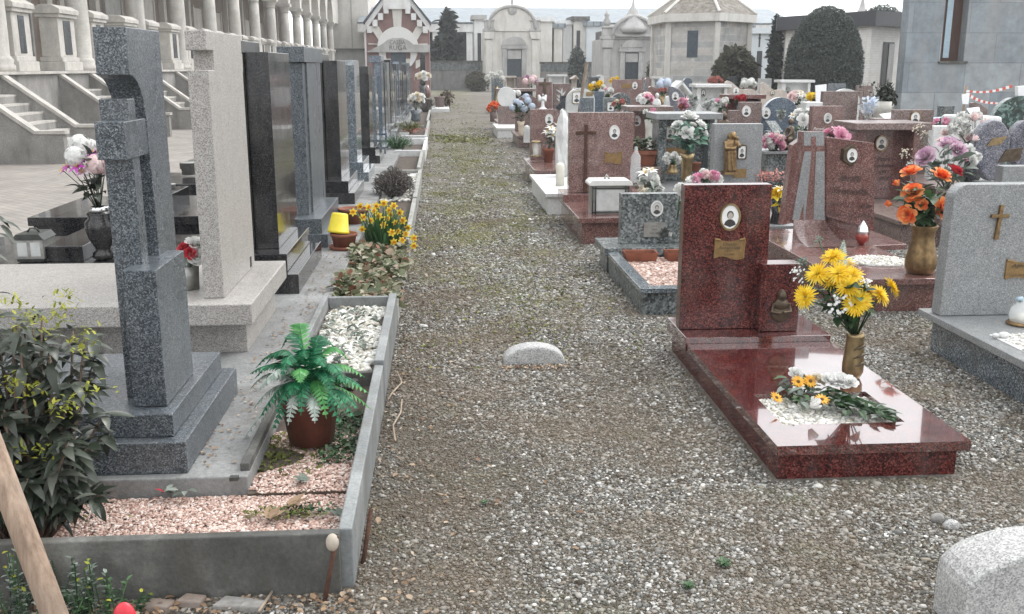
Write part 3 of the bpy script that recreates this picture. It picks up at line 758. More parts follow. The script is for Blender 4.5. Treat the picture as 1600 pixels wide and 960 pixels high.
# ------------------------------------------------------------------ ground
def sheet(name, poly, z, mat, kind='structure'):
    mb = MB(); mb.add([(x, y, z) for x, y in poly], [tuple(range(len(poly)))])
    return setting(mb.build(name, mat), kind)
def ground_material():
    m, nt, b = _new('gravel ground')
    tc = nt.nodes.new("ShaderNodeTexCoord"); v = tc.outputs['Object']
    vo = nt.nodes.new("ShaderNodeTexVoronoi"); vo.inputs['Scale'].default_value = 75; nt.links.new(v, vo.inputs['Vector'])
    sep = nt.nodes.new("ShaderNodeSeparateColor"); nt.links.new(vo.outputs['Color'], sep.inputs[0])
    c = _ramp(nt, sep.outputs[0], [(0, (.07, .068, .062)), (.3, (.17, .165, .15)), (.6, (.27, .26, .235)), (.85, (.34, .335, .315)), (1, (.58, .57, .55))])
    edge = _ramp(nt, vo.outputs['Distance'], [(.25, (1, 1, 1)), (.75, (.5, .47, .43))])
    c = _mix(nt, .8, c, edge, 'MULTIPLY')
    soil = _mix(nt, _ramp(nt, _noise(nt, v, 85, 8, .8), [(.35, (0, 0, 0)), (.62, (1, 1, 1))]), (.05, .042, .033), (.19, .168, .138))
    n1 = _noise(nt, _coord(nt, (1, .55, 1)), 1.15, 6, .65)
    c = _mix(nt, _ramp(nt, n1, [(.47, (0, 0, 0)), (.6, (.85, .85, .85))]), c, soil)
    pale = _noise(nt, _coord(nt, (1, .8, 1)), 1.6, 7, .72)
    c = _mix(nt, _ramp(nt, pale, [(.5, (0, 0, 0)), (.66, (.6, .6, .6))]), c, (.36, .345, .305))
    # moss grows down the middle of the path, more of it further along
    sx = nt.nodes.new("ShaderNodeSeparateXYZ"); nt.links.new(v, sx.inputs[0])
    def mr(sock, a, bb, c0, d0):
        n = nt.nodes.new("ShaderNodeMapRange"); n.interpolation_type = 'SMOOTHSTEP'
        n.inputs[1].default_value, n.inputs[2].default_value, n.inputs[3].default_value, n.inputs[4].default_value = a, bb, c0, d0
        nt.links.new(sock, n.inputs[0]); return n.outputs[0]
    far = mr(sx.outputs[1], 5, 15, .15, 1.0)
    n2 = _noise(nt, _coord(nt, (1.3, .6, 1)), 2.2, 8, .75)
    mo = nt.nodes.new("ShaderNodeMath"); mo.operation = 'MULTIPLY'
    nt.links.new(_ramp(nt, n2, [(.43, (0, 0, 0)), (.6, (1, 1, 1))]), mo.inputs[0]); nt.links.new(far, mo.inputs[1])
    xin = nt.nodes.new("ShaderNodeMath"); xin.operation = 'MULTIPLY'; nt.links.new(mo.outputs[0], xin.inputs[0])
    nt.links.new(mr(sx.outputs[0], 2.2, 1.2, 0, .8), xin.inputs[1])
    mcol = _mix(nt, _noise(nt, v, 45, 5, .7), (.085, .092, .028), (.21, .205, .075))
    c = _mix(nt, xin.outputs[0], c, mcol)
    c = _mix(nt, mr(sx.outputs[1], 19, 9, 0, .55), c, soil)
    nt.links.new(c, b.inputs['Base Color']); b.inputs['Roughness'].default_value = .9
    b.inputs['Specular IOR Level'].default_value = .2
    _bump(nt, b, _noise(nt, v, 110, 8, .75), 1.0, .012)
    M['ground'] = m
ground_material()
def paver_material():
    m, nt, b = _new('small concrete pavers')
    tc = nt.nodes.new("ShaderNodeTexCoord"); mp = nt.nodes.new("ShaderNodeMapping"); mp.inputs['Rotation'].default_value = (0, 0, .785)
    nt.links.new(tc.outputs['Object'], mp.inputs[0])
    br = nt.nodes.new("ShaderNodeTexBrick"); nt.links.new(mp.outputs[0], br.inputs['Vector'])
    br.inputs['Color1'].default_value = (.27, .247, .225, 1); br.inputs['Color2'].default_value = (.32, .295, .27, 1); br.inputs['Mortar'].default_value = (.2, .185, .17, 1)
    br.inputs['Scale'].default_value = 1; br.inputs['Brick Width'].default_value = .22; br.inputs['Row Height'].default_value = .11; br.inputs['Mortar Size'].default_value = .007
    c = _mix(nt, .5, br.outputs[0], _ramp(nt, _noise(nt, tc.outputs['Object'], 1.3, 7, .65), [(.3, (.3, .3, .3)), (.7, (.7, .7, .7))]), 'OVERLAY')
    nt.links.new(c, b.inputs['Base Color']); b.inputs['Roughness'].default_value = .85
    M['pavers'] = m
paver_material()
sheet('ground', [(-120, -30), (120, -30), (120, 118), (-120, 118)], 0, 'ground')
sheet('paved_walk', [(-9.5, -4), (-3.62, -4), (-3.62, 56), (-9.5, 56)], .012, 'pavers')
mb = MB().box(-3.66, -3.42, -4, 56, -.05, .05); setting(mb.build('walk_kerb', 'pale_kerb', bevel=.006))
mb = MB(); mb.box(-3.415, -.72, 3.40, 52, -.05, .16); setting(mb.build('grave_terrace', 'concrete', bevel=.006))

# ------------------------------------------------------------------ arcade along the left
PX = -8.62
COLY = [15.85 + 4.72 * k for k in range(15)]
por = thing('arcade', (PX - 1.5, 48, 0), 'long pale cloister arcade of columns raised on a plinth along the left', 'building')
mb = MB(); mb.box(-13.2, -7.98, 6, 86, -.1, 1.45); mb.build('plinth', 'stair_stone', por)
mb = MB(); mb.box(-13.2, -7.9, 6, 86, 1.452, 1.5); mb.build('floor_edge', 'coping', por)
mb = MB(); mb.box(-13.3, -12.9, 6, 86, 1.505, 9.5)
mb.build('back_wall', 'brown_plaster', por)
for y in COLY:
    mb = MB(); mb.box(-12.9, -12.66, y - .22, y + .22, 1.9, 6.7); mb.box(-12.9, -12.6, y - .3, y + .3, 1.505, 1.9); mb.build('wall_pilaster', 'stucco', por)
for y in COLY[:-1]:
    d = MB(); yc = y + 2.35; d.box(-12.9, -12.84, yc - .95, yc + .95, 1.8, 4.6); d.box(-12.9, -12.78, yc - 1.1, yc - .96, 1.505, 4.7); d.box(-12.9, -12.78, yc + .96, yc + 1.1, 1.505, 4.7); d.build('tomb_panel', 'stucco' if int(y) % 3 else 'maus_grey', por)
mb = MB(); mb.box(-12.88, -7.95, 6, 86, 7.3, 7.6); mb.build('ceiling', 'stucco', por)
poly = [(6, 7.25), (6, 9.6), (86, 9.6), (86, 4.98)]
pts = []
for y0 in reversed(COLY[:-1]):
    y1 = y0 + 4.72; a, bq = y0 + .34, y1 - .34; yc = (a + bq) / 2; rr = (bq - a) / 2
    pts += [(bq, 4.98)] + [(yc + rr * math.cos(t), 4.98 + rr * math.sin(t)) for t in [math.pi * k / 14 for k in range(1, 14)]] + [(a, 4.98)]
mb = MB(); mb.prism(poly + pts + [(6, 4.98)], 'x', PX - .3, PX + .3); mb.build('arch_wall', 'stucco', por)
mb = MB(); mb.box(PX + .3, PX + .5, 6, 86, 8.6, 8.9); mb.box(PX + .3, PX + .65, 6, 86, 8.9, 9.2); mb.build('cornice', 'coping', por)
for y in COLY:
    c = MB(); c.lathe([(.33, 1.5), (.33, 1.62), (.29, 1.64), (.31, 1.72), (.27, 1.78), (.25, 1.8), (.255, 2.6), (.245, 3.6), (.225, 4.5)], (PX, y, 0), 24)
    co = c.build('column', 'coping', por, True)
    k = MB(); k.lathe([(.24, 4.5), (.26, 4.53), (.24, 4.56), (.25, 4.62), (.34, 4.78), (.34, 4.82)], (PX, y, 0), 24); k.box(PX - .36, PX + .36, y - .36, y + .36, 4.82, 4.98)
    k.build('capital', 'coping', co)
    for a, b2 in ((-1.75, -.72), (.5, 1.4)):
        q = MB(); x0, x1, y0, y1 = PX - .25, PX + .16, y + a, y + b2
        q.box(x0 - .09, x1 + .09, y0 - .07, y1 + .07, 1.5, 1.7); q.box(x0 - .04, x1 + .04, y0 - .03, y1 + .03, 1.7, 1.8)
        q.box(x0, x1, y0, y1, 1.8, 2.66)
        q.box(x0 - .06, x1 + .06, y0 - .05, y1 + .05, 2.66, 2.74); q.prism([(x0 - .1, 2.74), (x1 + .1, 2.74), (x1 + .1, 2.84), (x1 - .06, 2.93), (x0 + .06, 2.93), (x0 - .1, 2.84)], 'y', y0 - .1, y1 + .1)
        pe = q.build('pedestal', 'coping', por, bevel=.012)
        w = MB(); w.box(x1, x1 + .012, y0 + .3, y1 - .3, 1.86, 2.6); w.build('panel', 'dark_granite', pe)
for y0 in COLY[:-1]:
    a, b2 = y0 + 1.35, y0 + 3.4
    s = MB()
    n = 7; rise, run = 1.22 / 8, .225
    for k in range(n):
        x1 = -7.98 + (n - k) * run; s.box(-7.98, x1 + (.03), a + .1, b2 - .1, rise * k, rise * (k + 1) - .0)
    s.build('steps', 'stair_stone', por)
    s = MB()
    for k in range(n): x1 = -7.98 + (n - k) * run; s.box(x1 - run - .02, x1 + .03, a + .1, b2 - .1, rise * (k + 1) + .002, rise * (k + 1) + .035)
    s.build('treads', 'coping', por)
    for yy in (a, b2 - .16):
        prof = [(-7.98, 0), (-7.98, 1.42), (-6.74, .5), (-6.28, .5), (-6.28, 0)]
        c = MB(); c.prism(prof, 'y', yy, yy + .16); ch = c.build('stair_cheek', 'stair_stone', por)
        c = MB(); c.prism([(-7.98, 1.425), (-7.98, 1.49), (-6.72, .56), (-6.24, .56), (-6.24, .505), (-6.74, .505)], 'y', yy - .03, yy + .19); c.build('coping', 'coping', ch)
    v = MB(); v.box(-7.98, -7.962, y0 - .75, y0 - .2, .55, 1.0); v.build('cellar_vent', 'void', por)
pav = thing('end_pavilion', (-7.3, 91, 0), 'plain pale end pavilion closing the arcade behind the striped chapel', 'building')
mb = MB(); mb.box(-9.4, -5.9, 86.3, 97, 3.05, 14); mb.build('upper_wall', 'stucco', pav)
mb = MB(); mb.box(-9.2, -6.1, 86.6, 96.8, -.1, 2.9); mb.build('lower_wall', 'maus_grey', pav)
mb = MB(); mb.box(-9.5, -5.8, 86.2, 97, 2.9, 3.05); mb.build('string_course', 'kerb', pav)
mb = MB(); mb.box(-7.33, -7.23, 86.24, 86.3, 3.1, 12); mb.build('drainpipe', 'grey_metal', pav)

# ------------------------------------------------------------------ striped chapel with the round front
def disc_sector(cx, cz, r0, r1, a0, a1, n=10):
    A = [a0 + (a1 - a0) * k / n for k in range(n + 1)]
    return [(cx + r1 * math.cos(t), cz + r1 * math.sin(t)) for t in A] + [(cx + r0 * math.cos(t), cz + r0 * math.sin(t)) for t in A[::-1]]
RY = 55.0
L_, R_ = AY(577, 100, RY).x, AY(668, 100, RY).x; cx = (L_ + R_) / 2; W_ = R_ - L_
chap = thing('striped_chapel', (cx, RY + 1.5, 0), 'small family chapel with red and white sunburst front around a big white ring', 'building')
eav = AY(622, 30, RY).z
pz = lambda py: AY(622, py, RY).z
px_ = lambda q: AY(q, 75, RY).x
zc = pz(75); rr_ = px_(653) - px_(622)
apex = eav + 1.05
gable = [(L_ - .12, -.1), (R_ + .12, -.1), (R_ + .12, eav - .2), (cx + .7, apex), (cx - .7, apex), (L_ - .12, eav - .2)]
mb = MB(); mb.prism(gable, 'y', RY, RY + 3.2); mb.build('body_wall', 'brick_red', chap)
mb = MB(); mb.prism(disc_sector(cx, zc, .001, rr_ * 1.03, 0, math.pi, 28)[:29], 'y', RY - .16, RY + .02); mb.build('white_disc', 'white_cap', chap)
for s in (-1, 1):
    mb = MB(); mb.prism([(cx + s * rr_, zc)] + [(cx + s * rr_ * math.cos(t), zc - rr_ * 1.15 * math.sin(t)) for t in [k * .1 for k in range(1, 11)]] + [(cx + s * rr_ * .62, zc - rr_ * .4), (cx + s * rr_ * .62, zc)], 'y', RY - .14, RY + .01); mb.build('curved_jamb', 'maus_white', chap)
def ray_band(pts): mb = MB(); mb.prism(pts, 'y', RY - .09, RY + .01); mb.build('pale_ray', 'maus_cream', chap)
ray_band([(cx - .19, zc + rr_ * .9), (cx + .19, zc + rr_ * .9), (cx + .3, apex), (cx - .3, apex)])
for s in (-1, 1):
    ray_band([(cx + s * rr_ * .93, zc + rr_ * .32), (cx + s * rr_ * .72, zc + rr_ * .66), (px_(622 + s * 29), pz(42)), (px_(622 + s * 45), pz(42)), (px_(622 + s * 45), pz(50)), (px_(622 + s * 38), pz(50))][::s])
    ray_band([(px_(622 + s * 46), pz(68)), (px_(622 + s * 46), pz(69.9)), (cx + s * rr_ * .9, pz(69.9)), (cx + s * rr_ * .95, pz(69))][::s])
    ray_band([(px_(622 + s * 27), pz(95)), (px_(622 + s * 40), pz(92)), (px_(622 + s * 40), pz(100)), (px_(622 + s * 27), pz(108))][::s])
    ray_band([(px_(622 + s * 12), pz(92)), (px_(622 + s * 20), pz(92)), (px_(622 + s * 20), pz(100)), (px_(622 + s * 12), pz(100))][::s])
bz0, bz1 = pz(82), pz(70)
lint = MB(); lint.prism([(L_ - .14, bz0), (R_ + .14, bz0), (R_ + .14, bz1), (cx + .85, bz1), (cx + .55, bz1 + .22), (cx + .28, bz1 + .33), (cx - .28, bz1 + .33), (cx - .55, bz1 + .22), (cx - .85, bz1)], 'y', RY - .3, RY + .02)
lo = lint.build('name_lintel', 'maus_grey', chap)
lt = MB(); lettering(lt, 'CASSIA', (cx - .02, RY - .3, bz1 + .1), .22, 'kerb', 0, .01, .82); lettering(lt, 'RUGA', (cx, RY - .3, bz0 + .22), .25, 'kerb', 0, .01, .9); lt.build('lettering', None, lo, recalc=False)
mb = MB(); mb.box(cx - .4, cx + .42, RY - .05, RY + .02, 0, bz0); mb.build('door', 'door_blue', chap)
for s in (-1, 1):
    mb = MB(); mb.prism([(cx + s * (W_ / 2 + .14), eav - .22), (cx + s * .7, apex), (cx + s * .7, apex - .34), (cx + s * (W_ / 2 + .14), eav - .62)][::s], 'y', RY - .2, RY + .01); mb.build('gable_band', 'maus_white', chap)
    for k in range(4):
        mb = MB(); x = cx + s * (W_ / 2 - .08 - k * .3); z = eav - .5 + k * .33
        mb.box(x - .13, x + .13, RY - .26, RY - .0, z - .22, z + .12); mb.build('corbel', 'maus_white', chap)
    mb = MB(); mb.prism([(cx + s * (W_ / 2 + .22), eav - .26), (cx + s * .7, apex + .02), (cx + s * .7, apex + .12), (cx + s * (W_ / 2 + .22), eav - .14)][::s], 'y', RY - .35, RY + 3.3); mb.build('roof', 'door_blue', chap)
mb = MB(); mb.box(cx - .72, cx + .72, RY - .28, RY + 1.2, apex - .55, eav + 3.2); mb.build('gable_tower', 'maus_white', chap)

# ------------------------------------------------------------------ far arcade with the grey metal roof, garden walls, chapels
AYR = 84.0
xa, xb = AY(560, 60, AYR).x, AY(1240, 60, AYR).x
zr0, zr1 = AY(900, 36, AYR).z, AY(900, 13, AYR + 7).z
fa = thing('far_arcade', ((xa + xb) / 2, AYR + 4, 0), 'long low arcade under a grey metal roof closing the far end', 'building')
mb = MB(); mb.prism([(AYR - .6, zr0), (AYR + 7, zr1), (AYR + 7.2, zr1 - .1), (AYR - .4, zr0 - .12)], 'x', xa, xb); mb.build('roof', 'metal_roof', fa)
mb = MB(); mb.box(xa, xb, AYR - .4, AYR + .3, zr0 - .75, zr0 - .13); mb.build('architrave', 'maus_white', fa)
mb = MB(); mb.box(xa, xb, AYR + 6.2, AYR + 6.6, -.1, zr1 - .2); mb.build('back_wall', 'door_blue', fa)
x = xa + .5
while x < xb:
    p = MB(); p.box(x, x + .5, AYR - .25, AYR + .2, -.1, zr0 - .75); p.build('pillar', 'maus_white', fa); x += 2.75
def garden_wall(px0, px1, pyt, Y, mat, label, dark=False):
    a, b2 = AY(px0, pyt, Y), AY(px1, pyt, Y)
    t = thing('garden_wall', ((a.x + b2.x) / 2, Y, 0), label, 'wall')
    mb = MB(); mb.box(a.x, b2.x, Y, Y + .35, -.1, a.z - .12); mb.build('masonry', mat, t)
    mb = MB(); mb.box(a.x - .05, b2.x + .05, Y - .08, Y + .42, a.z - .12, a.z); mb.build('coping', 'kerb', t)
    if dark:
        mb = MB(); mb.box(a.x + .05, b2.x - .05, Y - .03, Y, a.z - .65, a.z - .13); mb.build('dark_band', 'marbled_grey', t)
    return t
garden_wall(668, 760, 95, 70, 'concrete', 'stained low wall closing the end of the gravel path', True)
garden_wall(845, 942, 97, 70, 'stair_stone', 'dark banded low wall between the two carved chapels', True)

def carved_chapel(Y, px0, px1, py_apex, name_label, ogee=False, door=None, door_top=77, mat='maus_cream'):
    a, b2 = AY(px0, 100, Y).x, AY(px1, 100, Y).x; cx = (a + b2) / 2; hw = (b2 - a) / 2
    za = AY((px0 + px1) / 2, py_apex, Y).z
    t = thing('carved_chapel', (cx, Y + 1.8, 0), name_label, 'building')
    sh = za * .70
    mb = MB(); mb.box(a, b2, Y, Y + 4, -.1, sh); mb.build('body_wall', mat, t, bevel=.03)
    n = 18; cr = hw * (.70 if ogee else .84)
    g = [(cx - hw, sh)] + [(cx - cr * math.cos(math.pi * k / n) * (1 + .06 * math.sin(math.pi * k / n)), sh + (za - sh) * .92 * math.sin(math.pi * k / n) ** (1.25 if ogee else .85)) for k in range(n + 1)] + [(cx + hw, sh)]
    mb = MB(); mb.prism(g, 'y', Y - .1, Y + .5); mb.build('curved_gable', mat, t)
    rim = MB(); rim.tube([(p[0], Y - .12, p[1] + .05) for p in g[1:-1]], .12, 8); rim.build('gable_moulding', 'maus_grey', t, True)
    co = MB()
    for s in (-1, 1):
        co.box(cx + s * hw * .83 - hw * .22, cx + s * hw * .83 + hw * .22, Y - .22, Y + .4, sh - .02, sh + .16)
        co.box(cx + s * hw * .83 - hw * .16, cx + s * hw * .83 + hw * .16, Y - .14, Y + .4, sh + .16, sh + .62)
        co.box(cx + s * hw * .83 - hw * .2, cx + s * hw * .83 + hw * .2, Y - .2, Y + .4, sh + .62, sh + .72)
    co.build('corner_blocks', 'maus_grey', t, bevel=.03)
    for s in (-1, 1):
        pl = MB(); pl.box(cx + s * hw * .84 - hw * .12, cx + s * hw * .84 + hw * .12, Y - .12, Y, 0, sh - .55)
        pl.prism([(cx + s * hw * .68, sh - .5), (cx + s * hw, sh - .5), (cx + s * hw, sh - .03), (cx + s * hw * .62, sh - .03)], 'y', Y - .2, Y); pl.build('pilaster', mat, t, bevel=.02)
    dx0, dx1 = AY(door[0], 100, Y).x, AY(door[1], 100, Y).x; dz = AY(cx, door_top, Y).z; dw = dx1 - dx0
    mb = MB(); mb.box(dx0, dx1, Y - .04, Y, 0, dz); d = mb.build('door', 'door_blue', t)
    mb = MB(); mb.box((dx0 + dx1) / 2 - .02, (dx0 + dx1) / 2 + .02, Y - .06, Y - .04, 0, dz); mb.build('door_split', 'void', d)
    mb = MB(); mb.box(dx0 + .04, dx1 - .04, Y - .075, Y - .062, dz * .78, dz - .04); mb.build('transom', 'maus_grey', d)
    mb = MB()
    for q in range(7): xx = dx0 + dw * (q + .5) / 7; mb.box(xx - .012, xx + .012, Y - .09, Y - .07, .15, dz * .74)
    for zz in (.15, dz * .37, dz * .74): mb.box(dx0 + .03, dx1 - .03, Y - .0915, Y - .0715, zz - .02, zz + .02)
    mb.build('grille', 'dark_metal', d)
    fr = MB()
    for x0 in (dx0 - .3, dx1): fr.box(x0, x0 + .3, Y - .16, Y, 0, dz + .05)
    fr.box(dx0 - .36, dx1 + .36, Y - .2, Y, dz + .052, dz + .3)
    dc = (dx0 + dx1) / 2
    fr.prism([(dc - dw * .8, dz + .3)] + [(dc - dw * .8 * math.cos(math.pi * k / 12), dz + .3 + dw * .55 * math.sin(math.pi * k / 12)) for k in range(13)], 'y', Y - .24, Y)
    fr.build('door_surround', 'maus_grey', t, bevel=.02)
    k = MB()
    k.ell((cx, Y - .1, za - .35), (.3, .1, .3), 10, 8) if not ogee else None; k.ell((cx, Y - .14, dz + .62), (.2, .1, .16), 10, 8)
    if ogee:
        k.lathe([(.8, -1.0), (.95, -.85), (.9, -.7), (.55, -.3), (.36, .1), (.26, .3), (.1, .55), (.04, .95), (.02, 1.5)], (cx, Y + .2, za), 8)
        k.box(cx - .9, cx + .9, Y - .22, Y + .2, sh + .1, sh + .25); k.box(cx - 1.1, cx + 1.1, Y - .26, Y + .1, dz + .9, dz + 1.05)
        for s in (-1, 1): k.lathe([(.16, 0), (.24, .25), (.1, .5), (.16, .62), (.02, .95)], (cx + s * hw * .85, Y + .1, sh + .72), 10)
    else:
        k.box(cx - .06, cx + .06, Y, Y + .12, za - .05, za + 1.1); k.box(cx - .32, cx + .32, Y, Y + .12, za + .6, za + .72)
    k.build('carved_ornament', 'maus_grey', t, True)
    st = MB(); st.box(dx0 - .5, dx1 + .5, Y - .7, Y, 0, .16); st.box(dx0 - .4, dx1 + .4, Y - .4, Y, .16, .3); st.build('steps', 'concrete', t)
    mb = MB(); mb.box(a + .2, b2 - .2, Y + .6, Y + 3.9, sh, sh + .5); mb.build('roof', 'kerb', t)
    return t
carved_chapel(67, 757, 843, 8, 'cream carved chapel with a bell shaped gable and dark door beyond the path', False, (792, 815), 77)
carved_chapel(60, 940, 1036, 24, 'grey carved chapel with a pointed dome finial and dark blue door', True, (976, 997), 82, 'maus_grey')

def flat_chapel(px0, px1, pyt, Y, mat, label, depth=3.5, roof='kerb', parts=None, over=.2):
    a, b2 = AY(px0, pyt, Y), AY(px1, pyt, Y)
    t = thing('flat_roofed_chapel', ((a.x + b2.x) / 2, Y + depth / 2, 0), label, 'building')
    mb = MB(); mb.box(a.x, b2.x, Y, Y + depth, -.1, a.z - .3); mb.build('wall', mat, t)
    mb = MB(); mb.box(a.x - over, b2.x + over, Y - over, Y + depth + over, a.z - .3, a.z); mb.build('roof', roof, t)
    for nm, q0, q1, r0, r1, mt in (parts or []):
        p, q = AY(q0, r0, Y), AY(q1, r1, Y)
        mb = MB(); mb.box(p.x, q.x, Y - .03, Y, max(0, q.z), p.z); mb.build(nm, mt, t)
    return t
flat_chapel(741, 756, 24, 74, 'maus_white', 'slender white chapel side standing left of the cream chapel', 3, 'maus_grey', [('niche', 746, 752, 52, 96, 'void')])
flat_chapel(845, 863, 27, 72, 'maus_cream', 'narrow cream chapel with flat roof right of the bell gable', 3, 'maus_white')
flat_chapel(866, 879, 37, 73, 'maus_cream', 'low pale chapel under a blue grey flat roof', 3, 'metal_roof')
flat_chapel(880, 894, 32, 74, 'maus_white', 'bright white narrow chapel between two flat roofs', 3, 'maus_white')
flat_chapel(897, 917, 26, 73.5, 'maus_cream', 'cream chapel with a tall slit opening behind a round bush', 3, 'kerb', [('slit_opening', 901, 906, 48, 80, 'void')])
flat_chapel(917, 939, 34, 73, 'maus_blue', 'pale blue chapel with flat roof beside the grey dome chapel', 3, 'metal_roof')
flat_chapel(1031, 1047, 33, 70, 'yellow_wall', 'yellow topped brown chapel behind the hexagonal stone chapel', 3, 'kerb', [('brown_wall', 1033, 1046, 56, 125, 'brown_plaster')], .02)
flat_chapel(1157, 1178, 40, 66, 'maus_blue', 'blue grey chapel wall right of the hexagonal chapel', 4, 'metal_roof', None, .1)
flat_chapel(1172, 1211, 44, 56, 'maus_blue', 'pale chapel with a dark cross above a narrow door slit', 4, 'maus_blue', [('door_slit', 1183, 1188, 80, 132, 'void'), ('cross', 1186.2, 1187.2, 52, 74, 'dark_metal'), ('cross_arm', 1184.8, 1188.6, 59, 61, 'dark_metal')], .25)

def poly_chapel(pts, zt, mat, label, name, roof_h=0, roof='stone_roof', eave=.35, eave_mat='maus_cream', win=None, fascia=.35):
    cx = sum(p[0] for p in pts) / len(pts); cy = sum(p[1] for p in pts) / len(pts)
    t = thing(name, (cx, cy, 0), label, 'building')
    mb = MB(); mb.prism(pts, 'z', -.1, zt); mb.build('wall', mat, t)
    ex = [(p[0] + (p[0] - cx) / math.hypot(p[0] - cx, p[1] - cy) * eave, p[1] + (p[1] - cy) / math.hypot(p[0] - cx, p[1] - cy) * eave) for p in pts]
    mb = MB(); mb.prism(ex, 'z', zt, zt + fascia); mb.build('eaves', eave_mat, t)
    if roof_h:
        n = len(ex); mb = MB(); mb.add([(p[0], p[1], zt + fascia + .004) for p in ex] + [(cx, cy, zt + fascia + roof_h)], [(k, (k + 1) % n, n) for k in range(n)] + [tuple(range(n - 1, -1, -1))]); ro = mb.build('roof', roof, t)
        mb = MB()
        for k in range(n): mb.tube([(ex[k][0], ex[k][1], zt + fascia + .03), (cx, cy, zt + fascia + roof_h + .03)], .07, 6)
        mb.build('ridge_tiles', 'maus_cream', ro)
        mb = MB()
        for k, p in enumerate(pts):
            d = Vector((p[0] - cx, p[1] - cy)).normalized() * .03; mb.box(p[0] + d.x - .11, p[0] + d.x + .11, p[1] + d.y - .11, p[1] + d.y + .11, 0, zt - .003)
        mb.build('corner_posts', 'maus_cream', t)
    return t
c0, cl, cr = AY(1118, 100, 45), AY(1043, 100, 46.2), AY(1167, 100, 47)
zt = AY(1090, 33, 45).z
hx = poly_chapel([(cl.x, 46.2), (c0.x, 45), (cr.x, 47), (cr.x + .2, 49.6), (c0.x + .2, 50.6), (cl.x, 49.4)], zt, 'tuff', 'hexagonal chapel of mixed stone blocks under a mossy peaked roof', 'hexagonal_chapel', 1.75)
dirv = (Vector((c0.x, 45, 0)) - Vector((cl.x, 46.2, 0))).normalized()
w0 = Vector((cl.x, 46.2, 0)) + dirv * (.40 * (Vector((c0.x, 45, 0)) - Vector((cl.x, 46.2, 0))).length)
nrm = Vector((dirv.y, -dirv.x, 0))
mb = MB(); za_, zb_ = AY(1080, 90, 45.6).z, AY(1080, 48, 45.6).z
p0, p1 = w0, w0 + dirv * .5
mb.add([(p0 + nrm * .02).to_tuple()[:2] + (za_,), (p1 + nrm * .02).to_tuple()[:2] + (za_,), (p1 + nrm * .02).to_tuple()[:2] + (zb_,), (p0 + nrm * .02).to_tuple()[:2] + (zb_,)], [(0, 1, 2, 3)]); mb.build('window', 'door_blue', hx)
c0, cl, cr = AY(1358, 100, 38), AY(1226, 100, 43), AY(1411, 100, 40)
zt = AY(1358, 41, 38).z
wb = poly_chapel([(cl.x, 43), (c0.x, 38), (cr.x + .4, 40.4), (cr.x + 1.2, 46), (cl.x + 1, 47)], zt, 'brick_white', 'white brick chapel with a flat black roof behind the clipped tree', 'white_brick_chapel', 0, eave=.45, eave_mat='black_paint', fascia=.55)
dv = Vector((cr.x + .4 - c0.x, 2.4, 0)); nr = Vector((dv.y, -dv.x, 0)).normalized() * .02
q0, q1 = Vector((c0.x, 38, 0)) + dv * .30 + nr, Vector((c0.x, 38, 0)) + dv * .58 + nr
z1, z0 = AY(1382, 66, 38.8).z, 0
mb = MB(); mb.add([(q0.x, q0.y, .3), (q1.x, q1.y, .3), (q1.x, q1.y, z1), (q0.x, q0.y, z1)], [(0, 1, 2, 3)]); wo = mb.build('tall_opening', 'void', wb)
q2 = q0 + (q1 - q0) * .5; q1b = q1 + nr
mb = MB(); mb.add([(q2.x + nr.x, q2.y + nr.y, .3), (q1b.x, q1b.y, .3), (q1b.x, q1b.y, z1 - .05), (q2.x + nr.x, q2.y + nr.y, z1 - .05)], [(0, 1, 2, 3)]); mb.build('painted_lit_reveal', 'maus_grey', wo)  # flat pale panel; the reveal's lit side put in as colour
sp = AY(1347, 16, 62)
mb = MB(); mb.lathe([(1.1, -1.2), (1.15, -.9), (.5, -.35), (.2, .3), (.06, .9), (.03, 1.3)], (sp.x, 62, sp.z - .2), 10); mb.box(sp.x - .02, sp.x + .02, 61.98, 62.02, sp.z + 1, sp.z + 1.6); mb.box(sp.x - 1.6, sp.x + 1.6, 60.4, 63.6, 0, sp.z - 1.4)
tag(mb.build('chapel_spire', 'maus_grey'), 'small pointed grey spire showing above the black flat roof', 'building')
bb = thing('stone_faced_chapel', (17.5, 32, 0), 'tall blue grey stone faced chapel at the right edge with one narrow window', 'building')
bl = AY(1413, 100, 29).x
wz, wt = AY(1490, 96, 29).z, AY(1490, -25, 29).z
wx0, wx1 = AY(1472, 60, 29).x, AY(1509, 60, 29).x
mb = MB(); mb.box(bl, wx0, 29, 29.45, -.1, 7.5); mb.box(wx1, 24, 29, 29.45, -.1, 7.5); mb.box(wx0, wx1, 29, 29.45, -.1, wz); mb.box(wx0, wx1, 29, 29.45, wt, 7.5); mb.prism([(bl + .25, 29.455), (24, 29.455), (24, 36), (bl * 36 / 29 + .6, 36)], 'z', -.1, 7.5); mb.build('wall', 'grey_blocks', bb)
mb = MB(); mb.box(wx0, wx1, 29.35, 29.4, wz, wt); wi = mb.build('window', 'rust', bb)
mb = MB(); mb.box(wx0 + .24, wx0 + .42, 29.33, 29.35, wz + .1, wt); mb.build('blue_glass', 'card_blue', wi)
mb = MB(); mb.box(wx0 - .06, wx1 + .1, 28.93, 29.36, wz - .06, wz); mb.build('sill', 'kerb', bb)
mb = MB(); mb.prism([(bl - .1, 28.93), (24, 28.93), (24, 36), (bl * 36 / 29 + .4, 36)], 'z', 7.5, 7.9); mb.build('cornice', 'kerb', bb)
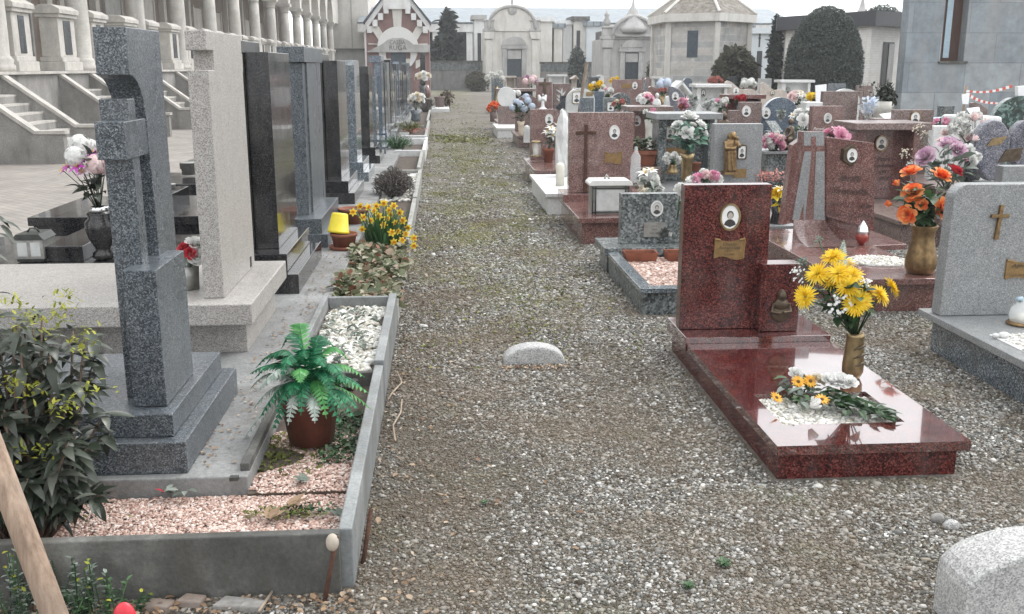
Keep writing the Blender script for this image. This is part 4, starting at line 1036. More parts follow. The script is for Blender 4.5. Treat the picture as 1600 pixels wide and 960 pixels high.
# ------------------------------------------------------------------ row of tall steles on the left
def stepped_base(t, x1, y0, y1, z0, steps, mat, x0=-1.7):
    b = MB()
    for i, (inset, h) in enumerate(steps):
        b.box(x0, x1 - inset, y0 + inset, y1 - inset * .8, z0 + .0005 * i, z0 + h - .0005); z0 += h
    b.build('stepped_base', mat, t, bevel=.004)
    return z0
def tomb_slab(t, x0, x1, y0, y1, z0, z1, mat, lip=.03, side=None):
    b = MB(); b.box(x0, x1, y0 + lip, y1 - lip, z0, z1 - .07); b.build('tomb_base', side or mat, t, bevel=.004)
    b = MB(); b.box(x0 - lip, x1, y0, y1, z1 - .07, z1); b.build('tomb_slab', mat, t, bevel=.005)
GS = 'steles along the left of the gravel path'
# the cross stele
A = thing('cross_stele', (-1.3, 3.9, .16), 'nearest blue granite stele with a free standing cross in a curved cut out', 'gravestone', GS)
z = stepped_base(A, -.94, 3.44, 4.36, .16, [(0, .122), (.055, .088)], 'blue_granite', -1.95)
b = MB(); b.prism([(3.70, 1.735), (4.13, 1.735), (4.13, .372), (3.885, .372), (3.875, 1.0)] + [(3.86 - .16 * (1 - math.cos(t)) , 1.40 + .17 * math.sin(t)) for t in [k * math.pi / 2 / 8 for k in range(9)]], 'x', -1.215, -1.10); b.build('arched_slab', 'blue_granite', A, bevel=.003)
b = MB(); b.box(-1.213, -1.112, 3.69, 3.775, .372, 1.487); b.prism([(3.595, 1.28), (3.87, 1.28), (3.87, 1.412), (3.595, 1.412)], 'x', -1.205, -1.104); b.build('cross', 'blue_granite', A, bevel=.003)
b = MB(); b.box(-1.155, -1.035, 3.58, 3.99, .372, .886); b.build('block', 'blue_granite', A, bevel=.003)
tomb_slab(A, -3.3, -1.95, 3.5, 4.3, .16, .40, 'blue_granite')
# the pale one
B = thing('pale_stele', (-1.4, 5.3, .16), 'pale beige granite stele with a square notch in its near edge', 'gravestone', GS)
b = MB(); b.box(-1.75, -1.02, 5.03, 5.92, .16, .345); b.box(-3.3, -1.75, 5.06, 5.9, .16, .345); b.build('plinth', 'beige_granite', B, bevel=.004)
b = MB(); b.box(-3.36, -.955, 4.86, 6.0, .347, .455); b.build('tomb_slab', 'beige_granite', B, bevel=.006)
b = MB(); b.prism([(5.0, .456), (5.0, 1.582), (5.14, 1.582), (5.14, 1.675), (5.0, 1.675), (5.0, 1.768), (5.86, 1.768), (5.86, 1.67), (5.875, 1.67), (5.875, 1.58), (5.86, 1.56), (5.86, .456)], 'x', -1.215, -1.115); b.build('stele', 'beige_granite', B, bevel=.004)
b = MB(); b.box(-1.116, -1.112, 5.72, 5.76, .47, .53); b.build('socket', 'void', B)
# the rest of the row: (near Y, far Y, top, material, shape, base step height pairs, label)
def stele(y0, y1, zt, mat, label, shape='plain', x=-1.10, th=.15, slab='black_granite', slabz=.42, base=((0, .12), (.07, .12)), bx=-.94):
    t = thing('tall_stele', (-1.4, (y0 + y1) / 2, .16), label, 'gravestone', GS)
    z = stepped_base(t, bx, y0 - .28, y1 + .1, .16, base, mat if mat != 'beige_granite' else 'black_granite', -1.6)
    b = MB()
    if shape == 'step': b.prism([(y0, z), (y1, z), (y1, zt), (y0 + .12, zt), (y0, zt)], 'x', x - th, x); b.box(x - th - .1, x - th - .004, y0 - .1, y1 - .3, z, zt + .07)
    elif shape == 'cap':
        b.box(x - th * .85, x - .015, y0, y0 + .16, z, zt - .125); b.box(x - th, x, y0 + .164, y1, z, zt - .125); b.box(x - th * .8, x - .03, y1 + .004, y1 + .14, z, zt - .2)
    elif shape == 'chamfer': b.prism([(y0, z), (y1, z), (y1, zt - .05), (y1 - .06, zt), (y0 + .05, zt), (y0, zt - .06)], 'x', x - th, x)
    elif shape == 'twin': b.box(x - th, x, y0, (y0 + y1) / 2 - .03, z, zt); b.box(x - th * .8, x - .01, (y0 + y1) / 2 + .03, y1, z, zt - .3); b.box(x - th * .7, x - th * .2, (y0 + y1) / 2 - .031, (y0 + y1) / 2 + .031, z, zt - .5)
    elif shape == 'slope': b.prism([(y0, z), (y1, z), (y1, zt - .25), (y0, zt)], 'x', x - th, x)
    elif shape == 'notch': b.prism([(y0, z), (y1, z), (y1, zt), (y0, zt), (y0, zt - .12), (y0 + .15, zt - .12), (y0 + .15, zt - .5), (y0, zt - .5)], 'x', x - th, x)
    else: b.box(x - th, x, y0, y1, z, zt)
    b.build('stele', mat, t, bevel=.003)
    if shape == 'cap':
        b = MB(); b.box(x - th - .055, x + .012, y0 - .06, y1 + .1, zt - .123, zt); b.build('cap_stone', mat, t, bevel=.003)
    tomb_slab(t, -3.3, -1.61, y0 - .2, y1 + .05, .16, slabz, slab)
    b = MB(); b.box(-2.6, -2.35, y0 - .1, y1 - .05, slabz, slabz + .1); b.build('head_step', slab, t, bevel=.004)
    return t
stele(6.66, 7.55, 1.69, 'black_granite', 'polished black stele mirroring a yellow pot, right after the pale stele', 'step', slabz=.36, base=((0, .13), (.08, .12)))
stele(8.36, 9.46, 1.755, 'blue_granite', 'blue granite stele under a projecting cap block', 'cap', slabz=.42, base=((-.0, .11), (.05, .12)))
stele(11.0, 11.98, 1.66, 'black_granite', 'plain black stele behind the capped blue one', 'step', slabz=.38)
stele(13.15, 13.95, 1.675, 'steel_granite', 'steel grey stele with a pale chamfered top', 'chamfer', slabz=.4)
stele(15.6, 16.4, 1.6, 'black_granite', 'black stele with a square bite in its edge behind the chamfered grey one', 'notch', slabz=.4)
stele(17.3, 18.1, 1.42, 'steel_granite', 'lower grey stele made of two unequal slabs', 'twin', slabz=.4)
stele(18.9, 19.8, 1.79, 'blue_slate', 'blue grey stele with a capstone in the middle of the row', 'cap', slabz=.4)
stele(21.2, 22.1, 1.68, 'marbled_grey', 'greenish grey plain stele after the second capped stele', 'plain', slabz=.4)
stele(23.4, 24.3, 1.62, 'steel_granite', 'pale grey stele with sloping top', 'slope', slabz=.4)
stele(25.6, 26.6, 1.66, 'dark_granite', 'dark stele of two slabs beyond the sloping one', 'twin', slabz=.4)
stele(28.2, 29.2, 1.7, 'black_granite', 'narrow black stele three before the end of the row', 'plain', slabz=.4)
stele(31.2, 32.4, 1.35, 'blue_slate', 'low blue stele two before the end of the row', 'plain', slabz=.4)
stele(35.0, 36.4, 1.72, 'steel_granite', 'last wide pale capped stele of the row below the striped chapel', 'cap', slabz=.4)
stele(20.25, 21.0, 1.55, 'dark_granite', 'dark stele squeezed in before the greenish grey one', 'plain')
stele(22.55, 23.15, 1.74, 'black_granite', 'narrow tall black stele before the pale sloping one', 'plain')
stele(24.7, 25.3, 1.5, 'marbled_grey', 'grey stele with a notched edge just beyond the sloping one', 'notch')
stele(27.1, 27.9, 1.72, 'blue_slate', 'bluish stele with chamfered top near the end of the row', 'chamfer')
stele(29.9, 30.8, 1.58, 'dark_granite', 'dark stele directly before the low blue one', 'slope')
stele(33.2, 34.3, 1.66, 'dark_granite', 'dark stele between the low blue one and the last wide capped one', 'plain')
stele(37.4, 38.6, 1.62, 'steel_granite', 'grey stele behind the last wide capped one', 'twin')
tp = AY(660, 82, 41)
t = thing('dark_pillar', (tp.x, 41, 0), 'thin tall dark pillar at the end of the left row', 'gravestone')
b = MB(); b.box(tp.x - .1, tp.x + .1, 40.9, 41.1, .3, tp.z); b.build('shaft', 'black_granite', t, bevel=.01)
b = MB(); b.box(tp.x - .35, tp.x + .35, 40.6, 41.4, 0, .3); b.build('base', 'black_granite', t, bevel=.01)

# planter kerbs along the path
def kerbs(name, label, boxes, mat='kerb'):
    t = thing(name, (boxes[0][1], boxes[0][2], 0), label, 'kerb')
    for bx in boxes:
        b = MB(); b.box(*bx); b.build('kerb_slab', mat, t, bevel=.005)
    return t
kerbs('planter_kerb', 'shade toned slate front kerb of the nearest bed with pink gravel', [(-2.6, -.335, 2.83, 2.868, -.05, .205), (-.755, -.722, 3.45, 4.62, .0, .19), (-.70, -.345, 4.60, 4.632, -.02, .17)])
kerbs('planter_kerb', 'long sky lit toned side kerb of the nearest bed along the path', [(-.342, -.298, 2.872, 4.62, -.05, .2)], 'kerb_skylit')
kerbs('planter_kerb', 'sky lit toned kerb around the bed of white pebbles', [(-.345, -.297, 4.65, 6.12, -.05, .215), (-.755, -.722, 4.65, 6.12, 0, .21), (-.718, -.349, 6.085, 6.12, 0, .2)], 'kerb_skylit')
kerbs('planter_kerb', 'worn kerb beside the leafy ground cover and daffodils', [(-.335, -.295, 6.15, 8.3, -.05, .13), (-.335, -.29, 8.33, 11.1, -.05, .17)], 'pale_kerb')
kerbs('planter_kerb', 'white kerb piece beside the dry lavender', [(-.335, -.285, 11.15, 14.2, -.05, .18), (-.75, -.34, 14.2, 14.26, 0, .17), (-.36, -.31, 14.3, 17.2, -.05, .2)], 'pale_kerb')
kerbs('planter_kerb', 'white framed low bed beyond the dry lavender', [(-.8, -.34, 17.25, 17.35, 0, .2), (-.8, -.3, 19.6, 19.7, 0, .24), (-.8, -.3, 20.4, 20.5, 0, .24), (-.34, -.28, 17.4, 20.6, -.05, .2)], 'cast_white')
kerbs('planter_kerb', 'farthest pale kerb of the left beds', [(-.36, -.3, 20.8, 27, -.05, .2), (-.4, -.34, 27.1, 34, -.05, .2), (-.9, -.42, 24.5, 24.6, 0, .2)], 'pale_kerb')
# soil in the beds
for i, (x0, x1, y0, y1, z1) in enumerate([(-2.6, -.342, 2.868, 3.395, .085), (-.72, -.342, 3.38, 4.6, .1), (-.72, -.345, 4.65, 6.085, .13), (-.72, -.335, 6.15, 11.1, .11), (-.72, -.335, 11.15, 17.2, .1), (-.78, -.34, 17.3, 34, .12)]):
    b = MB(); b.box(x0, x1, y0, y1, -.08, z1); setting(b.build('bed_soil', 'soil'))
# ------------------------------------------------------------------ near graves on the right
GR = 'graves right of the gravel path'
# red granite grave
X0, X1 = 1.30, 2.075
R = thing('red_grave', (1.68, 4.5, 0), 'polished red granite grave with a gold scroll plaque and a small Madonna relief', 'grave', GR)
b = MB(); b.box(X0 + .012, X1 - .03, 3.60, 5.46, -.05, .108); b.build('base', 'red_granite', R, bevel=.003)
ix0, ix1, iy0, iy1 = 1.36, 1.93, 3.70, 4.02
pl = AY(1195, 632, 3.9)
ix0, ix1, iy0, iy1 = G(1200, 640, .15).x, G(1408, 655, .15).x, G(1230, 664, .15).y, G(1230, 615, .15).y
b = MB(); zs0, zs1 = .11, .15
b.box(X0 - .004, ix0, 3.575, 5.05, zs0, zs1); b.box(ix1, X1 + .01, 3.575, 5.05, zs0, zs1); b.box(ix0, ix1, 3.575, iy0, zs0, zs1); b.box(ix0, ix1, iy1, 5.05, zs0, zs1)
b.build('slab', 'red_polished', R)
b = MB(); b.box(X0 - .01, X1 + .012, 5.055, 5.5, .11, .185); b.build('rear_plinth', 'red_polished', R, bevel=.003)
hy = 5.22; hz = .187
a, c = AY(1062, 500, hy), AY(1190, 288, hy)
hx0, hx1 = AY(1066, 400, hy).x, AY(1200, 400, hy).x; ht = AY(1140, 289, hy).z
b = MB(); b.box(hx0, hx1, hy, hy + .09, hz, ht); H = b.build('headstone', 'red_granite', R, bevel=.003)
sx0, sx1, st = AY(1188, 460, hy - .07).x, AY(1249, 460, hy - .07).x, AY(1215, 413, hy - .07).z
b = MB(); b.box(sx0, sx1, hy - .075, hy + .05, hz + .0005, st); b.build('side_stone', 'red_granite', R, bevel=.003)
p = AY(1140, 339, hy); portrait(R, (p.x, hy, p.z), .105, .138, 'cream_rim' if False else 'old_brass', 2, .012)
p = AY(1139, 389, hy); scroll_plaque(R, (p.x, hy, p.z), .165, .10, [('Olindo', .2), ('Annunziata', .2), ('2.4.1911', .12), ('4.1.1987', .12)])
p = AY(1220, 478, hy - .08); figure_mesh('madonna_relief', [('e', (p.x, p.y, p.z - .045), (.052, .022, .05)), ('e', (p.x, p.y - .004, p.z + .01), (.042, .024, .035)), ('e', (p.x, p.y - .014, p.z + .06), (.022, .022, .028)), ('e', (p.x, p.y - .005, p.z + .05), (.027, .018, .045)), ('t', [(p.x - .04, p.y - .005, p.z + .015), (p.x - .055, p.y - .015, p.z - .03), (p.x - .005, p.y - .03, p.z - .035)], [.013, .012, .009]), ('t', [(p.x + .04, p.y - .005, p.z + .015), (p.x + .052, p.y - .015, p.z - .03), (p.x + .005, p.y - .03, p.z - .03)], [.013, .012, .009])], 'dark_bronze', R, .0036, 1)
# pebble bed inside the slab
n = 1500; xy = np.column_stack([NP.uniform(ix0 + .006, ix1 - .006, n), NP.uniform(iy0 + .006, iy1 - .006, n)])
b = MB(); b.box(ix0, ix1, iy0, iy1, .109, .124); b.build('bed_floor', 'white_marble', R)
pebbles('white_pebbles', xy, .126, .0085, 'white_gravel', R)['kind'] = 'stuff'

# grey low grave with pink gravel
x0, x1 = 1.285, 2.05
S = thing('low_grey_grave', (1.68, 7.2, 0), 'low marbled grey grave with pink gravel bed and terracotta trays behind the red one', 'grave', GR)
b = MB(); b.box(x0 + .02, x0 + .06, 6.30, 7.72, -.05, .15); b.box(x1 - .06, x1 - .02, 6.30, 7.72, -.05, .15); b.box(x0 + .062, x1 - .062, 6.30, 6.345, -.05, .149); b.build('base', 'marbled_grey', S, bevel=.003)
b = MB(); b.box(x0, x0 + .085, 6.27, 7.6, .152, .185); b.box(x1 - .085, x1, 6.27, 7.6, .152, .185); b.box(x0 + .086, x1 - .086, 6.27, 6.37, .152, .184); b.build('rim', 'steel_granite', S, bevel=.003)
b = MB(); b.box(x0 - .02, x1 + .1, 7.605, 8.12, .15, .21); b.box(x0 + .02, x1 + .05, 7.66, 8.1, -.05, .149); b.build('rear_plate', 'marbled_grey', S, bevel=.003)
hy = 7.82; hx0, hx1 = AY(970, 340, hy).x, AY(1090, 340, hy).x; ht = AY(1020, 303, hy).z
b = MB(); b.box(hx0, hx1, hy, hy + .1, .212, ht); b.build('headstone', 'marbled_grey', S, bevel=.003)
p = AY(1026, 326, hy); portrait(S, (p.x, hy, p.z), .09, .115, 'white_cap', 4)
p = AY(1022, 359, hy)
b = MB(); b.box(p.x - .085, p.x + .085, hy - .008, hy, p.z - .058, p.z + .058); nq = b.build('name_plaque', 'grey_metal', S)
lt = MB()
for i, s in enumerate(['Zaira', 'Mosca', '1920 - 2009']): lettering(lt, s, (p.x, hy - .009, p.z + .032 - .03 * i), .013, 'engraved', .3, .001)
lt.build('lettering', None, nq, recalc=False)
b = MB(); b.box(x0 + .062, x1 - .062, 6.346, 7.6, .0, .125); b.build('bed_floor', 'pink_gravel', S)
n = 5200; xy = np.column_stack([NP.uniform(x0 + .09, x1 - .09, n), NP.uniform(6.38, 7.59, n)])
pebbles('pink_pebbles', xy, .132, .0105, 'pink_gravel', S)['kind'] = 'stuff'
p = AY(1041, 364, hy - .03); t = thing('metal_rose', (p.x, hy - .02, p.z - .05), 'black metal rose ornament with a white bud on the low grey headstone', 'ornament')
b = MB(); r = random.Random(3)
for k in range(9):
    a = r.uniform(0, 6.28); b.leaf((p.x - .01, hy - .025, p.z), (math.cos(a), -.2, math.sin(a)), (0, -1, 0), .05, .026, .2, .2)
b.tube([(p.x - .02, hy - .015, p.z - .06), (p.x - .01, hy - .02, p.z)], .004); b.build('leaves', 'dark_metal', t)
put_bloom(t, 'bud', 'white', (p.x + .02, hy - .04, p.z - .01), (.2, -1, .2), .03)
for px0, px1, py, nm in ((963, 1012, 393, 'terracotta tray at the left head of the pink gravel bed'), (1026, 1066, 393, 'terracotta tray half hidden behind the red headstone')):
    p0, p1 = G(px0, py, .15), G(px1, py, .15)
    t = thing('plant_tray', ((p0.x + p1.x) / 2, 7.5, .14), nm, 'tray')
    b = MB(); c = (p0.x + p1.x) / 2; w = (p1.x - p0.x) / 2; y = 7.47
    b.add([(c - w * .9, y - .06, .14), (c + w * .9, y - .06, .14), (c + w * .9, y + .06, .14), (c - w * .9, y + .06, .14), (c - w, y - .08, .21), (c + w, y - .08, .21), (c + w, y + .08, .21), (c - w, y + .08, .21), (c - w * .93, y - .068, .206), (c + w * .93, y - .068, .206), (c + w * .93, y + .068, .206), (c - w * .93, y + .068, .206), (c - w * .9, y - .06, .16), (c + w * .9, y - .06, .16), (c + w * .9, y + .06, .16), (c - w * .9, y + .06, .16)],
          [(0, 3, 2, 1)] + [(i, (i + 1) % 4, (i + 1) % 4 + 4, i + 4) for i in range(4)] + [(i + 4, (i + 1) % 4 + 4, (i + 1) % 4 + 8, i + 8) for i in range(4)] + [(i + 8, (i + 1) % 4 + 8, (i + 1) % 4 + 12, i + 12) for i in range(4)])
    b.build('body', 'terracotta', t); b = MB(); b.box(c - w * .9, c + w * .9, y - .06, y + .06, .15, .172); b.build('soil', 'soil', t)

# pink granite cross grave
Q = thing('pink_cross_grave', (1.68, 9.9, 0), 'pink granite grave with a long rusty cross and small gold plaque beside the path', 'grave', GR)
hy = 10.25; hx0, hx1 = AY(889, 250, hy).x, AY(989, 250, hy).x; ht = AY(940, 176, hy).z
b = MB(); b.box(hx0 - .03, hx1 + .06, 9.0, 10.6, -.05, .2); b.build('base', 'rose_granite', Q, bevel=.004)
b = MB(); b.box(hx0 - .07, hx1 + .1, 8.95, 10.1, .202, .25); b.box(hx0 - .07, hx1 + .1, 10.105, 10.62, .202, .32); b.build('slab', 'rose_granite', Q, bevel=.004)
b = MB(); b.box(hx0, hx1, hy, hy + .12, .322, ht); b.build('headstone', 'pink_granite', Q, bevel=.004)
p = AY(915, 243, hy); p1 = AY(915, 195, hy); p2 = AY(915, 300, hy)
cross_fix(Q, (p.x, hy, (p1.z + p2.z) / 2), AY(932, 208, hy).x - AY(901, 208, hy).x, p1.z - p2.z, 'rust', .025, .03, 0, .88)
p = AY(960, 207, hy); portrait(Q, (p.x, hy, p.z), .1, .135, 'white_cap', 6)
p = AY(958, 247, hy); scroll_plaque(Q, (p.x, hy, p.z), .18, .11)

# two tone pink grave with the two pale bands
T = thing('two_tone_pink_grave', (3.0, 6.9, 0), 'pink granite grave with an open book headstone crossed by two pale bands and black script', 'grave', GR)
x0, x1 = 2.62, 3.36
b = MB(); b.box(x0 + .05, x1 - .03, 6.28, 8.25, -.05, .19); b.build('base', 'rose_granite', T, bevel=.003)
zs = .235
b = MB(); b.prism([(x0, 6.22), (x1, 6.22), (x1, 7.45), (x1 + .3, 7.5), (x1 + .3, 8.3), (x0, 8.3)], 'z', .192, zs); b.build('slab', 'rose_granite', T, bevel=.004)
Yc, Yl, Yr = 7.15, 7.55, 6.72           # the headstone is folded: centre column, left leaf back, right leaf forward
cl, cr = AY(1258, 290, 7.3), AY(1288, 290, 7.25)
def P(px, py, Y): q = AY(px, py, Y); return (q.x, Y, q.z)
# right leaf: from the fold (px 1288) forward to px 1365
def slab_between(p_bl, p_tl, p_tr, p_br, th):
    a, bq, c, d = map(Vector, (p_bl, p_tl, p_tr, p_br)); n = (d - a).cross(bq - a).normalized()
    n = Vector((-.02, 1, 0))
    m = MB(); vs = [a, d, c, bq] + [v + n * th for v in (a, d, c, bq)]
    m.add(vs, [(0, 1, 2, 3), (7, 6, 5, 4), (0, 4, 5, 1), (1, 5, 6, 2), (2, 6, 7, 3), (3, 7, 4, 0)]); return m
yf = 7.85
slab_between(P(1289, 338, yf), P(1288, 214, yf), P(1366, 224, 7.62), P(1366, 362, 7.62), .1).build('right_leaf', 'rose_granite', T, bevel=.003)
fa, fb = P(1291, 330, yf + .03), P(1360, 350, 7.66)
slab_between((fa[0], fa[1], zs + .001), fa, fb, (fb[0], fb[1], zs + .001), .07).build('leaf_foot', 'rose_granite', T)
slab_between(P(1222, 352, yf + .02), P(1239, 227, yf + .14), P(1256, 215, yf + .02), P(1256, 345, yf - .04), .1).build('left_leaf', 'rose_granite', T, bevel=.003)
slab_between(P(1244, 352, yf - .02), P(1254, 206, yf - .02), P(1289, 206, yf - .02), P(1289, 345, yf - .02), .1).build('centre_slab', 'rose_granite', T, bevel=.003)
for nm, q in (('pale_band', [(1238, 344), (1257, 237), (1268, 237), (1258, 344)]), ('pale_band', [(1271, 344), (1275, 237), (1288.5, 237), (1288.5, 344)]), ('pale_band', [(1256, 228), (1256, 206.6), (1287.5, 206.6), (1287.5, 228)])):
    slab_between(*[P(px, py, yf - .026) for px, py in q], .004).build(nm, 'grey_granite', T)
slab_between(P(1267, 230, yf - .03), P(1268, 214, yf - .03), P(1275, 214, yf - .03), P(1275, 230, yf - .03), .003).build('cross_head', 'rose_granite', T)
# curved foot of the centre column flowing on to the slab
m = MB(); f0 = [P(1240, 344, yf - .03), P(1289, 344, yf - .03)]
rows = []
for k in range(9):
    t = k / 8; y = yf - .03 - .42 * t ** 1.2; z = max(zs + .004, f0[0][2] * (1 - t) ** 2.2 + zs * (1 - (1 - t) ** 2.2))
    rows += [(f0[0][0] - .02 * t, y, z), (f0[1][0] + .09 * t, y, z)]
m.add(rows + [(r_[0], r_[1], zs - .002) for r_ in rows], [(2 * i, 2 * i + 1, 2 * i + 3, 2 * i + 2) for i in range(8)] + [(2 * i, 2 * i + 2, 2 * i + 20, 2 * i + 18) for i in range(8)] + [(2 * i + 1, 2 * i + 3, 2 * i + 21, 2 * i + 19) for i in range(8)])
m.build('curved_foot', 'pink_granite', T, True)
rn = Vector((P(1366, 300, 7.62)[0] - P(1289, 300, yf)[0], 7.62 - yf, 0)); rl = rn.length; ang = math.atan2(rn.y, rn.x)
def on_leaf(px, py):
    # point on the right leaf where the photo shows it
    a = Vector(P(1289, 300, yf)); d = ray(px, py); nn = Vector((-math.sin(ang), math.cos(ang), 0))
    t = (a - Vector((0, 0, EYE))).dot(nn) / d.dot(nn); return Vector((0, 0, EYE)) + d * t
def leaf_text(s, px, py, h, mat='engraved', width=None):
    q = on_leaf(px, py); m = MB(); lettering(m, s, (0, 0, 0), h, mat, .45, .004, width)
    c_, s_ = math.cos(ang), math.sin(ang)
    m.v = [(q.x + x * c_ - (y - .012) * s_, q.y + x * s_ + (y - .012) * c_, q.z + z) for x, y, z in m.v]
    m.build('lettering', None, T, recalc=False)
leaf_text('Ibrilli', 1327, 279, .05, width=.18); leaf_text('Saquella', 1326, 299, .052, width=.28)
leaf_text('n. 10 - 10 - 1943', 1328, 321, .03, width=.33); leaf_text('m. 2 - 2 - 2008', 1327, 336, .03, width=.33)
q = on_leaf(1327, 242); m = MB(); hexa = [(math.cos(math.radians(90 + 60 * k)) * .072, math.sin(math.radians(90 + 60 * k)) * .088) for k in range(6)]
m.prism([(q.x + a, q.z + c) for a, c in hexa], 'y', q.y - .045, q.y + .03); hp = m.build('portrait_holder', 'dark_bronze', T, bevel=.006)
po = portrait(T, (q.x + .003, q.y - .046, q.z - .002), .078, .105, 'photo_white', 3, .003, 'oval', .004)
# white gravel oval on its slab
c = G(1372, 409, zs); n = 900; a = NP.uniform(0, 6.283, n); r_ = np.sqrt(NP.uniform(0, 1, n))
m = MB(); m.lathe([(.001, 0), (.22, 0), (.22, .006), (.001, .006)], (c.x, c.y, zs + .001), 28, 1.0, .9, False); m.build('gravel_tray', 'white_marble', T)
pebbles('white_pebbles', np.column_stack([c.x + .215 * r_ * np.cos(a), c.y + .195 * r_ * np.sin(a)]), zs + .008, .008, 'white_gravel', T)['kind'] = 'stuff'

# light grey grave on the right edge
U = thing('light_grey_grave', (3.25, 4.9, 0), 'light grey granite grave with a bronze cross at the right edge', 'grave', GR)
b = MB(); b.box(2.81, 3.56, 3.5, 5.36, -.05, .2); b.build('base', 'steel_granite', U, bevel=.003)
c = G(1590, 530, .24)
b = MB(); b.box(2.735, 3.62, 3.42, 5.40, .202, .24); b.build('slab', 'grey_granite', U, bevel=.004)
hy = 5.2; hx0 = AY(1481, 400, hy).x; ht = AY(1540, 288, hy).z; rr = .085
b = MB(); b.prism([(hx0 - .012, .242), (hx0 + .73, .242), (hx0 + .72, ht - rr), ] + [(hx0 + .72 - rr + rr * math.cos(t), ht - rr + rr * math.sin(t)) for t in [k * math.pi / 16 for k in range(1, 9)]] + [(hx0 + rr + rr * math.cos(t), ht - rr + rr * math.sin(t)) for t in [math.pi / 2 + k * math.pi / 16 for k in range(0, 9)]], 'y', hy, hy + .1); b.build('headstone', 'grey_granite', U, bevel=.006)
p = AY(1559, 347, hy); cross_fix(U, (p.x, hy, p.z), .1, .19, 'bronze', .022, .018, .06, .68)
p = AY(1592, 422, hy); scroll_plaque(U, (p.x + .04, hy, p.z), .24, .1, [('Agnelli Rosa', .24), ('3.1.1912 - 9.9.1996', .14)])
n = 700; xy = np.column_stack([NP.uniform(c.x - .1, 3.5, n), NP.uniform(4.3, 4.78, n)])
b = MB(); b.box(c.x - .11, 3.51, 4.29, 4.79, .2405, .246); b.build('gravel_tray', 'white_marble', U)
pebbles('white_pebbles', xy, .248, .009, 'white_gravel', U)['kind'] = 'stuff'

# low granite markers standing in the gravel
def marker(x0, x1, y0, y1, h, label, r):
    n = 14; b = MB(); prof = [(x0, -.1), (x1, -.1), (x1, h * r)] + [((x0 + x1) / 2 + (x1 - x0) / 2 * math.cos(math.pi * k / n), h * r + h * (1 - r) * math.sin(math.pi * k / n)) for k in range(1, n)] + [(x0, h * r)]
    b.prism(prof, 'y', y0, y1); return tag(b.build('marker_stone', 'marker_stone', bevel=.012), label, 'marker stone')
a, c = G(787, 569), G(884, 571)
marker(a.x, c.x, a.y - .02, a.y + .1, .1, 'small half round granite marker alone in the gravel path', .1)
a = G(1452, 1000)
marker(1.462, 2.02, 2.44, 2.62, AY(1545, 843, 2.53).z, 'big round topped granite marker at the bottom right corner', .55)
# ------------------------------------------------------------------ the field of graves
def outline(kind, x0, x1, z0, zt):
    w = x1 - x0; c = (x0 + x1) / 2; h = zt - z0
    if kind == 'arch': return [(x0, z0), (x1, z0), (x1, zt - w * .42)] + [(c + w / 2 * math.cos(math.pi * k / 16), zt - w * .42 + w * .42 * math.sin(math.pi * k / 16)) for k in range(1, 16)] + [(x0, zt - w * .42)]
    if kind == 'dome': return [(x0, z0), (x1, z0), (x1, zt - h * .35)] + [(c + w / 2 * math.cos(math.pi * k / 16), zt - h * .35 + h * .35 * math.sin(math.pi * k / 16)) for k in range(1, 16)] + [(x0, zt - h * .35)]
    if kind == 'clip': return [(x0, z0), (x1, z0), (x1, zt - w * .33), (x1 - w * .25, zt), (x0, zt)]
    if kind == 'slant': return [(x0, z0), (x1, z0), (x1, zt - w * .42), (c, zt - w * .12), (x0 + w * .1, zt), (x0, zt - w * .05)]
    if kind == 'wave': return [(x0, z0), (x1, z0), (x1 + w * .04, zt - h * .3)] + [(x1 - w * t, zt - h * (.26 * (1 - t) ** 1.2 - .05 * math.sin(t * 9))) for t in [k / 10 for k in range(1, 10)]] + [(x0 + w * .04, zt), (x0, zt - h * .12)]
    if kind == 'tri': return [(x0, z0), (x1, z0), (x1 - w * .1, z0 + h * .35), (c + w * .05, zt), (c - w * .12, zt - h * .03), (x0 + w * .1, z0 + h * .35)]
    if kind == 'step': return [(x0, z0), (x1, z0), (x1, zt), (x0 + w * .32, zt), (x0 + w * .32, zt - h * .14), (x0, zt - h * .14)]
    if kind == 'quarter': return [(x0, z0), (x1, z0), (x1, zt - h * .6)] + [(x0 + w * math.cos(math.pi / 2 * k / 10), zt - h * .6 + h * .6 * math.sin(math.pi / 2 * k / 10)) for k in range(1, 10)] + [(x0, zt)]
    return [(x0, z0), (x1, z0), (x1, zt), (x0, zt)]
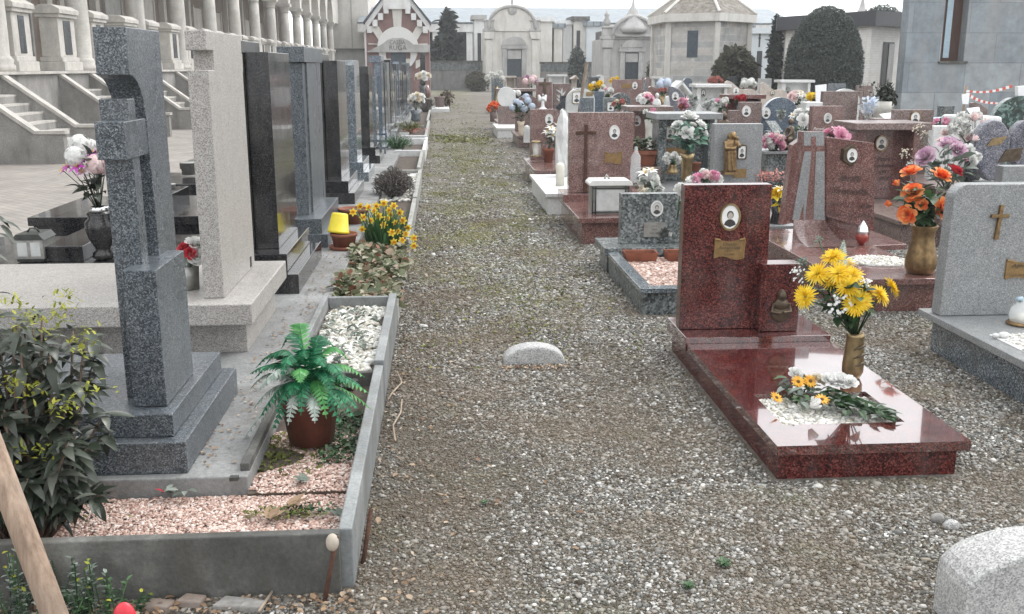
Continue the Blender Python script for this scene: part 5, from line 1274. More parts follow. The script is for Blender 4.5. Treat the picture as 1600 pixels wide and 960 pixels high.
def grave(px0, px1, pyt, Y, kind, mat, label, slab=None, name='headstone_grave', z0=.24, L=1.55, photo=None, plaque=None, th=.12, base_w=.04, rim='white_cap', group=GR, slab_h=.2, fig=None):
    """a grave whose headstone shows at px0..px1 with its top at pyt, standing at depth Y"""
    a, c = AY(px0, pyt, Y), AY(px1, pyt, Y); x0, x1, zt = a.x, c.x, a.z; w = x1 - x0; cx = (x0 + x1) / 2
    t = thing(name, (cx, Y - L / 2, 0), label, 'grave', group)
    bw = max(w / 2 + base_w, .33)
    b = MB(); b.box(cx - bw + .03, cx + bw - .03, Y - L + .03, Y + .25, -.05, slab_h - .005); b.build('base', slab or mat, t)
    b = MB(); b.box(cx - bw, cx + bw, Y - L, Y + .28, slab_h - .004, z0 - .002); b.build('slab', slab or mat, t, bevel=.006)
    b = MB()
    if kind == 'table':
        top = AY(px0, pyt, Y).z
        b.box(cx - w * .40, cx + w * .40, Y + .02, Y + .12, z0, top - .075)
        b.box(cx - w * .42, cx - w * .30, Y - .22, Y + .16, z0 + .0005, top - .0755); b.box(cx + w * .34, cx + w * .42, Y - .22, Y + .16, z0 + .0005, top - .0755)
        b.build('headstone', mat, t, bevel=.004)
        b = MB(); b.box(x0, x1, Y - .34, Y + .26, top - .07, top); b.build('table_top', slab or mat, t, bevel=.006)
    elif kind == 'disc':
        r = (AY(px1, pyt, Y).x - AY(px0, pyt, Y).x) / 2
        b.prism([(cx + r * 1.0 * math.cos(2 * math.pi * k / 28), zt - r * 1.1 + r * 1.1 * math.sin(2 * math.pi * k / 28)) for k in range(28)], 'y', Y, Y + th); b.build('headstone', mat, t, bevel=.006); b = MB(); b.box(cx - r * .9, cx + r * .9, Y - .05, Y + th + .05, z0, zt - 2.05 * r); b.build('foot', 'brown_granite', t)
    elif kind == 'gable':
        s = .1; b.prism([(x0, z0), (cx + .05, z0), (x0 + .1, z0 + .1), ], 'y', Y + .1, Y + .14)
        b.prism([(x0 - .05, zt - w * .52), (x0 + w * .55, zt), (x0 + w * .62, zt - .05), (x0 + .02, zt - w * .62)], 'y', Y - .35, Y + .3)
        b.prism([(x0 + w * .55, zt), (x1, zt - w * .5), (x1 - .02, zt - w * .6), (x0 + w * .57, zt - .09)], 'y', Y - .35, Y + .3)
        b.box(x0 + w * .12, x1 - w * .12, Y + .1, Y + .2, z0, zt - w * .45); b.build('headstone', mat, t, bevel=.004)
    elif kind == 'rough':
        v = []; r = random.Random(label)
        b.ell((cx, Y, z0 + (zt - z0) * .45), (w * .52, .14, (zt - z0) * .56), 14, 10)
        b.v = [(x + r.uniform(-.02, .02), y + r.uniform(-.03, .03), max(z0, z + r.uniform(-.02, .02))) for x, y, z in b.v]; b.build('headstone', mat, t)
    else:
        b.prism(outline(kind, x0, x1, z0, zt), 'y', Y, Y + th); b.build('headstone', mat, t, bevel=.005)
    sd = sum(map(ord, label))
    if photo:
        p = AY(photo[0], photo[1], Y - .001); portrait(t, (p.x, Y - .001, p.z), photo[2], photo[3], rim, sd, .01, photo[4] if len(photo) > 4 else 'oval', .014)
    if plaque:
        p = AY(plaque[0], plaque[1], Y); m = MB(); m.box(p.x - plaque[2] / 2, p.x + plaque[2] / 2, Y - .012, Y, p.z - plaque[3] / 2, p.z + plaque[3] / 2); m.build('name_plaque', plaque[4] if len(plaque) > 4 else 'plaque_gold', t)
    return t
Gv = grave
# third and fourth rows (about ten to thirteen metres off)
t4 = Gv(1318, 1433, 190, 10.2, 'table', 'rose_granite', 'dark red niche grave under a broad pale table top', 'brown_granite', photo=(1377, 224, .12, .15), rim='old_brass')
m = MB()
for i, s in enumerate(['Pietro', 'Carminati', '1931', '2011']): q = AY(1376, 249 + i * 10, 10.22); lettering(m, s, (q.x + .03, 10.215, q.z), .04, 'engraved', .3, .004)
m.build('lettering', None, t4, recalc=False)
gs = Gv(1117, 1193, 194, 10.0, 'rect', 'grey_granite', 'light grey headstone with a bronze saint figure and small gold plaque', photo=(1159, 238, .085, .135, 'square'), rim='dark_bronze', plaque=(1156, 271, .13, .09))
q = AY(1140, 205, 9.93); q0 = AY(1140, 268, 9.93)
h_ = q.z - q0.z; X_, Y_, Z_ = q0.x, 9.93, q0.z
P_ = lambda a, b, c: (X_ + a * h_, Y_ + b * h_, Z_ + c * h_)
figure_mesh('saint_figure', [('t', [P_(0, 0, 0), P_(-.01, 0, .2), P_(-.02, 0, .45), P_(-.01, 0, .6)], [.15 * h_, .14 * h_, .14 * h_, .15 * h_]), ('e', P_(-.01, 0, .68), (.17 * h_, .12 * h_, .14 * h_)), ('e', P_(.03, -.04, .89), (.085 * h_, .09 * h_, .1 * h_)), ('e', P_(.0, .0, .85), (.11 * h_, .1 * h_, .11 * h_)), ('e', P_(.09, -.14, .71), (.06 * h_, .06 * h_, .11 * h_)), ('e', P_(.1, -.16, .83), (.045 * h_, .045 * h_, .05 * h_)),
    ('t', [P_(-.15, -.02, .74), P_(-.15, -.1, .58), P_(.08, -.19, .58)], [.06 * h_, .06 * h_, .045 * h_]), ('t', [P_(.14, 0, .74), P_(.2, -.08, .62), P_(.12, -.18, .66)], [.055 * h_, .05 * h_, .04 * h_]), ('t', [P_(-.06, -.13, .02), P_(-.09, -.13, .5)], [.035 * h_, .02 * h_]), ('t', [P_(.05, -.14, .02), P_(.0, -.13, .5)], [.035 * h_, .02 * h_]), ('t', [P_(.12, -.1, .02), P_(.1, -.1, .5)], [.03 * h_, .02 * h_])], 'bronze', gs, .0065, 1)
m = MB(); m.box(q0.x - .07, q0.x + .07, 9.86, 10.0, q0.z - .03, q0.z); m.build('console', 'bronze', gs)
# heart shaped pair at the right edge
hp = thing('heart_headstone', (5.55, 10, 0), 'purple grey granite headstone shaped like two large hearts at the right edge', 'grave', GR)
for (pxc, pyt, wpx, hpx, Y) in ((1556, 188, 62, 95, 9.8), (1606, 189, 50, 80, 10.1)):
    c = AY(pxc, pyt, Y); w = AY(pxc + wpx / 2, pyt, Y).x - AY(pxc - wpx / 2, pyt, Y).x; h = c.z - AY(pxc, pyt + hpx, Y).z
    poly = []
    for k in range(30):
        t = 2 * math.pi * k / 30; r = 1; x = math.sin(t) * .5 * (1 - .28 * (1 - math.cos(t)) ** 1.4 / 2); z = math.cos(t) * .5
        poly.append((c.x + x * w + (.05 if z < -.2 else 0) * w, c.z - h / 2 + z * h))
    b = MB(); b.prism(poly, 'y', Y, Y + .13); b.build('heart_stone', 'purple_granite', hp, bevel=.02)
p = AY(1556, 221, 9.8); m = MB(); m.prism([(p.x - .1, p.z - .05), (p.x + .05, p.z - .03), (p.x + .11, p.z + .05), (p.x - .04, p.z + .03)], 'y', 9.785, 9.8); m.build('bronze_sprig', 'old_brass', hp)
p = AY(1578, 240, 9.8); m = MB(); m.prism([(p.x - .12, p.z - .09), (p.x + .1, p.z - .07), (p.x + .12, p.z + .06), (p.x - .05, p.z + .04)], 'y', 9.78, 9.8); m.build('bronze_leaf', 'dark_bronze', hp)
p = AY(1607, 207, 10.1); portrait(hp, (p.x, 10.09, p.z), .1, .13, 'white_cap', 5)
b = MB(); b.box(5.0, 6.5, 8.7, 10.3, -.05, .25); b.build('base', 'purple_granite', hp, bevel=.005)
c = AY(1545, 288, 9.8); b = MB(); b.box(c.x - .08, c.x + .3, 9.7, 9.98, .252, c.z + .02); b.build('foot_block', 'marbled_grey', hp)
Gv(1568, 1640, 260, 8.1, 'rect', 'grey_granite', 'low light grey headstone just behind the one with the bronze cross', L=1.2)
Gv(868, 891, 172, 12.6, 'rough', 'cast_white', 'rough white boulder headstone left of the pink cross stone', 'white_marble', L=1.75, base_w=.3, name='boulder_grave')
t3 = Gv(1016, 1118, 176, 12.0, 'table', 'marbled_grey', 'grey granite table grave with pillars behind brass vase of white roses', 'grey_granite', photo=(1047, 208, .1, .15, 'square'), rim='old_brass', plaque=(1057, 237, .26, .09, 'plaque_gold'))
Gv(1399, 1460, 172, 12.6, 'rect', 'brown_granite', 'brown headstone with a round photograph of a couple before the blue grey chapel', photo=(1430, 184, .13, .15), rim='old_brass', plaque=None)
m = MB(); a_, c_ = AY(1372, 186, 12.6), AY(1398, 186, 12.6); m.box(a_.x, c_.x, 12.62, 12.9, 0, a_.z); tag(m.build('low_stone_block', 'brown_granite', bevel=.006), 'low brown stone block left of the brown couple headstone', 'stone')
b2 = Gv(1270, 1318, 166, 12.7, 'rect', 'pink_granite', 'pink headstone with white script below its oval photograph', photo=(1293, 185, .09, .12))
m = MB()
for i, s in enumerate(['Perani', 'Teresa']): q = AY(1276 + 22 * i, 201.5 + 7.5 * i, 12.7); lettering(m, s, (q.x + .02, 12.695, q.z), .04, 'white_paint', .35, .004)
m.build('lettering', None, b2, recalc=False)
# the seated bronze mourner on its block
t = thing('mourner_pedestal', (3.95, 11.4, 0), 'dark granite block carrying a seated bronze mourner', 'pedestal')
a, c = AY(1196, 241, 11.2), AY(1234, 268, 11.2)
b = MB(); b.box(a.x, c.x, 11.2, 11.6, -.05, a.z); b.build('block', 'marbled_grey', t, bevel=.005)
b = MB(); b.box(a.x - .02, c.x + .03, 11.15, 11.65, a.z + .001, a.z + .03); b.build('top_slab', 'grey_granite', t, bevel=.004)
k0 = AY(1232, 243, 11.3); zz = a.z + .03; X = k0.x; hgt = AY(1240, 186, 11.3).z - zz
S = hgt
fig = [('e', (X, 11.38, zz + .10 * S), (.22 * S, .2 * S, .12 * S)), ('t', [(X - .28 * S, 11.33, zz + .04 * S), (X - .12 * S, 11.3, zz + .36 * S), (X + .1 * S, 11.38, zz + .34 * S)], [.09 * S, .1 * S, .12 * S]), ('t', [(X - .2 * S, 11.44, zz + .03 * S), (X - .06 * S, 11.42, zz + .32 * S), (X + .12 * S, 11.42, zz + .3 * S)], [.09 * S, .1 * S, .12 * S]),
       ('t', [(X + .12 * S, 11.4, zz + .3 * S), (X + .14 * S, 11.39, zz + .55 * S), (X + .08 * S, 11.37, zz + .74 * S)], [.15 * S, .13 * S, .11 * S]), ('e', (X + .05 * S, 11.35, zz + .9 * S), (.085 * S, .09 * S, .105 * S)), ('e', (X + .08 * S, 11.37, zz + .92 * S), (.1 * S, .1 * S, .1 * S)),
       ('t', [(X + .1 * S, 11.3, zz + .72 * S), (X - .02 * S, 11.26, zz + .52 * S), (X - .12 * S, 11.27, zz + .42 * S)], [.055 * S, .05 * S, .035 * S]), ('t', [(X + .12 * S, 11.48, zz + .72 * S), (X + .0 * S, 11.48, zz + .5 * S), (X - .12 * S, 11.4, zz + .42 * S)], [.055 * S, .05 * S, .035 * S])]
tag(figure_mesh('mourner_statue', fig, 'dark_bronze', None, .012, 3), 'dark bronze seated mourner leaning on her knees', 'statue')
# fifteen metres
Gv(829, 880, 171, 15.0, 'clip', 'pink_granite', 'pink headstone with a clipped corner and oval photograph near the path', photo=(858, 187, .11, .15), L=1.6)
Gv(1141, 1191, 160, 14.6, 'step', 'brown_granite', 'stepped brown headstone with round white framed photograph', photo=(1166, 174, .12, .15), base_w=.02)
q0 = AY(1131, 200, 14.3); h = AY(1131, 176, 14.3).z - q0.z
tag(figure_mesh('bust_statue', [('e', (q0.x, 14.3, q0.z + h * .25), (h * .42, h * .22, h * .3)), ('t', [(q0.x, 14.3, q0.z + h * .4), (q0.x, 14.29, q0.z + h * .6)], [h * .13, h * .11]), ('e', (q0.x, 14.28, q0.z + h * .78), (h * .17, h * .19, h * .23)), ('t', [(q0.x, 14.3, q0.z - .3), (q0.x, 14.3, q0.z + .05)], [h * .3, h * .34])], 'dark_bronze', None, .012, 3), 'dark bronze bust on the low left step of the brown headstone', 'statue')
Gv(1192, 1250, 152.5, 15.3, 'dome', 'blue_slate', 'blue granite headstone with a broad round top and oval portrait', photo=(1197, 177, .12, .16), base_w=.02)
t2 = Gv(975, 1045, 165.5, 15.0, 'table', 'rose_granite', 'dark red table grave with an oval photograph behind the pink cross stone', 'brown_granite', photo=(995, 189, .11, .15))
Gv(1287, 1342, 143, 15.2, 'rect', 'brown_granite', 'tall plain brown headstone in front of the clipped evergreen')
Gv(1188, 1232, 131, 24.5, 'wave', 'beige_stone', 'beige rough headstone with two small round photographs', photo=(1207, 146, .1, .13), rim='old_brass')
# seventeen to twenty metres
Gv(885, 930, 138, 17.7, 'arch', 'pale_stone', 'white round topped headstone with a square photograph and gold plaque', photo=(901, 153, .15, .2, 'square'), rim='old_brass', plaque=(921, 147, .12, .07, 'old_brass'))
Gv(907, 928, 153, 16.4, 'rect', 'steel_granite', 'small blue grey headstone beside the wooden pole', L=.8, base_w=0)
Gv(929, 944, 143, 18.2, 'rect', 'blue_slate', 'narrow blue headstone right of the white round topped one', L=.8, base_w=0)
Gv(944, 963, 153, 17.2, 'rect', 'marbled_grey', 'dark grey headstone with a white shield photograph', photo=(954, 167, .1, .13, 'square'), L=.8, base_w=.02)
Gv(805, 843, 148.5, 21.6, 'dome', 'brown_granite', 'grey brown round topped headstone behind the pale blue hydrangeas', L=1.5)
Gv(1032, 1056, 150, 17.6, 'tri', 'pale_stone', 'pale triangular headstone behind the dark red table grave', L=1.0)
tr = Gv(1130, 1188, 147.5, 17.4, 'table', 'red_granite', 'red niche grave under a thin pale ledge', 'rose_granite', base_w=0)
cz = Gv(838, 863, 128, 20.2, 'rect', 'pink_granite', 'tall narrow pink headstone with a bronze crucifix', L=1.4)
p = AY(851, 137, 20.2); cross_fix(cz, (p.x, 20.19, p.z), .22, .34, 'dark_bronze', .03, .045)
fl = Gv(864.5, 892, 131, 20.25, 'rect', 'brown_granite', 'dark brown headstone with an etched white lily joined to the narrow pink one', L=1.4)
m = MB(); r = random.Random(4); p = AY(877, 150, 20.25)
for k in range(7): m.leaf((p.x, 20.235, p.z - .12 + .03 * k), (r.uniform(-.7, .7), 0, r.uniform(.2, 1)), (0, -1, 0), .13, .035, .05, 0)
m.build('etched_lily', 'pale_stone', fl, recalc=False)
Gv(955, 986, 145.5, 19.8, 'arch', 'marbled_grey', 'grey green arched headstone in the middle of the field', L=1.3)
Gv(1014, 1047, 135, 20.4, 'slant', 'pink_granite', 'pink headstone with a slanting top behind the white bust', L=1.3)
Gv(1045, 1078, 135, 20.0, 'quarter', 'purple_granite', 'grey headstone with a quarter round top and oval photograph', photo=(1055, 151, .13, .17), L=1.3)
Gv(777, 806, 136, 24.4, 'disc', 'white_marble', 'white disc shaped headstone behind the white hydrangeas', L=1.5)
Gv(1081, 1137, 131.5, 22.6, 'table', 'pale_stone', 'pale table grave with a small dark photograph before the hexagonal chapel', 'white_marble', photo=(1099, 146, .1, .16), rim='dark_bronze')
Gv(1132, 1187, 128.5, 22.4, 'wave', 'beige_stone', 'beige wavy headstone above the red niche grave', photo=(1150, 142, .12, .14), L=1.3)
Gv(775, 836, 138.5, 26.6, 'table', 'dark_granite', 'dark table grave with pale legs nearest the far end of the path', 'brown_granite')
Gv(1040, 1077, 126, 24.6, 'gable', 'white_marble', 'white headstone like a small open gable roof', L=1.3)
bp = Gv(958, 1003, 124.5, 27.6, 'rect', 'pink_granite', 'wide pink headstone with gold plaque before the dome chapel', photo=(992, 134, .14, .19), plaque=(979, 134.5, .26, .13))
Gv(1214, 1267, 125, 27.6, 'table', 'white_marble', 'white table grave left of the clipped evergreen', 'white_marble', photo=(1231, 142, .12, .16), rim='dark_bronze')
Gv(1556, 1640, 150, 13.6, 'dome', 'green_marble', 'dark green marble round topped headstone at the right edge', 'green_marble', L=1.5)
Gv(1004, 1015, 122, 27.0, 'tri', 'steel_granite', 'slim pointed grey headstone right of the wide pink one', L=.8)
Gv(1300, 1345, 139, 21.5, 'arch', 'pale_stone', 'white arched headstone peeking over the tall brown one', L=1.2)
# tall dark slab leaning over
t = thing('leaning_slab', (2.0, 18.6, 0), 'dark polished slab leaning sideways before the white round topped stone', 'grave', GR)
pts = [AY(x, y, 18.4) for x, y in ((867, 168), (890, 148), (898, 137), (899, 150), (893, 160), (881, 178))]
b = MB(); b.prism([(p.x, p.z) for p in pts], 'y', 18.4, 18.55); b.build('slab', 'dark_granite', t, bevel=.005)
b = MB(); p = AY(885, 150, 18.5); b.box(p.x - .1, p.x + .1, 18.56, 18.7, 0, p.z); b.build('prop', 'dark_granite', t)
# far graves, only tops show
far = [(768, 786, 121, 36, 'rect', 'steel_granite', 'grey far headstone at the left end of the last rows'), (788, 806, 119, 40, 'table', 'beige_stone', 'far beige table grave before the cream chapel door'), (808, 828, 121, 37, 'rect', 'brown_granite', 'far brown headstone before the cream chapel'),
       (842, 852, 122, 34, 'arch', 'pale_stone', 'far white arched headstone behind the narrow pink one'), (855, 885, 117, 42, 'table', 'white_marble', 'long far white table grave before the dark banded wall'), (893, 903, 118, 38, 'gable', 'beige_stone', 'far beige gable headstone left of the wooden pole'),
       (919, 936, 119.5, 40, 'table', 'steel_granite', 'far grey table grave right of the wooden pole'), (930, 945, 117, 44, 'arch', 'white_marble', 'far white arch headstone before the dome chapel corner'), (945, 962, 121, 36, 'rect', 'beige_stone', 'far beige headstone left of the wide pink one'), (1004, 1021, 121, 40, 'rect', 'pink_granite', 'far pink headstone below the dome chapel wall'),
       (1018, 1036, 120.5, 38, 'table', 'pale_stone', 'far pale table grave under the dark bush'), (1068, 1082, 122, 33, 'arch', 'blue_slate', 'far blue arched headstone before the hexagonal chapel'), (1140, 1152, 120, 36, 'rect', 'dark_granite', 'far dark headstone in front of the brownish bush'), (1160, 1182, 122, 34, 'slant', 'brown_granite', 'far brown slanted headstone before the pale chapel with a cross'),
       (1186, 1206, 123, 33, 'rect', 'pale_stone', 'far white headstone below the chapel with a cross'), (1296, 1322, 131, 25.5, 'rect', 'steel_granite', 'grey headstone at the foot of the clipped evergreen'), (1340, 1362, 134, 24.5, 'rect', 'brown_granite', 'brown headstone right of the clipped evergreen'),
       (1470, 1492, 166, 16.5, 'rect', 'marbled_grey', 'grey headstone at the foot of the blue grey chapel'), (1520, 1545, 160, 17.5, 'slant', 'brown_granite', 'brown slanted headstone at the foot of the blue grey chapel')]
for f in far: Gv(*f[:6], f[6], L=1.2, base_w=.02)
# ------------------------------------------------------------------ vases and flowers, right side
BR = 'vases and flowers on the graves'
def B_(px, py, Y): return AY(px, py, Y)
# bronze vase with yellow chrysanthemums on the red slab
f0 = G(1331, 590, .15); vh = AY(1331, 520, f0.y).z - .15
def gouges(root):
    o = WLOC[root.name]
    for k in range(3):
        m = MB(); z = o.z + vh * (.28 + .19 * k)
        pts = [(o.x + .045 * math.sin(a) * 1.03 + .002, o.y - .047 * math.cos(a), z + .012 * math.cos(a * 1.3) + .022 * (a / 1.2)) for a in [-.5 + .17 * i for i in range(11)]]
        m.tube(pts, [.002 + .0045 * math.sin(math.pi * i / 10) for i in range(11)], 6); m.build('groove', 'dark_bronze', root, True)
vase('bronze vase with curved grooves on the red granite slab', f0, vh, [(.030, 0), (.036, .02), (.049, .14), (.050, .3), (.044, .6), (.040, .86), (.042, .92), (.041, 1)], 'old_brass', 28, extra=gouges)
mouth = f0 + Vector((0, 0, vh)); Yb = f0.y
spec = [(1302, 402, -.02), (1277, 428, -.06), (1258, 464, -.1), (1310, 427, -.1), (1325, 448, -.13), (1345, 470, -.1), (1355, 455, -.03), (1392, 449, .02), (1336, 476, -.16), (1300, 438, -.04), (1375, 462, -.06), (1318, 412, .05), (1330, 430, -.04)]
bl = [('mum', 'yellow', B_(x, y, Yb + d), .06) for x, y, d in spec]
bl += [('spray', 'white', B_(1250, 430, Yb), .05), ('spray', 'white', B_(1310, 478, Yb - .14), .06), ('spray', 'white', B_(1350, 445, Yb - .08), .04), ('spray', 'leaf_teal', B_(1280, 378, Yb), .03), ('spray', 'leaf_teal', B_(1256, 412, Yb), .035)]
yb = bouquet('bunch of yellow chrysanthemums in the bronze vase on the red slab', mouth, bl, 'leaf_green', 70, .16, .2, (.085, .05))
m = MB().mat('fern_pale'); base = B_(1313, 420, Yb)
for k in range(12):
    t = k / 11; c = base + Vector((.006 * t, 0, .13 * t)); w = .045 * (1 - t) + .006
    for s in (-1, 1): m.leaf(c, (s, -.1, .55), (0, -1, 0), w, .014, .1, .1, 2)
m.build('fern_sprig', None, yb, recalc=False)
# laid bouquet
c0 = B_(1290, 618, 3.86); c0.z = .165
bl = []
for x, y, kind, mat, r in ((1247, 597, 'daisy', 'amber', .036), (1266, 596, 'daisy', 'amber', .036), (1284, 625, 'daisy', 'amber', .036), (1213, 622, 'daisy', 'amber', .034), (1268, 636, 'bud', 'white', .038), (1243, 585, 'rose', 'white', .03), (1296, 596, 'rose', 'white', .036), (1313, 596, 'rose', 'white', .036), (1328, 598, 'rose', 'white', .03), (1278, 594, 'rose', 'cream', .03)):
    q = G(x, y, .222 if y < 610 else .2); bl.append((kind, mat, q, r * (.92 if kind == 'daisy' else 1.15)))
lb = bouquet('bunch of amber daisies and white roses laid flat on the red slab pebble bed', B_(1395, 652, 3.80), bl, 'leaf_green', 12, .05, .06, (.07, .04), stems=False, face=(.1, -.7, 1))
m = MB(); r = random.Random(9)
for k in range(150):
    t = r.uniform(0, 1); px = 1225 + 165 * t; py = 605 + 42 * t + r.uniform(-16, 20) * (1 - .55 * t); q = G(px, py, .16 + r.uniform(0, .03) * (1 - .5 * t))
    m.mat('leaf_grey' if k % 2 else 'leaf_green').leaf(q, (r.uniform(-.6, .8), r.uniform(-1, .4), r.uniform(-.1, .45)), (0, 0, 1), r.uniform(.045, .075), r.uniform(.024, .04), .3, .25, 3)
m.build('foliage', None, lb, recalc=False)
m = MB()
for k in range(9): m.tube([G(1305, 618 + 2.5 * (k - 4), .185), G(1355, 634 + 1.6 * (k - 4), .18), G(1400, 651 + 2.2 * (k - 4), .165)], .004, 5)
m.build('bound_stems', 'leaf_green', lb, True)

# vase with orange roses
f0 = G(1437, 427, .235); vh = AY(1441, 352, f0.y).z - .235
vase('fluted gold brown vase on the pink slab beside the white gravel oval', f0, vh, [(.07, 0), (.085, .02), (.102, .14), (.104, .28), (.085, .52), (.072, .72), (.074, .88), (.092, .99), (.09, 1.0)], 'bronze', 36)
mouth = f0 + Vector((0, 0, vh)); Yb = f0.y
spec = [(1423, 270, .06, .075, 'rose', 'orange'), (1470, 276, .0, .085, 'rose', 'orange'), (1427, 302, -.08, .08, 'rose', 'orange'), (1393, 320, 0, .045, 'bud', 'orange'), (1417, 335, -.1, .07, 'rose', 'orange'), (1440, 320, -.15, .045, 'rose', 'orange'), (1471, 326, -.12, .08, 'rose', 'orange'), (1404, 290, .02, .045, 'bud', 'orange'), (1497, 301, -.03, .045, 'bud', 'orange'), (1492, 268, .08, .065, 'rose', 'red'), (1437, 312, -.1, .03, 'bud', 'red')]
bouquet('bunch of orange roses with one red rose in the fluted vase', mouth, [(k, mt, B_(x, y, Yb + d), r * .86) for x, y, d, r, k, mt in spec], 'leaf_green', 110, .2, .26, (.1, .06))
# big dusty pink roses behind them
yb = 8.3
spec = [(1447, 246, 0, .105, 'rose', 'mauve'), (1482, 228, .0, .11, 'rose', 'mauve'), (1497, 235, -.1, .09, 'rose', 'mauve'), (1474, 222, .1, .07, 'rose', 'palepink'), (1512, 236, .1, .08, 'ruffle', 'white'), (1517, 252, 0, .075, 'ruffle', 'white'), (1526, 245, .1, .06, 'ruffle', 'white'), (1505, 252, -.05, .045, 'bud', 'pink'), (1437, 203, .1, .07, 'spray', 'cream'), (1417, 240, .0, .07, 'spray', 'cream'), (1445, 212, .1, .06, 'spray', 'cream'), (1425, 258, 0, .06, 'spray', 'white'), (1520, 220, .2, .06, 'bud', 'palepink')]
f0 = Vector((AY(1478, 300, yb).x, yb, .24))
vase('stone vase hidden behind the orange roses', f0, .34, [(.07, 0), (.1, .1), (.09, .5), (.07, .8), (.09, 1)], 'brown_granite')
bouquet('large faded bunch of dusty pink roses behind the orange ones', f0 + Vector((0, 0, .34)), [(k, mt, B_(x, y, yb + d), r * .85) for x, y, d, r, k, mt in spec], 'leaf_grey', 70, .3, .4, (.12, .06))
yb = 11.0
f0 = Vector((AY(1520, 250, yb).x, yb, .3))
vase('dark vase behind the dusty pink roses', f0, .35, [(.08, 0), (.1, .2), (.08, .8), (.1, 1)], 'dark_granite')
bouquet('rounded bunch of white blossoms beside the heart stone', f0 + Vector((0, 0, .35)), blob_blooms(AY(1515, 208, yb), .24, 22, [('ruffle', 'white'), ('ruffle', 'white'), ('bud', 'palepink')], .075, 5), 'leaf_dark', 50, .25, .3)

# tall brass vase with white roses
yb = 11.0
f0 = Vector((AY(1072, 281, yb).x, yb, AY(1072, 283, yb).z)); vh = AY(1072, 240, yb).z - f0.z
vase('tall flared brass vase before the grey table grave', f0, vh, [(.055, 0), (.06, .03), (.055, .1), (.062, .5), (.074, .8), (.083, 1)], 'old_brass', 28)
spec = [(1078, 184, .02, .085), (1058, 197, 0, .07), (1074, 208, -.08, .085), (1095, 196, .0, .07), (1099, 208, .05, .07), (1085, 212, -.05, .06), (1062, 208, .0, .05), (1082, 196, .1, .05), (1075, 178, .04, .05)]
bouquet('bunch of white roses with blue green leaves in the tall brass vase', f0 + Vector((0, 0, vh)), [('rose', 'white', B_(x, y, yb + d), r) for x, y, d, r in spec], 'leaf_teal', 95, .26, .36, (.1, .065))
f0 = G(1051, 272, .3); q = B_(1050, 272, 10.8); f0 = Vector((q.x, 10.8, q.z)); vh = B_(1050, 257, 10.8).z - q.z
vase('small bell shaped brass pot with white blossoms', f0, vh, [(.06, 0), (.075, .05), (.06, .3), (.045, .8), (.05, 1)], 'old_brass')
bouquet('little white cut flowers in the bell shaped brass pot', f0 + Vector((0, 0, vh)), blob_blooms(B_(1049, 250, 10.8), .09, 9, [('ruffle', 'white')], .04, 3), 'leaf_green', 14, .1, .1, (.06, .03))
p = B_(1087, 268, 11.3); flowerpot('small orange red pot beside the tall brass vase', (p.x, 11.3, p.z), B_(1087, 254, 11.3).z - p.z, .055, 'terracotta')
# white carnations behind the low grey headstone
yb = 8.6; p = B_(1014, 300, yb)
vase('clear pale vase behind the low grey headstone', (p.x, yb, .25), p.z - .25 + .02, [(.05, 0), (.05, .5), (.06, 1)], 'pale_pot')
bouquet('white carnations and lilies behind the low grey headstone', (p.x, yb, p.z + .02), [('lily', 'white', B_(1009, 272, yb), .08), ('ruffle', 'white', B_(1019, 281, yb), .07), ('ruffle', 'white', B_(1005, 285, yb), .06), ('ruffle', 'cream', B_(1006, 297, yb - .06), .06), ('ruffle', 'white', B_(1024, 290, yb), .055), ('ruffle', 'white', B_(1030, 297, yb), .05), ('lily', 'white', B_(1018, 268, yb), .06)], 'leaf_grey', 40, .16, .2, (.08, .03))
# pink and white bunch behind the red headstone
yb = 7.0; p = B_(1098, 292, yb)
vase('plain vase hidden behind the red headstone', (p.x, yb, .0), p.z, [(.08, 0), (.07, .6), (.09, 1)], 'pale_pot')
bouquet('pink and white carnations showing over the red headstone', (p.x, yb, p.z), [('ruffle', 'pink', B_(1092, 281, yb), .06), ('ruffle', 'white', B_(1080, 285, yb), .05), ('ruffle', 'palepink', B_(1104, 277, yb), .055), ('ruffle', 'pink', B_(1114, 276, yb), .055), ('ruffle', 'white', B_(1120, 282, yb), .05), ('ruffle', 'white', B_(1100, 272, yb + .1), .045)], 'leaf_green', 10, .12, .1)
p = B_(1063, 308, 7.4); bouquet('single white carnation peeking left of the red headstone', (p.x - .02, 7.4, p.z - .15), [('ruffle', 'white', B_(1064, 297, 7.4), .06), ('ruffle', 'white', B_(1068, 305, 7.4), .05)], 'leaf_green', 8, .06, .08)
yb = 8.6; p = B_(1216, 345, yb)
vase('dark vase right of the red headstone', (p.x, yb, .0), B_(1216, 320, yb).z, [(.07, 0), (.08, .6), (.06, .8), (.08, 1)], 'black_granite')
bouquet('yellow and cream lilies right of the red headstone', (p.x, yb, B_(1216, 320, yb).z), [('lily', 'yellow', B_(1215, 310, yb), .09), ('lily', 'yellow', B_(1219, 316, yb - .05), .08), ('lily', 'cream', B_(1219, 298, yb), .07), ('ruffle', 'yellow', B_(1212, 303, yb), .06)], 'leaf_dark', 22, .1, .14)
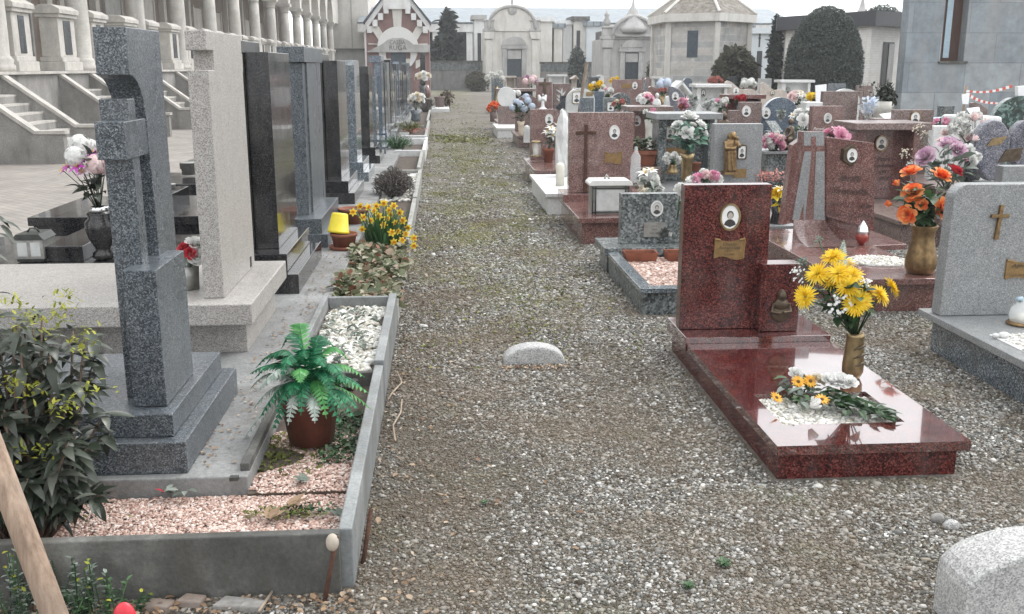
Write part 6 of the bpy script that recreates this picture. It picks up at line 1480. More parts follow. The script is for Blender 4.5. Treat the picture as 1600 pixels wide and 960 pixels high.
# pink and white ball
yb = 11.3; p = B_(1207, 241, yb)
bouquet('dense ball of pink and white blossoms on the mourner pedestal', (p.x, yb, p.z), blob_blooms(B_(1209, 226, yb), .125, 34, [('ruffle', 'white'), ('bud', 'pink'), ('ruffle', 'palepink'), ('ruffle', 'pink')], .045, 8, .95), 'leaf_dark', 30, .13, .16, (.06, .03))
p = B_(1203, 279, 10.0)
m = MB().mat('coral'); r = random.Random(5)
for k in range(220):
    q = Vector((p.x + r.gauss(0, .12), 10.0 + r.gauss(0, .08), p.z + r.uniform(-.03, .07))); m.leaf(q, (r.uniform(-1, 1), r.uniform(-1, 1), r.uniform(0, 1.4)), (0, 0, 1), .04, .02, .2, .1, 2)
tag(m.build('heather_plant', None, recalc=False), 'low coral heather below the mourner pedestal', 'plant')
# planter with leafy plants
p0, p1 = B_(984, 243, 12.0), B_(1022, 243, 12.0); c = (p0.x + p1.x) / 2; w = (p1.x - p0.x) / 2; zt = p0.z + .06; zb = B_(1000, 258, 12).z
t = thing('planter_trough', (c, 12, zb), 'terracotta trough between pink cross stone and grey table grave', 'pot')
m = MB(); m.add([(c - w * .9, 11.9, zb), (c + w * .9, 11.9, zb), (c + w * .9, 12.1, zb), (c - w * .9, 12.1, zb), (c - w, 11.87, zt), (c + w, 11.87, zt), (c + w, 12.13, zt), (c - w, 12.13, zt)], [(0, 3, 2, 1), (0, 1, 5, 4), (1, 2, 6, 5), (2, 3, 7, 6), (3, 0, 4, 7), (4, 5, 6, 7)]); m.box(c - w * 1.04, c + w * 1.04, 11.85, 11.875, zt - .04, zt + .005); m.build('body', 'terracotta', t)
m = MB().mat('leaf_green'); r = random.Random(6)
for k in range(150):
    if k % 3 == 0: m.mat('cover')
    elif k % 3 == 1: m.mat('leaf_green')
    q = Vector((c + r.uniform(-w, w) * .95, 12 + r.uniform(-.1, .1), zt + r.uniform(-.01, .13))); m.leaf(q, (r.uniform(-1, 1), r.uniform(-1, 1), r.uniform(-.2, 1)), (0, 0, 1), .07, .045, .4, .2, 3)
tag(m.build('potted_plants', None, recalc=False), 'leafy plants filling the terracotta trough', 'plant')
b = MB(); b.box(c - w * 1.2, c + w * 1.2, 11.7, 12.4, -.05, zb - .002); tag(b.build('stone_step', 'brown_granite', bevel=.01), 'low brown stone block under the terracotta trough', 'stone')

# hydrangeas by the path
def hyd(mat, pts, foot_px, Y, vh_px, label, vmat, vlab, rad, lm='leaf_green'):
    Y = G(foot_px[0], foot_px[1], .25).y; q = B_(foot_px[0], foot_px[1], Y); h = B_(foot_px[0], vh_px, Y).z - q.z
    vase(vlab, (q.x, Y, q.z), h, [(.05, 0), (.06, .04), (.05, .3), (.055, .7), (.08, 1)], vmat)
    bouquet(label, (q.x, Y, q.z + h), [('ball', mat, B_(x, y, Y + d), rad) for x, y, d in pts], lm, 34, .2, .3, (.14, .08))
hyd('bluewhite', [(801, 169, 0), (813, 163, -.05), (825, 158, 0), (831, 167, -.05), (819, 170, -.1), (807, 160, .1), (822, 152, .08)], (814, 212), 14.0, 190, 'pale blue hydrangeas in a cream vase at the path edge', 'cream_pot', 'tall cream vase under the pale blue hydrangeas', .085)
hyd('white', [(788, 148, 0), (796, 154, -.05), (802, 146, 0), (809, 146, .0), (800, 152, -.1), (792, 143, .1)], (796, 190), 18.5, 176, 'white hydrangeas before the white disc headstone', 'dark_granite', 'dark vase under the white hydrangeas', .1)
p = B_(771, 178, 29); vase('low stone vase with orange flowers at the path edge', (p.x, 29, .05), max(.1, B_(771, 173, 29).z - .05), [(.1, 0), (.1, 1)], 'brown_granite')
bouquet('orange flowers drooping over the path beyond the hydrangeas', (p.x, 29, B_(771, 173, 29).z), [('ruffle', 'orange', B_(x, y, 29 + d), .11) for x, y, d in ((768, 166, 0), (774, 168, -.1), (772, 163, .1), (778, 166, 0), (765, 170, -.05))], 'leaf_green', 14, .1, .1)
# red pot, white flowers and lantern by the clipped pink stone
p = B_(857, 243, 14.5); flowerpot('reddish brown pot left of the rough boulder', (p.x, 14.5, .24), B_(857, 232, 14.5).z - .24, .08, 'terracotta')
bouquet('white lilies in the reddish brown pot', (p.x, 14.5, B_(857, 232, 14.5).z), [('lily', 'white', B_(x, y, 14.5 + d), .09) for x, y, d in ((861, 202, 0), (867, 206, -.05), (873, 200, .05), (856, 208, .0), (870, 197, .1), (863, 213, -.05))], 'leaf_grey', 46, .16, .28, (.1, .045))
def lantern(px0, px1, py0, py1, Y, label, mat='old_brass', gl='glass', round_=True, cap='old_brass'):
    a, b2 = B_(px0, py1, Y), B_(px1, py1, Y); zt = B_(px0, py0, Y).z; r = (b2.x - a.x) / 2; c = (a.x + b2.x) / 2; z0 = a.z; h = zt - z0
    t = thing('grave_lantern', (c, Y, z0), label, 'lantern')
    m = MB(); m.lathe([(r, 0), (r * 1.02, h * .06), (r * .8, h * .1)], (c, Y, z0), 20); m.build('base', mat, t, True)
    m = MB(); m.lathe([(r * .78, h * .1), (r * .8, h * .5), (r * .78, h * .84)], (c, Y, z0), 20, cap=False); m.build('glass', gl, t, True)
    m = MB(); m.lathe([(r * .45, h * .1), (r * .45, h * .5)], (c, Y, z0), 14); m.build('candle', 'wax', t, True)
    m = MB(); m.lathe([(r * .95, h * .84), (r, h * .88), (r * .7, h * .95), (r * .1, h)], (c, Y, z0), 20); m.build('cap', cap, t, True)
    for k in range(4):
        a_ = k * math.pi / 2 + .5; m = MB(); m.tube([(c + r * .82 * math.cos(a_), Y + r * .82 * math.sin(a_), z0 + h * .08), (c + r * .82 * math.cos(a_), Y + r * .82 * math.sin(a_), z0 + h * .86)], r * .06, 6); m.build('bar', mat, t, True)
    return t
lantern(829, 847, 219, 245, 14.55, 'round brass lantern beside the reddish brown pot')
Yc = G(823, 223, .245).y; p = B_(823, 223, Yc); m = MB(); m.box(p.x - .06, p.x + .06, Yc - .05, Yc + .05, p.z, B_(823, 202, Yc).z); m.lathe([(.06, 0), (.05, .05), (.01, .07)], (p.x, Yc, B_(823, 202, Yc).z), 12); tag(m.build('candle_box', 'pale_stone'), 'white candle holder left of the brass lantern', 'lantern')
p = B_(875, 292, 11.6); m = MB(); h = B_(875, 255, 11.6).z - p.z; m.lathe([(.05, 0), (.05, h * .9), (.03, h)], (p.x, 11.6, p.z), 16); tag(m.build('votive_candle', 'wax', None, True), 'tall white votive candle at the foot of the rough boulder', 'candle')
# grey lantern box before the pink cross stone
Y = 9.2; a, c = B_(921, 338, Y), B_(985, 338, Y); zt = B_(921, 287, Y).z; zb = a.z
t = thing('lantern_box', ((a.x + c.x) / 2, Y + .1, zb), 'grey metal lantern box with a white lid before the pink cross stone', 'lantern')
m = MB(); m.box(a.x + .02, c.x - .02, Y, Y + .22, zb, zt - .02); m.build('body', 'grey_metal', t, bevel=.004)
m = MB(); m.prism([(a.x - .01, zt - .02), (c.x + .01, zt - .02), (c.x + .01, zt), (c.x - .02, zt + .03), (a.x + .02, zt + .03), (a.x - .01, zt)], 'y', Y - .03, Y + .25); m.build('lid', 'white_cap', t, bevel=.004)
m = MB(); m.box(a.x + .06, c.x - .06, Y - .006, Y, zb + .05, zt - .06); m.build('glass_pane', 'photo_grey', t)
m = MB()
for x in (a.x + .025, a.x + .055, c.x - .055, c.x - .025): m.tube([(x, Y - .012, zb), (x, Y - .012, zt - .03)], .006, 6)
for z in (zb + .035, zt - .045): m.tube([(a.x + .02, Y - .012, z), (c.x - .02, Y - .012, z)], .006, 6)
m.build('frame', 'dark_metal', t, True)
m = MB(); m.tube([(a.x + .15, Y + .1, zt + .025), (a.x + .17, Y + .1, zt + .07), (a.x + .2, Y + .1, zt + .025)], .01, 6); m.build('finial', 'grey_metal', t, True)
p = B_(990, 262, 10.0); m = MB(); h = B_(990, 247, 10).z - p.z; m.lathe([(.05, 0), (.055, .1), (.05, .26), (.02, .31), (.015, .36)], (p.x + .02, 10.0, p.z - .15), 14); tag(m.build('glass_lamp', 'film', None, True), 'clear glass candle lamp right of the pink cross stone', 'lantern')
# red candle lamp on the two tone grave
f0 = G(1346, 383, .235); Y = f0.y; h = B_(1346, 345, Y).z - .235
t = thing('candle_lamp', f0, 'teardrop candle lamp with silver top and dark red foot on the pink slab', 'lantern')
m = MB(); m.lathe([(.02, 0), (.045, h * .22), (.05, h * .36), (.038, h * .46)], f0, 18); m.build('cup', 'candle_red', t, True)
m = MB(); m.lathe([(.036, h * .46), (.044, h * .56), (.036, h * .74), (.014, h * .92), (.003, h)], f0, 10); m.build('flame_glass', 'silver', t)
# glass jar lamp on the light grey grave
f0 = G(1596, 507, .242); Y = f0.y
t = thing('jar_lamp', f0, 'bulb shaped glass candle jar on a gilt foot at the right edge', 'lantern')
m = MB(); m.lathe([(.075, 0), (.08, .008), (.07, .018)], f0, 24); m.build('foot', 'bronze', t, True)
m = MB(); m.lathe([(.06, .018), (.07, .05), (.062, .09), (.03, .125), (.012, .15)], f0, 24, cap=False); m.build('jar', 'glass', t, True)
m = MB(); m.lathe([(.03, .02), (.03, .06)], f0, 14); m.build('candle', 'wax', t, True)
m = MB(); m.tube([(f0.x - .045, Y, .14 + .242), (f0.x - .03, Y - .02, .15 + .242), (f0.x - .02, Y, .13 + .242)], .012, 8); m.build('blue_clasp', 'card_blue', t, True)
f0 = G(1568, 527, .25); m = MB(); m.ell((f0.x, f0.y, .262), (.03, .018, .016)); m.ell((f0.x - .04, f0.y + .005, .258), (.02, .013, .012)); tag(m.build('pair_of_shells', 'cast_white', None, True), 'small pale shell beside the white pebbles of the light grey grave', 'shell')

# things between the farther stones
p0, p1 = B_(905, 176, 16.8), B_(917, 97, 16.8)
m = MB(); d = (p1 - p0); m.tube([p0 - d * 1.0, p1], .028, 8); tag(m.build('wooden_pole', 'dark_wood', None, True), 'thin dark wooden pole rising slightly tilted among the headstones', 'pole')
def white_bust(pxc, py0, py1, Y, label, mat='white_marble'):
    z1, z0 = B_(pxc, py0, Y), B_(pxc, py1, Y); h = z1.z - z0.z; x = z0.x; z = z0.z
    m = [('e', (x, Y, z + h * .2), (h * .34, h * .2, h * .26)), ('e', (x, Y, z + h * .42), (h * .3, h * .16, h * .12)), ('t', [(x, Y, z + h * .45), (x, Y - .01, z + h * .66)], [h * .11, h * .09]), ('e', (x, Y - .01, z + h * .8), (h * .15, h * .17, h * .2)), ('e', (x, Y - h * .17, z + h * .78), (h * .03, h * .04, h * .05))]
    tag(figure_mesh('bust_statue', m, mat, None, .012, 3), label, 'statue')
white_bust(1026, 145, 167, 14.9, 'white marble bust on the dark red table grave')
q0 = B_(848, 172, 16.5); h = B_(848, 146, 16.5).z - q0.z
tag(figure_mesh('angel_statue', robed((q0.x, 16.5, q0.z), h, 'pray', 1.0, .6) + [('t', [(q0.x - .03, 16.55, q0.z + h * .5), (q0.x - .06, 16.6, q0.z + h * .9)], [.04, .02]), ('t', [(q0.x + .03, 16.55, q0.z + h * .5), (q0.x + .06, 16.6, q0.z + h * .9)], [.04, .02]), ('t', [(q0.x, 16.5, .1), (q0.x, 16.5, q0.z + .03)], [.1, .07])], 'white_marble', None, .012, 3), 'small white praying angel before the narrow pink headstone', 'statue')
def wrap(px0, px1, py0, py1, Y, label, inner='leaf_grey', extra=None):
    """a bunch still in its clear wrapping: a fan of film round stalks and leaves"""
    a, b2 = B_(px0, py0, Y), B_(px1, py0, Y); zb = B_(px0, py1, Y).z; c = (a.x + b2.x) / 2; w = (b2.x - a.x) / 2; h = a.z - zb
    t = thing('wrapped_bouquet', (c, Y, zb), label, 'flowers')
    m = MB(); n = 14; vs = [(c, Y, zb)]; r = random.Random(label)
    for k in range(n):
        u = 2 * math.pi * k / n; vs.append((c + w * math.cos(u), Y + .1 * math.sin(u), zb + h * (.78 + .22 * math.cos(math.pi * (k % 7) / 7) + r.uniform(-.06, .06))))
    m.add(vs, [(0, k + 1, (k + 1) % n + 1) for k in range(n)]); m.build('film', 'film', t, True, recalc=False)
    m = MB().mat(inner)
    for k in range(60):
        u = r.uniform(.3, .92); q = Vector((c + r.uniform(-.8, .8) * w * u, Y + r.uniform(-.06, .06) * u, zb + h * u)); m.leaf(q, (r.uniform(-1, 1), r.uniform(-1, 1), r.uniform(-.2, 1)), (0, 0, 1), .07, .035, .3, .2, 2)
    m.build('leaves', None, t, recalc=False)
    for k, (kd, mt, x, y, rr) in enumerate(extra or []): put_bloom(t, kd, mt, B_(x, y, Y - .06), (.1, -1, .4), rr, k % 3)
wrap(1092, 1118, 154, 180, 13.6, 'clear wrapped fan of grey green leaves on the grey table grave')
wrap(1073, 1094, 148, 178, 14.0, 'clear wrapped bunch left of the leafy fan', 'leaf_grey')
wrap(1058, 1077, 152, 178, 13.8, 'wrapped bunch of pink blossoms on the grey table grave', 'palepink', [('ruffle', 'pink', 1067, 160, .07), ('ruffle', 'coral', 1065, 168, .06), ('ruffle', 'pink', 1072, 166, .05)])
wrap(1342, 1374, 152, 190, 11.0, 'clear wrapped bunch standing on the dark red niche grave', 'bluewhite')
wrap(1214, 1228, 172, 192, 13.6, 'clear film cone before the blue round topped headstone', 'film' if False else 'leaf_grey')
def bunch(px, py, r, Y, n, kinds, label, rad, seed, lm='leaf_green', zb=None, foot=.3):
    c = B_(px, py, Y); r *= .66 / .85 if Y > 14 else 1; z1 = c.z - r * .9; z0 = .24 if zb is None else zb
    if z1 > z0 + .05: vase('slim vase holding the ' + label, (c.x, Y, z0), z1 - z0, [(.07, 0), (.075, .03), (.05, .08), (.05, .8), (.07, 1)], ['brown_granite', 'dark_granite', 'pale_pot', 'old_brass'][seed % 4], 16)
    bouquet(label, (c.x, Y, z1), blob_blooms(c, r * .85, n, kinds, rad * (.72 if Y > 14 else .85), seed, .6), lm, 26, r * 1.0, r * 1.2, (.09, .045))
bunch(1007, 156, .18, 15.6, 9, [('rose', 'palepink'), ('rose', 'white'), ('rose', 'pink')], 'pink and white roses on the dark red table grave', .085, 1, 'leaf_teal')
bunch(1246, 152, .2, 17.5, 8, [('rose', 'cream'), ('rose', 'palepink'), ('lily', 'white')], 'peach and white flowers behind the blue round topped headstone', .1, 2)
bunch(1269, 152, .12, 17.2, 8, [('lily', 'yellow'), ('ruffle', 'yellow')], 'yellow flowers in front of the clipped evergreen', .09, 3)
bunch(1257, 185, .24, 13.6, 9, [('lily', 'white'), ('rose', 'white')], 'white lilies with dark leaves left of the pink script headstone', .09, 4, 'leaf_green')
bunch(1170, 133, .28, 26.0, 10, [('ball', 'white'), ('ruffle', 'white')], 'white flowers on the beige wavy headstone', .13, 5)
bunch(933, 137, .2, 19.0, 7, [('ruffle', 'yellow'), ('ruffle', 'white')], 'yellow and white flowers above the narrow blue headstone', .1, 6)
bunch(951, 145, .13, 18.6, 5, [('ruffle', 'white'), ('bud', 'pink')], 'white and pink flowers behind the dark grey headstone', .09, 7)
bunch(968, 163, .13, 16.4, 6, [('ruffle', 'coral'), ('ruffle', 'cream')], 'small coral wreath left of the dark red table grave', .08, 8)
bunch(1039, 132, .2, 23.5, 5, [('ball', 'bluewhite')], 'pale blue flower ball beside the little gable', .16, 9)
bunch(829, 128, .3, 29, 6, [('ball', 'palepink'), ('ruffle', 'mauve')], 'lilac flowers on the far dark table grave', .16, 10)
bunch(775, 122, .4, 33, 6, [('ruffle', 'white')], 'greyish white far flowers at the path end', .16, 11, 'leaf_grey')
bunch(1127, 163, .16, 15.5, 5, [('ruffle', 'white'), ('ruffle', 'pink')], 'pink and white flowers left of the stepped brown headstone', .09, 12)
bunch(1157, 156, .1, 17.0, 4, [('ruffle', 'red')], 'red flowers in the red niche grave', .09, 13)
bunch(1015, 178, .09, 13.8, 4, [('ruffle', 'pink'), ('ruffle', 'white')], 'bright pink flowers right of the dark red table grave', .06, 14)
bunch(1305, 214, .12, 9.9, 4, [('rose', 'pink')], 'pink rose showing above the two tone pink headstone', .09, 15)
bunch(1472, 194, .1, 12.3, 4, [('ruffle', 'pink')], 'small pink flowers before the blue plaque', .06, 16)
bunch(961, 127, .2, 30, 6, [('ruffle', 'yellow')], 'yellow far flowers left of the wide pink headstone', .09, 17)
bunch(1118, 128, .24, 25.5, 9, [('ruffle', 'coral')], 'reddish dry flowers on the pale table grave', .11, 18)
bunch(1036, 143, .1, 19.6, 4, [('ruffle', 'coral')], 'reddish flowers on the slanted pink headstone', .07, 19)
# cards, boxes, plaques
def card(px0, px1, py0, py1, Y, mat, label, name='card', cat='card', lean=.12, th=.015):
    a, b2 = B_(px0, py1, Y), B_(px1, py0, Y); m = MB(); w = b2.x - a.x
    m.add([(a.x, Y, a.z), (b2.x, Y, a.z), (b2.x + .02, Y + lean, b2.z), (a.x - .02, Y + lean, b2.z - .02), (a.x, Y + th, a.z), (b2.x, Y + th, a.z), (b2.x + .02, Y + lean + th, b2.z), (a.x - .02, Y + lean + th, b2.z - .02)], [(0, 1, 2, 3), (7, 6, 5, 4), (0, 4, 5, 1), (1, 5, 6, 2), (2, 6, 7, 3), (3, 7, 4, 0)])
    return tag(m.build(name, mat), label, cat)
card(1276, 1294, 132, 190, 16.6, 'paper', 'white paper card standing left of the tall brown headstone')
m = MB(); a, c = B_(1260, 160, 14.4), B_(1286, 160, 14.4); m.box(a.x, c.x, 14.4, 14.65, .2, a.z); tag(m.build('white_stone_block', 'white_marble', bevel=.008), 'white stone block behind the pink script headstone', 'stone')
card(1382, 1397, 177, 185.5, 12.7, 'paper', 'small white card left of the brown couple headstone')
pc = card(1465, 1496, 182, 197, 13.2, 'card_blue', 'pale blue plaque with a round emblem before the blue grey chapel', 'blue_plaque', 'plaque')
q = B_(1472, 189, 13.2); m = MB(); m.oval((q.x, 13.23, q.z), .075, .085, .012); m.build('round_emblem', 'door_blue', pc); q = B_(1480, 196, 13.3); m = MB(); m.box(q.x - .06, q.x + .06, 13.26, 13.36, 0, q.z + .06); m.build('stand', 'marbled_grey', pc)
card(1519, 1535, 168, 182, 13.0, 'paper', 'white note propped on the cream cushion')
m = MB(); a, c = B_(1504, 194, 12.6), B_(1560, 194, 12.6); zt = B_(1504, 182, 12.6).z; m.box(a.x, c.x, 12.5, 13.2, a.z - .1, zt); m.box(a.x + .08, c.x - .05, 12.6, 13.15, 0, a.z - .09); tag(m.build('stone_cushion', 'white_marble', bevel=.04), 'cream stone cushion left of the dark green headstone', 'stone')
m = MB(); a, c = B_(1456, 225, 12.0), B_(1500, 225, 12.0); zt = B_(1456, 197, 12.0).z; m.box(a.x, c.x, 12.0, 12.12, .1, zt); tag(m.build('white_stone_block', 'white_marble', bevel=.01), 'white stone block behind the dusty pink roses', 'stone')
card(1591, 1620, 133, 150, 13.63, 'paper', 'white box on the dark green headstone', 'white_box', 'box', .0, .08)
Yt = 19.0; k0 = B_(1510, 143, Yt)
m = MB()
def tape(p, q, n=14):
    for k in range(n):
        t0, t1 = k / n, (k + 1) / n; s = lambda t: Vector(p).lerp(Vector(q), t) - Vector((0, 0, .06 * math.sin(math.pi * t)))
        a, b2 = s(t0), s(t1); m.mat('tape_red' if k % 2 else 'paper'); m.box(min(a.x, b2.x), max(a.x, b2.x), Yt + (a.y - Yt), Yt + (a.y - Yt) + .01, min(a.z, b2.z) - .012, max(a.z, b2.z) + .022)
tape(k0, B_(1582, 135, Yt)); tape(k0 + Vector((0, 0, -.05)), B_(1563, 162, Yt))
tg = tag(m.build('barrier_tape', None), 'red and white barrier tape knotted to a stick before the blue grey chapel', 'tape')
card(1504, 1515, 146, 163, Yt - .1, 'paper', 'white paper sheet hanging from the barrier tape', 'paper_sheet', 'paper', .03, .01)
m = MB(); m.tube([(k0.x, Yt + .03, 0), (k0.x, Yt + .03, k0.z + .1)], .025, 8); tag(m.build('stake', 'wood', None, True), 'wooden stake holding the barrier tape', 'stake')
a, c = B_(1202, 206, 13.0), B_(1216, 190, 13.0); m = MB(); m.add([(a.x + .03, 12.95, a.z), (c.x + .06, 12.95, a.z), (c.x, 13.1, c.z), (a.x - .02, 13.1, c.z), (a.x + .03, 13.0, a.z), (c.x + .06, 13.0, a.z), (c.x, 13.15, c.z), (a.x - .02, 13.15, c.z)], [(0, 1, 2, 3), (7, 6, 5, 4), (0, 4, 5, 1), (1, 5, 6, 2), (2, 6, 7, 3), (3, 7, 4, 0)]); m.box(a.x, c.x + .05, 13.0, 13.2, 0, a.z); tag(m.build('open_book_stone', 'marbled_grey'), 'grey tablet leaning before the blue round topped headstone', 'gravestone')
# potted shrub in a pale pot at the white brick chapel
p = B_(1377, 180, 14.8); zt = B_(1377, 159, 14.8).z
flowerpot('pale square shouldered pot behind the niche grave', (p.x, 14.8, .2), zt - .2, .13, 'pale_pot', taper=.9)
# ------------------------------------------------------------------ planting
def shell_pts(n, c, rx, ry, rz, prof, thick=.12, lump=0.0, seed=1):
    """points through the outer skin of a body of revolution; prof(t) = radius share at height share t"""
    r = np.random.default_rng(seed); t = r.uniform(0, 1, n * 3); w = np.array([prof(x) for x in t]); keep = r.uniform(0, 1, n * 3) < (.15 + w) / 1.15
    t = t[keep][:n]; w = w[keep][:n]; a = r.uniform(0, 6.283, len(t))
    lm = 1 + lump * (np.sin(a * 3 + t * 7 + seed) * .5 + np.sin(a * 7 - t * 13 + seed * 2) * .3 + np.sin(a * 13 + t * 29) * .2)
    d = 1 - thick * r.uniform(0, 1, len(t)) ** 2 + r.normal(0, .012, len(t))
    return np.column_stack([c[0] + rx * w * lm * d * np.cos(a), c[1] + ry * w * lm * d * np.sin(a), c[2] + rz * t])
def tree(name, px0, px1, pyt, Y, prof, mat, label, n, L, W, trunk_h=.3, thick=.25, lump=.06, seed=1, core=True, group=None, pyb=None):
    a, b2 = AY(px0, pyt, Y), AY(px1, pyt, Y); rx = (b2.x - a.x) / 2; cx = (a.x + b2.x) / 2; h = a.z
    t = thing(name, (cx, Y, 0), label, 'tree' if h > 2 else 'shrub', group)
    m = MB(); m.tube([(cx, Y, 0), (cx + .02, Y, h * .5), (cx, Y + .02, h * .9)], [rx * .12 + .03, rx * .07 + .02, .015], 8)
    r = random.Random(seed)
    for k in range(7):
        u = r.uniform(.15, .8); an = r.uniform(0, 6.28); q = prof(u) * rx * .7
        m.tube([(cx, Y, h * u * .8), (cx + q * math.cos(an), Y + q * math.sin(an), h * (u * .9 + .08))], [.03, .01], 6)
    m.build('trunk', 'bark', t, True)
    pts = shell_pts(n, (cx, Y, trunk_h), rx, rx, h - trunk_h, prof, thick, lump, seed)
    leaflets('crown', pts, L, W, mat, t)
    if core:
        inn = shell_pts(int(n * .35), (cx, Y, trunk_h), rx * .86, rx * .86, (h - trunk_h) * .95, prof, .3, lump, seed + 5); leaflets('inner_crown', inn, L * 2.4, W * 3, mat, t)
    return t
egg = lambda t: math.sqrt(max(0, 1 - ((t - .40) / .60) ** 2)) if t > .40 else (.70 + .3 * math.sin(t / .40 * math.pi / 2))
dome = lambda t: math.sqrt(max(0, 1 - t * t))
cone = lambda t: (1 - t) ** .75 * (.92 + .08 * math.sin(t * 25)) if t > .12 else .75 + t * 1.2
col = lambda t: min(1, .75 + t) * (1 if t < .6 else max(.06, (1 - t) / .4) ** .6)
ball = lambda t: math.sqrt(max(0, 1 - (2 * t - 1) ** 2))
tree('clipped_evergreen', 1236, 1352, 10, 30, egg, 'yew', 'big egg shaped clipped evergreen standing behind the headstones', 42000, .046, .026, .25, .13, .025, 2)
tree('clipped_evergreen', 1335, 1425, 8, 50, ball, 'yew', 'second clipped evergreen rounding over the black flat roof', 9000, .09, .06, .3, .15, .03, 3)
tree('slim_cypress', 1208, 1222, 23, 44, col, 'conifer', 'slim dark cypress left of the white brick chapel', 4500, .1, .045, .1, .35, .06, 4)
tree('twin_topped_conifer', 670, 728, 14, 76, cone, 'conifer', 'tall dark conifer beyond the low wall at the end of the path', 9000, .2, .09, .1, .35, .12, 5)
tree('low_conifer', 670, 694, 60, 74, cone, 'conifer', 'smaller conifer at the left foot of the tall one', 2500, .16, .08, .1, .4, .1, 6)
tree('brownish_shrub', 1118, 1184, 74, 40, ball, 'shrub', 'brownish round shrub at the foot of the hexagonal chapel', 6500, .11, .06, 0, .6, .12, 7)
tree('dark_shrub', 1014, 1066, 82, 56, ball, 'shrub', 'dark olive shrub between dome chapel and hexagonal chapel', 4000, .13, .07, 0, .5, .1, 8)
tree('round_bush', 891, 914, 73, 68, ball, 'yew', 'round dark bush before the cream chapel with the slit opening', 2500, .11, .06, 0, .4, .06, 9)
tree('wall_shrub', 727, 764, 112, 66, ball, 'shrub', 'dark leafless looking shrub against the end wall', 1600, .14, .05, 0, .7, .15, 10, False)
# bushes near the white brick chapel pot
tree('leafy_bush', 1374, 1398, 133, 15.0, ball, 'leaf_dark', 'small leafy bush growing from the pale pot', 700, .06, .035, 1.0, .7, .12, 11, False)
p = AY(1362, 130, 15.2); t = thing('twiggy_plant', (p.x, 15.2, .3), 'bare twisted twigs left of the small leafy bush', 'plant')
m = MB(); r = random.Random(2)
for k in range(7):
    q = Vector((p.x + r.uniform(-.03, .03), 15.2, .3)); pts = [q]
    for s in range(6): q = q + Vector((r.uniform(-.07, .07), r.uniform(-.04, .04), (p.z - .3) / 6)); pts.append(q)
    m.tube(pts, [.012, .011, .01, .009, .008, .006, .004], 5)
m.build('stems', 'bark', t, True)
leaflets('leaves', np.column_stack([NP.normal(p.x, .1, 80), NP.normal(15.2, .06, 80), NP.uniform(.8, p.z, 80)]), .05, .03, 'leaf_dark', t)

# left foreground shrub with long dark leaves and yellow shoots
def lance_shrub():
    c = Vector((-1.40, 3.1, .08)); t = thing('evergreen_shrub', c, 'dark leathery shrub with yellow green shoots before the cross stele', 'shrub')
    r = random.Random(12); st = MB(); lf = MB().mat('leaf_dark')
    tips = []
    for k in range(95):
        a = r.uniform(0, 6.283); rr = r.uniform(.05, 1) ** .6; top = c + Vector((math.cos(a) * .31 * rr, math.sin(a) * .24 * rr, r.uniform(.12, .88) * (1.08 - .35 * rr)))
        b0 = c + Vector((math.cos(a) * .08, math.sin(a) * .06, 0)); mid = b0.lerp(top, .55) + Vector((r.uniform(-.03, .03), r.uniform(-.03, .03), .05))
        st.tube([b0, mid, top], [.008, .006, .003], 5); tips.append((b0, mid, top))
    for b0, mid, top in tips:
        for s in range(24):
            u = r.uniform(.3, 1.05); p = mid.lerp(top, (u - .5) * 2) if u > .5 else b0.lerp(mid, u * 2)
            d = Vector((r.uniform(-1, 1), r.uniform(-1, .8), r.uniform(-.35, .4)))
            lf.leaf(p, d, (r.uniform(-.3, .3), r.uniform(-.5, .2), 1), r.uniform(.06, .11), r.uniform(.026, .042), r.uniform(.1, .7), .3, 4, 0, .1)
    for px, py, n in ((20, 478, 30), (50, 500, 40), (95, 495, 30), (105, 470, 34), (75, 515, 22), (125, 525, 30), (130, 545, 22), (20, 595, 26), (45, 610, 18), (95, 640, 26), (115, 632, 20), (150, 612, 14), (35, 705, 16), (70, 708, 12)):
        p = AY(px, py, 2.93 + .05 * r.random()); sh = MB().mat('shoot')
        for k in range(n):
            q = p + Vector((r.gauss(0, .022), r.gauss(0, .02), r.gauss(0, .016))); sh.leaf(q, (r.uniform(-.8, .8), r.uniform(-.8, .5), r.uniform(.0, 1)), (0, 0, 1), r.uniform(.014, .03), r.uniform(.007, .012), .2, .2, 2)
        sh.build('young_shoot', None, t, True, recalc=False)
    st.build('stems', 'bark', t, True); lf.build('leaves', None, t, True, recalc=False)
    m = MB().mat('leaf_dark')
    for px, py, dx in ((20, 345, 1), (8, 335, .4), (15, 365, .8), (0, 395, 1.2), (22, 352, .2)):
        m.leaf(AY(px - 20, py, 3.0), (dx, -.1, -.15), (0, 0, 1), .07, .022, .3, .25, 4)
    m.tube([c + Vector((-.1, 0, .2)), AY(-20, 360, 3.0)], .004, 5); m.build('top_twig', None, t, recalc=False)
lance_shrub()
# red leaf at the kerb with the small sprig
m = MB().mat('leaf_grey'); p = AY(270, 775, 3.36)
for k in range(9):
    a = k * .7; m.leaf((p.x + .012 * k - .04, 3.36, .12 + .006 * (k % 3)), (math.cos(a), math.sin(a), .4), (0, 0, 1), .05, .022, .3, .2, 3)
m.mat('red').leaf((p.x - .03, 3.36, .125), (-.5, -.2, .5), (0, 0, 1), .035, .02, .2, .2, 3)
tag(m.build('seedling', None, recalc=False), 'small pale seedling with a reddish leaf at the terrace edge', 'plant')

